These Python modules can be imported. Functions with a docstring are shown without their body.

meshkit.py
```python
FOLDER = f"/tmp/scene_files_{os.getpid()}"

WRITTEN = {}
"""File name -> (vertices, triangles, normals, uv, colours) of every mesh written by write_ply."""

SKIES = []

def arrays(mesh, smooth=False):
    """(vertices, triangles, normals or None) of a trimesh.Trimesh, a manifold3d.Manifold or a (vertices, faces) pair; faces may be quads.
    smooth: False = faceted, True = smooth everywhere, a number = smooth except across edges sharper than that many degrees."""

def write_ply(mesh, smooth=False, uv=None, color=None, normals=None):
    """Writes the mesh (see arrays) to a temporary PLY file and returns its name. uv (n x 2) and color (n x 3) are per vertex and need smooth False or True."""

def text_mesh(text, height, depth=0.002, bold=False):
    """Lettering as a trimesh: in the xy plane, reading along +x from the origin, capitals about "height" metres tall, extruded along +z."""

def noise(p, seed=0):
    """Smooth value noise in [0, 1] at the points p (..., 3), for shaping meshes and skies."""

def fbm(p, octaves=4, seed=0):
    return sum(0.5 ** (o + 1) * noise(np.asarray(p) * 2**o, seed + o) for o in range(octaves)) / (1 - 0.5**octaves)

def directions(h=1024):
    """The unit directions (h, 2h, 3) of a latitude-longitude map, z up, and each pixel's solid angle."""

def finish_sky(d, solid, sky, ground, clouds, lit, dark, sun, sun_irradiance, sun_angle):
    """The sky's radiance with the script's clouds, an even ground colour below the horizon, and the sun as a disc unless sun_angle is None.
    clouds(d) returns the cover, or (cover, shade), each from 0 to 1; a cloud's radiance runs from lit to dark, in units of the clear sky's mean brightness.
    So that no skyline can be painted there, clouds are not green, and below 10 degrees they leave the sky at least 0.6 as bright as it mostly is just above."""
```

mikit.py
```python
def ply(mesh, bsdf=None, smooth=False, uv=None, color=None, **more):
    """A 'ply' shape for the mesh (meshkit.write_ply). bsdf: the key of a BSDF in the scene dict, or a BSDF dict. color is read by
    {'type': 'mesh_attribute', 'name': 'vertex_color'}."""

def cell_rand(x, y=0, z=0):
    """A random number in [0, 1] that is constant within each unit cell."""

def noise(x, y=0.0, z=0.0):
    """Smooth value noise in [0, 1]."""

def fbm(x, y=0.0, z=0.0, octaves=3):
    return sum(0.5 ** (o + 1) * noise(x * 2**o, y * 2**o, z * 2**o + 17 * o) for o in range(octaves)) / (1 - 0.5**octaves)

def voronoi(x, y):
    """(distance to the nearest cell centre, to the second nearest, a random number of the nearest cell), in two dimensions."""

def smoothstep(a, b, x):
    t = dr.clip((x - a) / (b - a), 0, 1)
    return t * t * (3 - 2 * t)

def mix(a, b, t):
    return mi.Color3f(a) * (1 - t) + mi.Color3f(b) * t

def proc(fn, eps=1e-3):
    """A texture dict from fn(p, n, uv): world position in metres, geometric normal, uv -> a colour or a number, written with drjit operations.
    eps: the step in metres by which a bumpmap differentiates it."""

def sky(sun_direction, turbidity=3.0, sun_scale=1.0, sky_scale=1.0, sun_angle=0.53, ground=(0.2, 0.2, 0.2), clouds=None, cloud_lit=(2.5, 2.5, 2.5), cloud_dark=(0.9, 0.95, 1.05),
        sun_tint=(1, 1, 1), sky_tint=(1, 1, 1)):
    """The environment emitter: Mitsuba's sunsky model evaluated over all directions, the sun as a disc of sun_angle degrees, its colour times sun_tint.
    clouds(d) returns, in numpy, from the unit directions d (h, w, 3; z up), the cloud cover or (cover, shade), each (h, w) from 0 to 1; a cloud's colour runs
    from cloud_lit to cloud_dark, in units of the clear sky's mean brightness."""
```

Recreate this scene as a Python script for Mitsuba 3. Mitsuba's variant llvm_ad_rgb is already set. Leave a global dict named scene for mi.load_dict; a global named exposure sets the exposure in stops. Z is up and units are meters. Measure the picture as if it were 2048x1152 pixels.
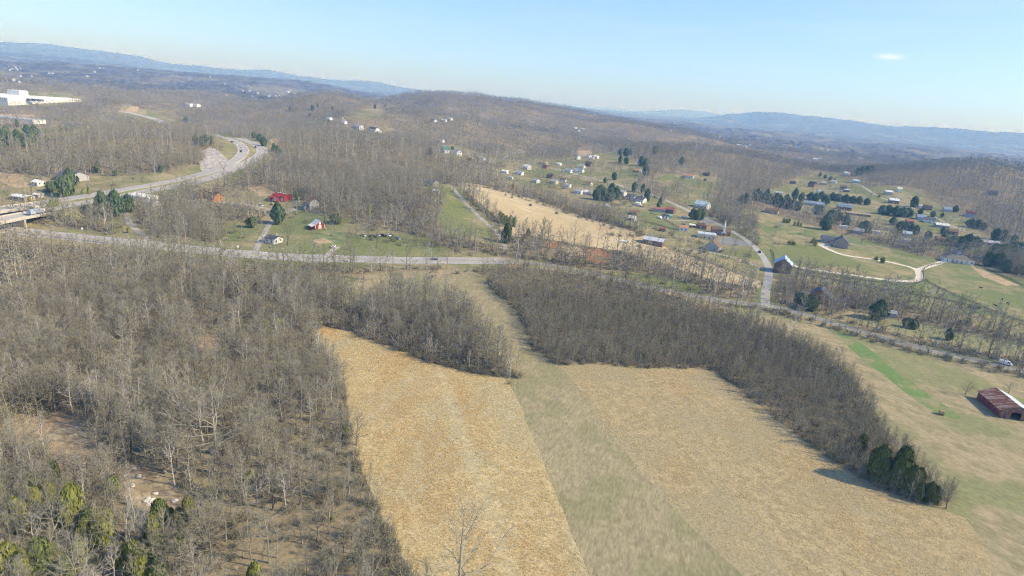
# Winter farmland and wooded hills seen from the air: mown fields in front, a village in the valley, mountains in the haze.
import math
import re
import numpy as np
import drjit as dr
import mitsuba as mi
import trimesh
import manifold3d as m3
import shapely
from shapely.geometry import Polygon, LineString
from scipy.spatial import Delaunay, cKDTree
from scipy.interpolate import CubicSpline
import mikit
import meshkit

T = mi.ScalarTransform4f
scene, labels = {}, {}

# ---------------------------------------------------------------- camera, sky, air, exposure
CAM_H, FOV, PITCH, ROLL = 105.0, 80.0, 17.24, 5.14   # metres above the fields, degrees
_p, _r = math.radians(PITCH), math.radians(ROLL)
FWD = np.array([0, math.cos(_p), -math.sin(_p)])
UP = math.cos(_r) * np.array([0, math.sin(_p), math.cos(_p)]) - math.sin(_r) * np.array([1.0, 0, 0])
scene["camera"] = {"type": "perspective", "fov": FOV, "fov_axis": "x", "near_clip": 1.0, "far_clip": 90000.0,
                   "to_world": T().look_at(origin=[0, 0, CAM_H], target=[float(FWD[0]), float(FWD[1]), float(CAM_H + FWD[2])], up=[float(v) for v in UP]),
                   "medium": {"type": "ref", "id": "air"}}
SUN = (0.800, -0.115, 0.588)
exposure = 2.05


def cloud_cover(d):
    az, el = np.arctan2(d[..., 0], d[..., 1]), np.arcsin(np.clip(d[..., 2], -1, 1))
    wisp = meshkit.fbm(np.stack([az * 9, el * 70, 0 * az], -1), 4, 3)
    cover = 0.07 * np.clip((wisp - 0.42) * 2.4, 0, 1) * np.clip(el * 8, 0, 1)
    for a0, e0, sa, se, k in [(0.4938, 0.0946, 0.0181, 0.0034, 0.62), (0.6269, 0.0201, 0.0152, 0.0024, 0.25), (-0.4913, 0.0665, 0.0156, 0.0019, 0.12), (-0.5049, 0.0405, 0.0083, 0.0013, 0.12)]:
        n = meshkit.fbm(np.stack([az * 160, el * 420, 0 * az], -1), 4, 8)
        g = np.exp(-((az - a0) / sa) ** 2 - ((el - e0) / se) ** 2)
        cover = np.maximum(cover, k * np.clip(g * (0.55 + 0.9 * n) * 1.5 - 0.25, 0, 1))
    return cover


scene["sky"] = mikit.sky(SUN, turbidity=2.8, sky_scale=1.5, sun_angle=0.6, sun_tint=(0.96, 1.0, 1.0), sky_tint=(0.88, 0.95, 1.13), ground=(0.16, 0.14, 0.11), clouds=cloud_cover, cloud_lit=(2.3, 2.3, 2.35))
scene["air"] = {"type": "homogeneous", "albedo": {"type": "rgb", "value": [0.94, 0.96, 0.98]},
                "sigma_t": {"type": "rgb", "value": [3.3e-5, 7.2e-5, 16.0e-5]}}

# ---------------------------------------------------------------- layout in metres (x right, y ahead, z up)
# fitted hills: centre x, y, sizes along and across, direction cosine and sine, height
HILLS = [
    (np.float64(-11507.7), np.float64(11116.3), np.float64(1500.0), np.float64(1150.0), np.float64(-0.7192), np.float64(0.6948), np.float64(-30.51)),
    (np.float64(-11052.3), np.float64(11569.2), np.float64(1500.0), np.float64(1150.0), np.float64(-0.6908), np.float64(0.7231), np.float64(34.87)),
    (np.float64(-10542.2), np.float64(12035.9), np.float64(1500.0), np.float64(1150.0), np.float64(-0.6589), np.float64(0.7522), np.float64(82.32)),
    (np.float64(-10031.4), np.float64(12464.8), np.float64(1500.0), np.float64(1150.0), np.float64(-0.627), np.float64(0.779), np.float64(86.58)),
    (np.float64(-9536.3), np.float64(12847.5), np.float64(1500.0), np.float64(1150.0), np.float64(-0.596), np.float64(0.803), np.float64(96.74)),
    (np.float64(-8926.1), np.float64(13278.7), np.float64(1500.0), np.float64(1150.0), np.float64(-0.5579), np.float64(0.8299), np.float64(130.16)),
    (np.float64(-8175.0), np.float64(13753.9), np.float64(1500.0), np.float64(1150.0), np.float64(-0.5109), np.float64(0.8596), np.float64(54.43)),
    (np.float64(-7516.7), np.float64(14124.4), np.float64(1500.0), np.float64(1150.0), np.float64(-0.4698), np.float64(0.8828), np.float64(-27.78)),
    (np.float64(-7075.5), np.float64(14350.5), np.float64(1500.0), np.float64(1150.0), np.float64(-0.4422), np.float64(0.8969), np.float64(5.55)),
    (np.float64(-6514.9), np.float64(14613.6), np.float64(1500.0), np.float64(1150.0), np.float64(-0.4072), np.float64(0.9133), np.float64(86.0)),
    (np.float64(-5826.9), np.float64(14901.2), np.float64(1500.0), np.float64(1150.0), np.float64(-0.3642), np.float64(0.9313), np.float64(99.22)),
    (np.float64(-4991.5), np.float64(15201.5), np.float64(1500.0), np.float64(1150.0), np.float64(-0.312), np.float64(0.9501), np.float64(45.91)),
    (np.float64(-4107.2), np.float64(15463.9), np.float64(1500.0), np.float64(1150.0), np.float64(-0.2567), np.float64(0.9665), np.float64(25.24)),
    (np.float64(-3180.1), np.float64(15680.8), np.float64(1500.0), np.float64(1150.0), np.float64(-0.1988), np.float64(0.98), np.float64(93.36)),
    (np.float64(-6892.2), np.float64(7245.5), np.float64(900.0), np.float64(900.0), np.float64(-0.6892), np.float64(0.7246), np.float64(-40.2)),
    (np.float64(-6392.8), np.float64(7689.8), np.float64(900.0), np.float64(900.0), np.float64(-0.6393), np.float64(0.769), np.float64(54.04)),
    (np.float64(-6053.9), np.float64(7959.3), np.float64(900.0), np.float64(900.0), np.float64(-0.6054), np.float64(0.7959), np.float64(56.18)),
    (np.float64(-5679.0), np.float64(8231.0), np.float64(900.0), np.float64(900.0), np.float64(-0.5679), np.float64(0.8231), np.float64(18.26)),
    (np.float64(-3776.2), np.float64(4135.3), np.float64(700.0), np.float64(600.0), np.float64(-0.6743), np.float64(0.7384), np.float64(-21.95)),
    (np.float64(-3460.1), np.float64(4403.2), np.float64(700.0), np.float64(600.0), np.float64(-0.6179), np.float64(0.7863), np.float64(62.31)),
    (np.float64(-3030.6), np.float64(4709.1), np.float64(700.0), np.float64(600.0), np.float64(-0.5412), np.float64(0.8409), np.float64(19.15)),
    (np.float64(-2511.0), np.float64(5005.5), np.float64(700.0), np.float64(600.0), np.float64(-0.4484), np.float64(0.8938), np.float64(-5.8)),
    (np.float64(-2040.8), np.float64(5214.9), np.float64(700.0), np.float64(600.0), np.float64(-0.3644), np.float64(0.9312), np.float64(92.13)),
    (np.float64(3602.6), np.float64(13528.5), np.float64(1500.0), np.float64(800.0), np.float64(0.2573), np.float64(0.9663), np.float64(-14.6)),
    (np.float64(4125.3), np.float64(13378.4), np.float64(1500.0), np.float64(800.0), np.float64(0.2947), np.float64(0.9556), np.float64(-15.49)),
    (np.float64(4483.8), np.float64(13262.6), np.float64(1500.0), np.float64(800.0), np.float64(0.3203), np.float64(0.9473), np.float64(67.02)),
    (np.float64(4886.0), np.float64(13119.7), np.float64(1500.0), np.float64(800.0), np.float64(0.349), np.float64(0.9371), np.float64(152.06)),
    (np.float64(5457.7), np.float64(12892.4), np.float64(1500.0), np.float64(800.0), np.float64(0.3898), np.float64(0.9209), np.float64(103.74)),
    (np.float64(5959.4), np.float64(12668.3), np.float64(1500.0), np.float64(800.0), np.float64(0.4257), np.float64(0.9049), np.float64(37.09)),
    (np.float64(6440.2), np.float64(12430.8), np.float64(1500.0), np.float64(800.0), np.float64(0.46), np.float64(0.8879), np.float64(89.89)),
    (np.float64(6955.6), np.float64(12149.9), np.float64(1500.0), np.float64(800.0), np.float64(0.4968), np.float64(0.8679), np.float64(85.61)),
    (np.float64(7444.6), np.float64(11856.6), np.float64(1500.0), np.float64(800.0), np.float64(0.5318), np.float64(0.8469), np.float64(-2.47)),
    (np.float64(7886.4), np.float64(11567.4), np.float64(1500.0), np.float64(800.0), np.float64(0.5633), np.float64(0.8262), np.float64(60.31)),
    (np.float64(8298.9), np.float64(11275.1), np.float64(1500.0), np.float64(800.0), np.float64(0.5928), np.float64(0.8054), np.float64(146.98)),
    (np.float64(8729.6), np.float64(10945.0), np.float64(1500.0), np.float64(800.0), np.float64(0.6235), np.float64(0.7818), np.float64(91.88)),
    (np.float64(9223.7), np.float64(10532.0), np.float64(1500.0), np.float64(800.0), np.float64(0.6588), np.float64(0.7523), np.float64(45.11)),
    (np.float64(9747.3), np.float64(10049.4), np.float64(1500.0), np.float64(800.0), np.float64(0.6962), np.float64(0.7178), np.float64(194.2)),
    (np.float64(4321.8), np.float64(23607.7), np.float64(1500.0), np.float64(1300.0), np.float64(0.1801), np.float64(0.9837), np.float64(0.81)),
    (np.float64(5699.5), np.float64(23313.4), np.float64(1500.0), np.float64(1300.0), np.float64(0.2375), np.float64(0.9714), np.float64(270.96)),
    (np.float64(6725.2), np.float64(23038.5), np.float64(1500.0), np.float64(1300.0), np.float64(0.2802), np.float64(0.9599), np.float64(4.9)),
    (np.float64(2212.3), np.float64(7270.9), np.float64(420.0), np.float64(330.0), np.float64(0.2911), np.float64(0.9567), np.float64(-32.41)),
    (np.float64(2616.8), np.float64(7135.3), np.float64(420.0), np.float64(330.0), np.float64(0.3443), np.float64(0.9389), np.float64(-0.84)),
    (np.float64(2997.7), np.float64(6983.8), np.float64(420.0), np.float64(330.0), np.float64(0.3944), np.float64(0.9189), np.float64(19.08)),
    (np.float64(3361.1), np.float64(6816.4), np.float64(420.0), np.float64(330.0), np.float64(0.4422), np.float64(0.8969), np.float64(5.35)),
    (np.float64(3616.3), np.float64(6684.5), np.float64(420.0), np.float64(330.0), np.float64(0.4758), np.float64(0.8795), np.float64(-33.64)),
    (np.float64(3924.2), np.float64(6508.5), np.float64(420.0), np.float64(330.0), np.float64(0.5163), np.float64(0.8564), np.float64(30.75)),
    (np.float64(4182.0), np.float64(6345.9), np.float64(420.0), np.float64(330.0), np.float64(0.5503), np.float64(0.835), np.float64(-0.82)),
    (np.float64(4454.3), np.float64(6157.8), np.float64(420.0), np.float64(330.0), np.float64(0.5861), np.float64(0.8102), np.float64(-18.51)),
    (np.float64(4701.5), np.float64(5971.3), np.float64(420.0), np.float64(330.0), np.float64(0.6186), np.float64(0.7857), np.float64(-23.69)),
    (np.float64(4975.1), np.float64(5745.3), np.float64(420.0), np.float64(330.0), np.float64(0.6546), np.float64(0.756), np.float64(-0.45)),
    (np.float64(-723.5), np.float64(1864.6), np.float64(170.0), np.float64(90.0), np.float64(-0.3617), np.float64(0.9323), np.float64(-6.04)),
    (np.float64(-654.2), np.float64(1837.0), np.float64(170.0), np.float64(80.0), np.float64(-0.3355), np.float64(0.942), np.float64(12.72)),
    (np.float64(-601.9), np.float64(1854.8), np.float64(180.0), np.float64(90.0), np.float64(-0.3087), np.float64(0.9512), np.float64(27.25)),
    (np.float64(-541.5), np.float64(1873.3), np.float64(170.0), np.float64(80.0), np.float64(-0.2777), np.float64(0.9607), np.float64(20.69)),
    (np.float64(-505.8), np.float64(1935.0), np.float64(150.0), np.float64(70.0), np.float64(-0.2529), np.float64(0.9675), np.float64(1.71)),
    (np.float64(-535.2), np.float64(2544.3), np.float64(260.0), np.float64(95.0), np.float64(-0.2058), np.float64(0.9786), np.float64(41.03)),
    (np.float64(-419.3), np.float64(2566.0), np.float64(260.0), np.float64(95.0), np.float64(-0.1613), np.float64(0.9869), np.float64(28.0)),
    (np.float64(-317.0), np.float64(2580.6), np.float64(260.0), np.float64(95.0), np.float64(-0.1219), np.float64(0.9925), np.float64(46.1)),
    (np.float64(-220.5), np.float64(2590.6), np.float64(260.0), np.float64(95.0), np.float64(-0.0848), np.float64(0.9964), np.float64(25.15)),
    (np.float64(-118.9), np.float64(2597.3), np.float64(260.0), np.float64(95.0), np.float64(-0.0457), np.float64(0.999), np.float64(47.01)),
    (np.float64(-27.1), np.float64(2599.9), np.float64(260.0), np.float64(95.0), np.float64(-0.0104), np.float64(0.9999), np.float64(34.25)),
    (np.float64(65.6), np.float64(2599.2), np.float64(260.0), np.float64(95.0), np.float64(0.0252), np.float64(0.9997), np.float64(27.54)),
    (np.float64(147.6), np.float64(2595.8), np.float64(260.0), np.float64(95.0), np.float64(0.0568), np.float64(0.9984), np.float64(35.16)),
    (np.float64(250.2), np.float64(2587.9), np.float64(260.0), np.float64(95.0), np.float64(0.0962), np.float64(0.9954), np.float64(31.57)),
    (np.float64(371.8), np.float64(2573.3), np.float64(260.0), np.float64(95.0), np.float64(0.143), np.float64(0.9897), np.float64(40.02)),
    (np.float64(511.3), np.float64(2549.2), np.float64(260.0), np.float64(95.0), np.float64(0.1967), np.float64(0.9805), np.float64(39.1)),
    (np.float64(665.5), np.float64(2513.4), np.float64(260.0), np.float64(95.0), np.float64(0.256), np.float64(0.9667), np.float64(42.6)),
    (np.float64(-429.5), np.float64(1902.1), np.float64(170.0), np.float64(70.0), np.float64(-0.2202), np.float64(0.9754), np.float64(27.68)),
    (np.float64(-298.4), np.float64(2028.2), np.float64(170.0), np.float64(70.0), np.float64(-0.1456), np.float64(0.9893), np.float64(46.44)),
    (np.float64(-156.0), np.float64(2044.1), np.float64(170.0), np.float64(70.0), np.float64(-0.0761), np.float64(0.9971), np.float64(46.32)),
    (np.float64(-10.5), np.float64(2050.0), np.float64(170.0), np.float64(70.0), np.float64(-0.0051), np.float64(1.0), np.float64(42.35)),
    (np.float64(139.9), np.float64(2095.3), np.float64(170.0), np.float64(70.0), np.float64(0.0666), np.float64(0.9978), np.float64(14.91)),
    (np.float64(294.8), np.float64(2129.7), np.float64(170.0), np.float64(70.0), np.float64(0.1371), np.float64(0.9906), np.float64(14.16)),
    (np.float64(-365.8), np.float64(1966.3), np.float64(170.0), np.float64(60.0), np.float64(-0.1829), np.float64(0.9831), np.float64(-10.22)),
    (np.float64(-220.9), np.float64(1987.8), np.float64(170.0), np.float64(60.0), np.float64(-0.1105), np.float64(0.9939), np.float64(-12.69)),
    (np.float64(-79.7), np.float64(1998.4), np.float64(170.0), np.float64(60.0), np.float64(-0.0399), np.float64(0.9992), np.float64(-17.54)),
    (np.float64(63.5), np.float64(1999.0), np.float64(170.0), np.float64(60.0), np.float64(0.0317), np.float64(0.9995), np.float64(-9.95)),
    (np.float64(211.2), np.float64(2039.1), np.float64(170.0), np.float64(60.0), np.float64(0.103), np.float64(0.9947), np.float64(-11.94)),
    (np.float64(-405.8), np.float64(1444.1), np.float64(150.0), np.float64(90.0), np.float64(-0.2705), np.float64(0.9627), np.float64(18.59)),
    (np.float64(-308.1), np.float64(1416.9), np.float64(150.0), np.float64(90.0), np.float64(-0.2125), np.float64(0.9772), np.float64(7.41)),
    (np.float64(-212.4), np.float64(1535.4), np.float64(150.0), np.float64(90.0), np.float64(-0.137), np.float64(0.9906), np.float64(24.19)),
    (np.float64(-90.5), np.float64(1547.4), np.float64(150.0), np.float64(90.0), np.float64(-0.0584), np.float64(0.9983), np.float64(6.04)),
    (np.float64(34.6), np.float64(1599.6), np.float64(150.0), np.float64(90.0), np.float64(0.0216), np.float64(0.9998), np.float64(18.2)),
    (np.float64(-144.7), np.float64(1472.9), np.float64(150.0), np.float64(90.0), np.float64(-0.0977), np.float64(0.9952), np.float64(9.0)),
    (np.float64(784.3), np.float64(1508.3), np.float64(260.0), np.float64(170.0), np.float64(0.4614), np.float64(0.8872), np.float64(-33.86)),
    (np.float64(813.5), np.float64(1400.9), np.float64(260.0), np.float64(170.0), np.float64(0.5022), np.float64(0.8648), np.float64(11.98)),
    (np.float64(849.2), np.float64(1308.6), np.float64(260.0), np.float64(170.0), np.float64(0.5443), np.float64(0.8389), np.float64(34.05)),
    (np.float64(876.8), np.float64(1217.1), np.float64(260.0), np.float64(170.0), np.float64(0.5845), np.float64(0.8114), np.float64(22.85)),
    (np.float64(901.6), np.float64(1135.6), np.float64(260.0), np.float64(170.0), np.float64(0.6218), np.float64(0.7832), np.float64(5.3)),
    (np.float64(922.9), np.float64(1052.7), np.float64(260.0), np.float64(170.0), np.float64(0.6592), np.float64(0.752), np.float64(0.88)),
    (np.float64(-271.2), np.float64(889.6), np.float64(170.0), np.float64(170.0), np.float64(-0.2916), np.float64(0.9565), np.float64(31.33)),
    (np.float64(-329.7), np.float64(837.4), np.float64(150.0), np.float64(110.0), np.float64(-0.3663), np.float64(0.9305), np.float64(-11.03)),
    (np.float64(-181.7), np.float64(840.6), np.float64(140.0), np.float64(110.0), np.float64(-0.2113), np.float64(0.9774), np.float64(4.23)),
    (np.float64(-452.0), np.float64(684.2), np.float64(130.0), np.float64(150.0), np.float64(-0.5512), np.float64(0.8344), np.float64(17.48)),
    (np.float64(-373.5), np.float64(661.9), np.float64(110.0), np.float64(90.0), np.float64(-0.4914), np.float64(0.8709), np.float64(10.41)),
    (np.float64(-555.8), np.float64(707.8), np.float64(120.0), np.float64(150.0), np.float64(-0.6176), np.float64(0.7865), np.float64(-6.33)),
    (np.float64(-79.6), np.float64(534.1), np.float64(75.0), np.float64(60.0), np.float64(-0.1474), np.float64(0.9891), np.float64(19.19)),
    (np.float64(-51.0), np.float64(557.7), np.float64(60.0), np.float64(60.0), np.float64(-0.0911), np.float64(0.9958), np.float64(4.08)),
    (np.float64(-13.3), np.float64(544.8), np.float64(60.0), np.float64(60.0), np.float64(-0.0244), np.float64(0.9997), np.float64(-4.38)),
    (np.float64(31.1), np.float64(519.1), np.float64(60.0), np.float64(60.0), np.float64(0.0598), np.float64(0.9982), np.float64(5.56)),
    (np.float64(225.8), np.float64(850.5), np.float64(110.0), np.float64(90.0), np.float64(0.2566), np.float64(0.9665), np.float64(9.46)),
    (np.float64(270.8), np.float64(1220.3), np.float64(170.0), np.float64(150.0), np.float64(0.2166), np.float64(0.9763), np.float64(25.78)),
    (np.float64(10.5), np.float64(1350.0), np.float64(200.0), np.float64(170.0), np.float64(0.0078), np.float64(1.0), np.float64(-16.75)),
    (np.float64(164.0), np.float64(1138.2), np.float64(150.0), np.float64(120.0), np.float64(0.1426), np.float64(0.9898), np.float64(9.67)),
    (np.float64(468.1), np.float64(1372.4), np.float64(200.0), np.float64(170.0), np.float64(0.3228), np.float64(0.9465), np.float64(23.69)),
    (np.float64(505.2), np.float64(1143.4), np.float64(150.0), np.float64(150.0), np.float64(0.4042), np.float64(0.9147), np.float64(-8.25)),
    (np.float64(-86.8), np.float64(1497.5), np.float64(180.0), np.float64(150.0), np.float64(-0.0578), np.float64(0.9983), np.float64(4.12)),
    (np.float64(-373.5), np.float64(1452.8), np.float64(120.0), np.float64(120.0), np.float64(-0.249), np.float64(0.9685), np.float64(12.86)),
]
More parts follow.
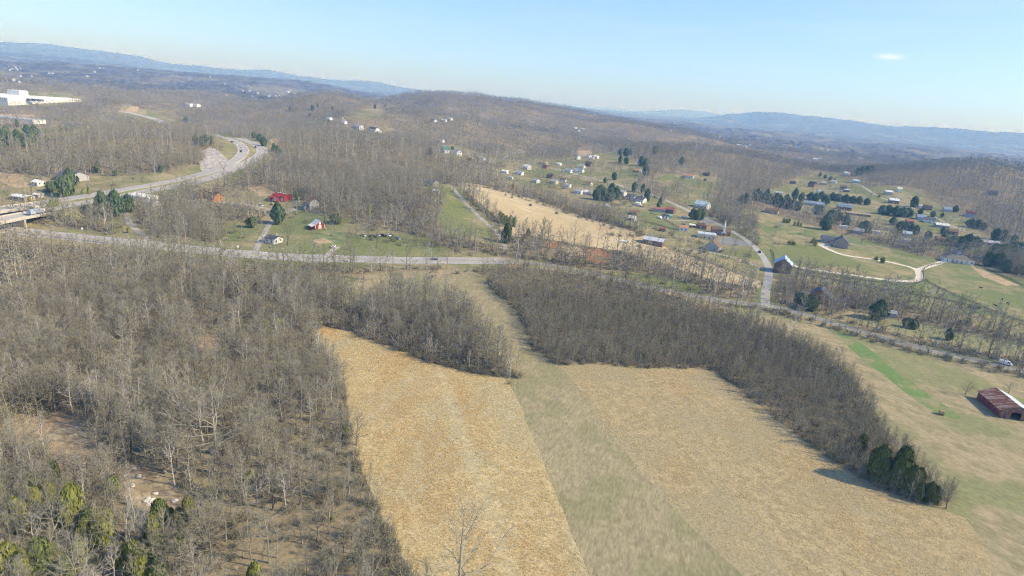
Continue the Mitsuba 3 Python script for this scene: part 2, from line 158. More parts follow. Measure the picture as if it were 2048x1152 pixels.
REGIONS = [
    ('pasture', [(-92.2, 330.3), (-78.4, 344.5), (-50.3, 353.8), (-21.2, 369.7), (3.9, 381.7), (33.6, 388.1), (68.0, 374.0), (93.5, 358.9), (120.5, 346.1), (137.6, 335.4), (153.8, 332.6), (171.7, 321.4), (189.7, 303.3), (209.0, 287.7), (227.7, 278.4), (246.3, 268.0), (284.2, 248.6), (136.2, 96.9), (-13.5, 82.7), (6.3, 218.7), (-0.2, 234.5), (-13.1, 264.7), (-29.5, 294.6), (-42.0, 301.0), (-62.6, 299.4), (-71.6, 278.9), (-85.5, 288.8)]),
    ('pasture', [(179.6, 332.6), (199.0, 326.0), (213.0, 316.0), (233.3, 305.3), (264.3, 290.9), (306.4, 271.2), (332.1, 297.3), (286.4, 318.6), (254.8, 337.7), (228.5, 342.6), (203.2, 350.9)]),
    ('woodland', [(-22.5, 367.2), (-18.7, 346.2), (-7.6, 321.0), (3.1, 298.3), (8.4, 270.5), (10.7, 247.4), (21.8, 234.2), (35.9, 238.8), (53.0, 239.3), (70.8, 242.2), (84.6, 245.6), (92.3, 242.0), (95.8, 226.7), (100.8, 207.4), (106.3, 193.6), (110.7, 180.4), (117.1, 167.4), (126.0, 158.7), (133.8, 156.9), (139.2, 161.8), (138.8, 174.6), (139.2, 189.3), (141.6, 206.3), (148.3, 231.8), (152.0, 253.8), (151.0, 276.4), (139.4, 295.9), (130.2, 313.8), (116.4, 331.9), (97.6, 350.1), (75.9, 363.9), (49.1, 376.9), (26.7, 380.6), (4.0, 378.5)]),
    ('tall_grass_field', [(-82.9, 255.5), (-70.3, 252.4), (-54.2, 241.2), (-32.5, 226.8), (-15.6, 221.0), (0.4, 217.5), (4.7, 204.5), (10.2, 180.7), (16.1, 153.8), (20.5, 132.6), (24.2, 117.1), (27.4, 97.3), (-5.8, 93.9), (-15.0, 109.8), (-22.6, 121.5), (-31.3, 137.5), (-39.3, 152.5), (-47.3, 170.8), (-54.7, 193.1), (-66.2, 215.9), (-77.7, 234.1), (-84.8, 247.6)]),
    ('dry_grass_field', [(21.8, 233.7), (35.8, 237.7), (52.9, 238.3), (70.6, 241.6), (84.5, 245.0), (92.0, 240.9), (95.4, 225.3), (100.3, 206.2), (106.0, 192.9), (110.4, 179.7), (116.8, 166.8), (125.7, 158.2), (133.9, 156.0), (137.4, 153.5), (136.4, 147.5), (133.5, 139.5), (128.2, 129.4), (111.9, 106.0), (69.1, 101.5), (62.2, 121.6), (57.4, 130.0), (50.7, 145.1), (45.3, 161.1), (38.7, 179.9), (34.0, 199.1), (28.1, 219.9)]),
    ('mown_strip', [(-20.4, 360.6), (-9.0, 320.6), (2.6, 298.2), (7.9, 270.4), (10.3, 247.3), (21.8, 234.2), (28.1, 219.9), (34.0, 199.1), (38.7, 179.9), (45.3, 161.1), (50.7, 145.1), (57.4, 130.0), (62.2, 121.6), (69.1, 101.5), (27.4, 97.3), (24.2, 117.1), (20.5, 132.6), (16.1, 153.8), (10.2, 180.7), (4.7, 204.5), (0.8, 217.6), (6.3, 218.7), (-0.2, 234.5), (-13.1, 264.7), (-29.8, 297.6), (-38.9, 316.4), (-44.8, 337.8), (-41.1, 353.5)]),
    ('clover', [(176.8, 313.6), (180.4, 305.6), (180.7, 284.2), (179.7, 263.0), (179.5, 240.2), (180.8, 225.9), (181.9, 218.1), (176.0, 217.1), (172.0, 221.6), (169.9, 231.5), (169.1, 248.5), (169.3, 269.8), (171.7, 290.9)]),
    ('meadow', [(47.9, 381.2), (71.0, 384.0), (95.1, 366.6), (118.7, 350.2), (119.9, 377.0), (91.2, 395.3), (64.3, 395.6)]),
    ('meadow', [(-181.6, 361.8), (-200.8, 393.2), (-206.9, 437.0), (-188.4, 424.1), (-192.4, 464.8), (-177.5, 477.4), (-151.6, 459.4), (-126.8, 453.2), (-98.5, 429.6), (-60.3, 417.2), (-42.4, 400.8), (-43.9, 386.7), (-103.7, 371.4), (-146.5, 367.1)]),
    ('clover', [(-139.7, 407.1), (-135.8, 421.9), (-120.5, 418.5), (-113.1, 392.8), (-117.8, 386.2)]),
    ('bare_ground', [(-138.3, 398.1), (-130.2, 404.4), (-122.4, 395.8), (-131.5, 388.0)]),
    ('meadow', [(-259.5, 485.2), (-252.0, 507.6), (-230.4, 536.7), (-217.6, 532.4), (-178.0, 504.0), (-173.2, 482.1), (-187.9, 473.4), (-221.6, 477.6), (-248.6, 471.8)]),
    ('bare_ground', [(-241.7, 540.2), (-232.2, 551.9), (-215.7, 531.1), (-220.3, 512.5)]),
    ('meadow', [(-389.6, 449.0), (-426.7, 494.4), (-413.5, 498.6), (-402.2, 502.8), (-375.4, 491.8), (-370.8, 511.9), (-342.4, 524.3), (-321.3, 548.5), (-312.1, 540.1), (-304.4, 518.4), (-317.2, 471.3), (-336.5, 438.3), (-347.7, 398.1)]),
    ('bare_ground', [(-413.9, 478.8), (-433.3, 502.4), (-411.9, 499.2), (-382.8, 469.6), (-385.0, 457.6)]),
    ('bare_ground', [(-370.4, 512.0), (-365.2, 514.3), (-356.5, 500.2), (-363.2, 500.9)]),
    ('meadow', [(-276.5, 400.0), (-282.5, 418.4), (-268.4, 412.8), (-244.3, 377.1), (-248.4, 369.4)]),
    ('meadow', [(-307.1, 352.4), (-299.1, 361.5), (-274.5, 361.7), (-260.3, 359.1), (-267.4, 343.6), (-282.4, 340.2), (-301.5, 342.0)]),
    ('meadow', [(-88.8, 532.6), (-84.9, 569.9), (-74.0, 646.2), (-47.6, 526.3), (-31.6, 493.0), (-17.4, 465.4), (-9.0, 437.3), (-16.4, 420.1), (-29.5, 427.1), (-47.6, 427.5), (-61.7, 453.2), (-60.5, 487.4), (-71.9, 513.7)]),
    ('straw_hill', [(-68.6, 659.9), (-60.1, 685.8), (-32.1, 690.3), (-0.3, 656.6), (36.2, 618.9), (62.7, 572.2), (87.3, 543.0), (110.4, 520.2), (121.8, 473.1), (145.4, 443.9), (169.8, 407.5), (163.4, 385.6), (134.2, 393.0), (108.1, 427.5), (78.1, 446.7), (55.5, 447.8), (21.6, 455.4), (-10.6, 447.9), (-13.9, 472.7), (-21.5, 497.3), (-36.4, 523.6), (-49.6, 545.6)]),
    ('red_clay', [(18.4, 444.8), (27.4, 454.1), (32.1, 447.0), (28.6, 434.4), (21.3, 433.9)]),
    ('red_clay', [(49.0, 437.3), (61.0, 446.0), (72.2, 436.1), (67.1, 412.5), (55.3, 406.7), (49.4, 418.6)]),
    ('bare_ground', [(31.8, 440.5), (47.7, 444.5), (50.0, 425.7), (38.8, 419.8)]),
    ('bare_ground', [(70.0, 530.8), (80.1, 539.7), (80.3, 517.2), (67.4, 507.1)]),
    ('meadow', [(-38.5, 797.9), (-19.1, 908.5), (23.9, 1081.4), (71.0, 1071.5), (144.8, 1281.8), (193.0, 1266.8), (183.9, 1072.9), (196.5, 1006.1), (172.0, 866.1), (223.0, 940.0), (278.2, 975.7), (337.8, 986.9), (318.6, 871.3), (267.6, 767.0), (242.6, 746.0), (270.5, 719.6), (289.8, 707.8), (314.6, 683.6), (339.0, 619.9), (360.4, 585.2), (380.9, 527.9), (414.4, 538.1), (416.5, 483.9), (424.6, 392.4), (336.1, 301.4), (292.4, 326.2), (270.8, 361.7), (241.3, 393.1), (193.6, 433.1), (168.9, 382.9), (169.8, 407.5), (147.8, 452.1), (123.4, 480.6), (112.2, 529.9), (79.7, 595.3), (32.6, 666.4), (-1.3, 720.6), (-26.4, 750.1)]),
    ('green_grass', [(125.5, 576.2), (152.9, 613.7), (183.9, 615.6), (193.6, 596.3), (177.8, 557.9), (156.8, 548.0), (129.5, 549.3)]),
    ('green_grass', [(269.0, 666.9), (301.2, 651.9), (335.8, 613.7), (359.5, 575.1), (374.5, 518.1), (406.9, 527.5), (409.8, 475.2), (420.8, 388.5), (344.4, 309.8), (322.8, 364.7), (281.7, 378.2), (264.0, 403.3), (234.9, 413.5), (205.3, 434.9), (210.1, 472.7), (220.4, 523.3), (235.6, 589.7)]),
    ('meadow', [(242.4, 581.8), (277.9, 597.2), (301.8, 546.1), (328.8, 514.1), (320.8, 478.5), (280.0, 443.8), (237.3, 448.4), (218.2, 465.5), (219.1, 497.7)]),
    ('meadow', [(396.9, 952.3), (482.2, 1103.5), (562.0, 1184.7), (575.9, 1135.4), (563.4, 1008.5), (615.2, 1016.5), (608.2, 936.4), (593.0, 853.5), (580.2, 793.3), (521.0, 673.7), (490.3, 613.1), (433.4, 571.7), (405.5, 580.0), (387.7, 615.7), (386.2, 691.1), (358.2, 730.2), (326.7, 773.0), (304.6, 820.4)]),
    ('green_grass', [(552.4, 1188.4), (583.9, 1171.6), (564.8, 1042.8), (545.0, 1035.6), (534.5, 1122.3)]),
    ('bare_ground', [(398.7, 528.3), (399.5, 505.0), (395.6, 467.2), (379.9, 461.9), (378.8, 487.7)]),
    ('meadow', [(-387.6, 1341.8), (-392.4, 1417.0), (-434.2, 1742.0), (-414.8, 1853.7), (-324.6, 1392.8), (-354.8, 1339.3)]),
    ('meadow', [(-320.1, 1271.0), (-289.0, 1333.4), (-268.5, 1297.7), (-292.0, 1234.9)]),
    ('meadow', [(-530.6, 1470.2), (-416.4, 1330.9), (-415.7, 1295.4), (-483.2, 1369.0)]),
    ('meadow', [(-164.1, 1054.5), (-146.4, 1265.4), (-79.8, 1127.5), (-31.0, 1033.2), (10.7, 953.5), (-44.2, 892.8), (-73.2, 853.3), (-110.8, 873.7)]),
    ('meadow', [(-719.7, 845.1), (-780.9, 975.2), (-783.4, 1078.6), (-749.6, 1072.3), (-638.2, 909.2), (-523.2, 694.0), (-488.9, 613.5), (-525.2, 613.8)]),
    ('meadow', [(-923.4, 1412.6), (-889.9, 1419.8), (-851.2, 1411.7), (-763.3, 1317.6), (-714.6, 1277.2), (-602.6, 1071.2), (-677.0, 1158.6), (-741.9, 1220.0), (-814.7, 1284.1), (-897.0, 1359.6)]),
    ('meadow', [(-613.5, 781.4), (-701.3, 917.2), (-691.5, 927.3), (-499.5, 653.5), (-503.0, 645.3)]),
    ('lot', [(-1336.2, 1499.4), (-1310.1, 1653.1), (-1320.9, 1775.2), (-1122.2, 1591.8), (-1077.3, 1458.4), (-1107.1, 1310.1), (-1117.0, 1249.1)]),
    ('bare_ground', [(-1014.9, 1198.4), (-1017.4, 1288.2), (-864.6, 1104.9), (-822.0, 1027.6), (-825.5, 971.7)]),
    ('rock_face', [(-298.0, 568.6), (-313.6, 594.6), (-328.2, 628.5), (-337.3, 661.3), (-326.5, 654.5), (-308.8, 633.8), (-293.9, 618.4), (-291.1, 589.3), (-290.9, 569.3)]),
    ('bare_ground', [(-320.7, 778.8), (-409.1, 1038.8), (-315.0, 793.2), (-298.9, 735.5)]),
    ('bare_ground', [(-689.6, 1288.5), (-715.2, 1358.2), (-689.7, 1329.4), (-649.8, 1257.6)]),
    ('bare_ground', [(-915.5, 1425.3), (-927.9, 1468.6), (-920.2, 1480.9), (-900.1, 1450.7)]),
    ('meadow', [(-35.6, 1304.6), (-3.6, 1261.4), (9.2, 1095.9), (-40.9, 1069.2)]),
    ('bare_ground', [(110.1, 1362.9), (145.6, 1394.2), (135.4, 1240.7), (96.1, 1119.4)]),
    ('woodland', [(318.0, 999.8), (399.3, 1097.6), (381.9, 943.2), (309.4, 792.2), (270.5, 719.6), (253.2, 721.3), (244.0, 746.8), (244.4, 779.0)]),
    ('woodland', [(150.3, 826.0), (175.1, 904.1), (182.9, 822.0), (188.4, 749.6), (198.9, 705.6), (186.2, 689.0), (166.2, 730.5)]),
    ('meadow', [(-164.3, 332.0), (-153.7, 340.7), (-134.8, 337.1), (-140.2, 322.4), (-155.3, 325.0)]),
    ('meadow', [(-131.3, 328.4), (-110.1, 332.8), (-86.8, 331.5), (-89.0, 309.4), (-108.3, 311.0)]),
    ('parking_lot', [(176.7, 541.2), (196.8, 556.4), (207.4, 536.1), (204.1, 523.9), (182.0, 518.8), (170.7, 525.0)]),
    ('parking_lot', [(186.5, 633.4), (199.0, 633.2), (195.4, 613.0), (183.2, 612.8)]),
    ('concrete_pad', [(279.2, 560.6), (291.8, 563.8), (286.5, 550.4), (276.7, 546.2)]),
    ('leaf_clearing', [(-137.6, 161.3), (-137.9, 166.8), (-130.2, 164.9), (-120.1, 158.1), (-111.4, 148.4), (-105.8, 137.1), (-107.0, 131.4), (-115.4, 135.7), (-127.3, 148.7)]),
    ('leaf_clearing', [(-101.9, 140.4), (-99.8, 144.6), (-90.5, 140.6), (-79.8, 133.3), (-71.0, 127.6), (-67.1, 123.5), (-70.3, 120.3), (-77.9, 121.0), (-84.4, 122.8), (-92.9, 129.3)]),
    ('leaf_clearing', [(-147.6, 156.8), (-145.2, 163.2), (-135.8, 161.0), (-127.8, 150.0), (-133.4, 146.5), (-141.4, 149.4)]),
    ('leaf_clearing', [(-146.5, 184.2), (-142.7, 189.8), (-134.9, 183.5), (-131.7, 175.1), (-137.6, 174.2)]),
    ('leaf_clearing', [(-127.5, 229.3), (-124.3, 239.4), (-116.9, 229.3), (-112.0, 214.5), (-116.2, 212.2)]),
    ('meadow', [(-126.2, 315.3), (-118.0, 322.9), (-109.3, 306.0), (-117.4, 299.4)]),
]
ROADS = [
    ('highway', 8.0, [(-373.6, 368.5, 0), (-338.7, 364.5, 0), (-315.8, 363.1, 0), (-299.9, 362.5, 0), (-274.5, 361.7, 0), (-252.1, 360.7, 0), (-223.3, 359.1, 0), (-191.6, 357.2, 0), (-166.8, 356.5, 0), (-142.9, 358.0, 0), (-119.6, 361.7, 0), (-96.2, 367.1, 0), (-72.0, 371.3, 0), (-47.7, 378.3, 0), (-22.4, 385.2, 0), (-6.2, 390.2, 0)]),
    ('county_road', 3.6, [(-6.2, 390.2, 0), (17.1, 392.9, 0), (40.2, 388.1, 0), (68.0, 374.0, 0), (94.0, 361.0, 0), (119.0, 351.3, 0), (141.6, 346.9, 0), (158.2, 343.9, 0), (175.6, 330.1, 0), (194.1, 311.4, 0), (213.7, 295.2, 0), (232.5, 285.4, 0), (251.4, 274.5, 0), (290.1, 254.7, 0)]),
    ('country_road', 2.7, [(150.6, 345.5, 0), (168.1, 391.1, 0), (185.7, 433.5, 0), (198.5, 475.5, 0), (204.9, 510.2, 0), (207.9, 544.1, 0), (207.3, 577.3, 0), (202.8, 610.8, 0), (197.6, 637.5, 0), (191.5, 654.8, 0), (184.8, 683.0, 0), (175.0, 716.0, 0), (159.7, 760.4, 0), (139.9, 784.8, 0), (121.4, 825.5, 0), (94.5, 860.1, 0), (69.6, 907.4, 0), (48.8, 938.9, 0), (34.5, 980.1, 0)]),
    ('interstate', 6.0, [(-329.1, 414.6, 4.8), (-324.2, 437.1, 3.7), (-318.4, 467.4, 2.3), (-310.4, 499.6, 1.0), (-301.6, 528.9, 0.0), (-292.7, 563.6, 0.0), (-290.1, 597.3, 0.0), (-294.6, 637.8, 0.0), (-305.1, 672.1, 0.0), (-322.1, 703.9, 0.0), (-345.7, 737.6, 0.0), (-507.7, 1033.5, 0.0), (-627.4, 1198.8, 0.0), (-702.2, 1282.9, 0.0)]),
    ('interstate', 6.0, [(-314.2, 394.8, 4.8), (-313.0, 421.2, 3.7), (-307.1, 450.0, 2.3), (-300.8, 483.5, 1.0), (-292.5, 512.2, 0.0), (-281.5, 550.3, 0.0), (-278.4, 593.2, 0.0), (-280.7, 638.1, 0.0), (-289.3, 682.5, 0.0), (-304.4, 713.2, 0.0), (-324.7, 740.1, 0.0), (-364.0, 793.3, 0.0)]),
    ('interstate', 11.0, [(-728.4, 1302.3, 0), (-773.9, 1336.1, 0), (-857.6, 1422.6, 0), (-893.9, 1426.6, 0), (-926.9, 1418.3, 0)]),
    ('driveway', 2.2, [(151.9, 345.8, 0), (157.5, 342.0, 0)]),
    ('concrete_drive', 2.6, [(279.3, 556.9, 0), (278.5, 545.1, 0), (279.2, 532.3, 0), (284.4, 520.2, 0), (295.7, 516.8, 0), (311.4, 513.7, 0), (323.7, 505.4, 0), (328.4, 495.6, 0), (322.7, 477.6, 0), (309.1, 455.7, 0), (297.6, 444.5, 0), (281.8, 440.4, 0), (264.4, 442.6, 0), (248.1, 447.3, 0), (231.6, 452.4, 0), (219.5, 459.5, 0), (213.0, 467.2, 0), (206.8, 473.3, 0)]),
    ('concrete_drive', 2.6, [(326.8, 486.9, 0), (343.7, 503.4, 0), (367.6, 524.2, 0), (385.4, 539.5, 0)]),
    ('gravel_drive', 2.0, [(-117.8, 365.6, 0), (-117.4, 377.7, 0), (-117.1, 389.5, 0)]),
    ('gravel_drive', 1.8, [(-157.6, 353.7, 0), (-161.4, 366.9, 0), (-167.7, 387.7, 0), (-173.4, 409.5, 0), (-179.4, 432.7, 0), (-181.2, 456.1, 0), (-179.1, 471.1, 0), (-173.2, 482.1, 0), (-169.5, 486.7, 0)]),
    ('gravel_drive', 1.8, [(-224.6, 361.1, 0), (-239.8, 378.6, 0), (-254.8, 394.0, 0), (-268.7, 409.9, 0), (-284.0, 432.6, 0), (-296.5, 452.0, 0)]),
    ('gravel_drive', 2.2, [(-263.3, 479.5, 0), (-254.8, 480.1, 0), (-239.5, 481.6, 0), (-220.9, 485.1, 0), (-206.5, 479.8, 0), (-193.6, 472.5, 0)]),
    ('gravel_drive', 1.6, [(126.6, 485.7, 0), (144.8, 484.9, 0), (160.4, 482.1, 0), (172.1, 474.3, 0), (180.9, 459.6, 0), (185.5, 438.7, 0)]),
    ('gravel_drive', 1.6, [(146.3, 630.8, 0), (155.8, 615.0, 0), (175.9, 624.1, 0), (194.7, 646.3, 0)]),
    ('gravel_drive', 1.8, [(-62.3, 557.6, 0), (-48.5, 514.2, 0), (-32.7, 481.8, 0), (-18.8, 457.3, 0), (-12.2, 441.4, 0), (-6.6, 415.5, 0)]),
    ('gravel_drive', 1.8, [(-162.5, 969.0, 0), (-170.1, 1184.3, 0), (-117.7, 1022.6, 0), (-87.9, 1014.7, 0), (-47.3, 949.9, 0), (-29.1, 1107.2, 0), (-8.2, 1230.6, 0), (7.5, 1281.3, 0)]),
    ('gravel_drive', 1.6, [(-54.4, 1362.1, 0), (-20.1, 1310.6, 0), (1.5, 1265.8, 0)]),
    ('gravel_drive', 1.6, [(35.1, 940.8, 0), (53.0, 949.0, 0), (66.6, 918.9, 0), (91.0, 943.9, 0), (75.9, 893.1, 0), (57.8, 853.4, 0)]),
    ('gravel_drive', 1.8, [(-381.4, 1320.6, 0), (-396.6, 1357.9, 0), (-401.1, 1396.1, 0), (-387.4, 1399.0, 0)]),
    ('gravel_drive', 2.0, [(568.3, 1083.1, 0), (545.1, 973.0, 0), (536.1, 886.5, 0), (541.3, 835.7, 0), (524.8, 756.9, 0), (516.6, 708.3, 0), (508.0, 670.7, 0)]),
]
ROWS = [
    ('hedge', 3.5, 2.0, (2.5, 4.5), [(127.5, 339.8), (153.8, 332.6), (170.9, 319.7), (188.9, 301.7), (208.1, 286.2), (226.7, 277.0), (249.4, 265.9)]),
    ('hedge', 8.0, 2.0, (8, 13), [(154.9, 335.3), (172.1, 322.3), (190.2, 304.1), (209.5, 288.4), (228.1, 279.1), (250.4, 267.2)]),
    ('hedge', 4.0, 2.5, (9, 15), [(205.2, 361.1), (223.2, 354.4), (243.3, 342.6), (263.6, 329.4), (286.2, 315.0)]),
    ('hedge', 7, 3.5, (7, 12), [(190.7, 331.9), (200.3, 312.8), (216.7, 299.9), (238.6, 290.4), (258.1, 279.9)]),
    ('line', 8, 3, (11, 15), [(37.2, 393.0), (63.1, 386.0), (88.0, 378.4), (110.1, 363.7), (127.0, 347.8)]),
    ('line', 9, 3, (10, 14), [(71.3, 375.2), (94.4, 363.3), (119.3, 352.3), (146.3, 343.6)]),
    ('hedge', 4, 2.5, (6, 10), [(-57.4, 657.0), (-31.2, 674.0), (-0.1, 634.5), (35.4, 601.2), (61.1, 555.1), (85.5, 529.7)]),
    ('hedge', 4, 4, (8, 13), [(-55.8, 540.7), (-39.6, 511.1), (-25.0, 487.6), (-13.4, 464.3), (-6.5, 438.5)]),
    ('hedge', 3, 3, (10, 15), [(206.8, 661.2), (211.6, 623.1), (215.1, 586.6), (213.0, 545.8), (208.9, 521.7)]),
    ('line', 7, 5, (10, 14), [(204.1, 692.2), (217.7, 661.1), (223.4, 627.9)]),
    ('hedge', 4, 3, (9, 13), [(132.3, 785.2), (153.1, 757.8), (169.9, 719.6)]),
    ('hedge', 3, 3, (4, 7), [(76.9, 497.8), (107.2, 526.8), (101.8, 548.3), (76.6, 568.6)]),
    ('hedge', 3.5, 3, (7, 11), [(175.7, 387.6), (184.9, 378.4), (193.8, 369.8), (209.0, 362.3)]),
    ('hedge', 3.5, 2, (7, 11), [(159.8, 359.4), (169.9, 350.6)]),
    ('line', 10, 6, (9, 13), [(10.5, 852.2), (36.0, 780.2), (65.4, 742.9), (96.3, 694.6)]),
    ('line', 12, 8, (9, 13), [(-4.6, 938.0), (58.8, 991.9), (110.4, 1033.0), (145.4, 983.7)]),
    ('line', 14, 10, (9, 13), [(116.8, 719.2), (137.6, 670.4), (156.0, 652.6)]),
    ('line', 16, 12, (9, 13), [(175.2, 809.3), (218.1, 824.0), (262.3, 837.8), (281.1, 810.1)]),
    ('line', 16, 12, (8, 12), [(345.6, 702.3), (390.1, 698.7), (410.0, 653.8), (429.9, 625.8)]),
    ('line', 14, 10, (8, 12), [(445.1, 993.4), (508.5, 960.9), (523.3, 902.6)]),
    ('line', 9, 7, (9, 13), [(393.9, 600.6), (409.0, 585.5), (452.5, 592.1)]),
    ('line', 14, 8, (10, 14), [(-185.0, 465.9), (-158.6, 446.3), (-120.1, 429.3), (-88.7, 418.2), (-70.0, 412.5)]),
    ('line', 9, 6, (9, 13), [(-119.0, 413.2), (-101.1, 411.2), (-79.6, 408.3), (-58.5, 405.9)]),
    ('line', 12, 6, (9, 13), [(-194.6, 410.2), (-177.2, 394.4), (-178.1, 374.4)]),
    ('line', 8, 6, (10, 14), [(-130.3, 325.8), (-107.7, 325.5), (-90.6, 324.7), (-75.1, 330.2)]),
    ('hedge', 4, 4, (6, 10), [(-165.1, 333.8), (-143.0, 329.1), (-117.7, 322.0)]),
    ('hedge', 4, 3, (3, 5), [(-48.3, 341.6), (-32.4, 356.5), (-20.8, 365.6)]),
    ('line', 5, 5, (8, 12), [(-299.9, 366.6), (-277.5, 365.9), (-252.3, 365.6)]),
    ('hedge', 3, 4, (6, 9), [(-311.8, 390.7), (-308.6, 414.4), (-291.3, 414.7), (-258.8, 385.5), (-261.3, 365.1), (-282.3, 363.9)]),
    ('hedge', 3, 4, (8, 13), [(-274.9, 436.8), (-251.9, 431.9), (-221.0, 414.3), (-194.6, 382.0), (-210.3, 369.1), (-235.8, 380.0)]),
    ('hedge', 3, 4, (7, 12), [(-295.6, 461.7), (-288.0, 475.1), (-280.4, 497.7), (-274.6, 518.8)]),
    ('line', 5, 3, (10, 13), [(10.4, 399.2), (27.5, 402.0), (44.1, 395.3)]),
    ('line', 10, 6, (10, 14), [(-62.1, 537.4), (-45.1, 523.1), (-32.4, 502.4)]),
]
SCATTER = [
    (13, (9, 13), 0.45, [(-24.9, 864.8), (27.4, 1030.2), (88.1, 1071.7), (154.9, 1059.6), (181.5, 941.2), (168.4, 865.0), (97.7, 893.5), (24.5, 864.4), (-15.7, 798.7)]),
    (11, (9, 13), 0.45, [(10.5, 825.9), (92.6, 839.7), (148.6, 732.5), (141.0, 658.8), (98.6, 667.0), (51.9, 719.0), (16.7, 741.9)]),
    (8, (8, 12), 0.3, [(21.5, 663.9), (73.4, 632.2), (106.5, 577.2), (107.0, 551.8), (88.5, 551.4), (59.1, 585.1), (26.0, 624.8)]),
    (6, (10, 14), 0.35, [(223.6, 755.3), (254.4, 765.2), (274.7, 750.1), (255.3, 659.4), (224.0, 564.0), (219.0, 583.8), (210.7, 637.6), (204.6, 673.2)]),
    (13, (10, 14), 0.4, [(193.0, 831.9), (258.1, 899.8), (311.9, 906.2), (283.2, 796.1), (232.5, 754.0), (188.4, 749.6)]),
    (9, (9, 13), 0.3, [(138.6, 806.3), (175.1, 775.4), (179.5, 736.6), (155.1, 735.3)]),
    (10, (9, 13), 0.4, [(338.6, 686.7), (408.1, 733.5), (440.8, 706.7), (460.7, 674.2), (440.6, 618.6), (400.4, 603.1), (368.6, 637.0), (330.5, 645.5)]),
    (12, (8, 12), 0.4, [(549.3, 837.8), (568.0, 784.7), (536.7, 695.8), (483.3, 635.6), (475.2, 679.5), (498.0, 763.5)]),
    (9, (9, 13), 0.4, [(461.5, 626.8), (491.1, 617.5), (470.5, 552.5), (419.4, 487.5), (425.3, 553.6)]),
    (16, (8, 12), 0.4, [(410.4, 987.2), (545.0, 1146.2), (561.0, 1019.4), (583.0, 958.5), (556.7, 923.9), (467.4, 906.9), (394.1, 889.2)]),
    (22, (6, 9), 0.4, [(260.6, 623.2), (297.0, 641.9), (313.2, 568.9), (290.1, 531.7), (246.4, 523.1), (232.0, 536.4)]),
    (13, (9, 13), 0.5, [(-185.0, 465.9), (-151.6, 459.4), (-124.8, 445.9), (-90.4, 425.8), (-70.4, 414.3), (-93.2, 407.5), (-115.7, 413.8), (-147.3, 446.2)]),
    (12, (9, 13), 0.5, [(-121.5, 421.6), (-81.9, 419.4), (-48.6, 409.0), (-53.0, 392.1), (-88.7, 388.2), (-111.4, 398.6)]),
    (12, (9, 13), 0.4, [(-263.7, 497.6), (-244.2, 518.3), (-223.2, 519.5), (-221.6, 496.0), (-246.5, 487.7)]),
    (14, (8, 12), 0.4, [(-420.3, 486.5), (-392.0, 503.1), (-359.2, 516.9), (-320.6, 539.4), (-307.6, 524.0), (-322.7, 473.6), (-340.3, 443.4), (-356.1, 416.8)]),
    (13, (8, 12), 0.3, [(-127.8, 945.1), (-72.5, 1028.0), (-5.2, 985.2), (-26.1, 896.4), (-74.2, 863.1)]),
    (8, (8, 12), 0.3, [(-65.0, 423.7), (-46.8, 421.8), (-28.5, 416.6), (-7.3, 415.2), (-10.0, 400.1), (-32.9, 391.3), (-53.0, 392.1)]),
    (10, (9, 14), 0.4, [(13.8, 406.7), (45.4, 412.8), (72.9, 409.6), (100.2, 390.2), (96.8, 374.6), (69.6, 385.8), (40.7, 394.2), (17.1, 394.0)]),
    (9, (9, 13), 0.3, [(209.2, 869.7), (220.6, 834.7), (204.7, 741.5), (186.1, 739.6)]),
    (14, (7, 11), 0.5, [(122.7, 561.6), (167.4, 553.4), (197.9, 508.4), (178.3, 452.3), (148.7, 455.6), (116.6, 486.7)]),
    (18, (7, 11), 0.5, [(132.8, 642.9), (187.5, 629.0), (178.9, 596.6), (126.6, 581.9)]),
]
TRACK = [
    (-25.5, 220.7),
    (-20.4, 203.6),
    (-13.9, 179.5),
    (-8.2, 162.6),
    (-3.3, 148.2),
    (0.4, 133.8),
    (3.4, 123.1),
    (6.1, 113.8),
]
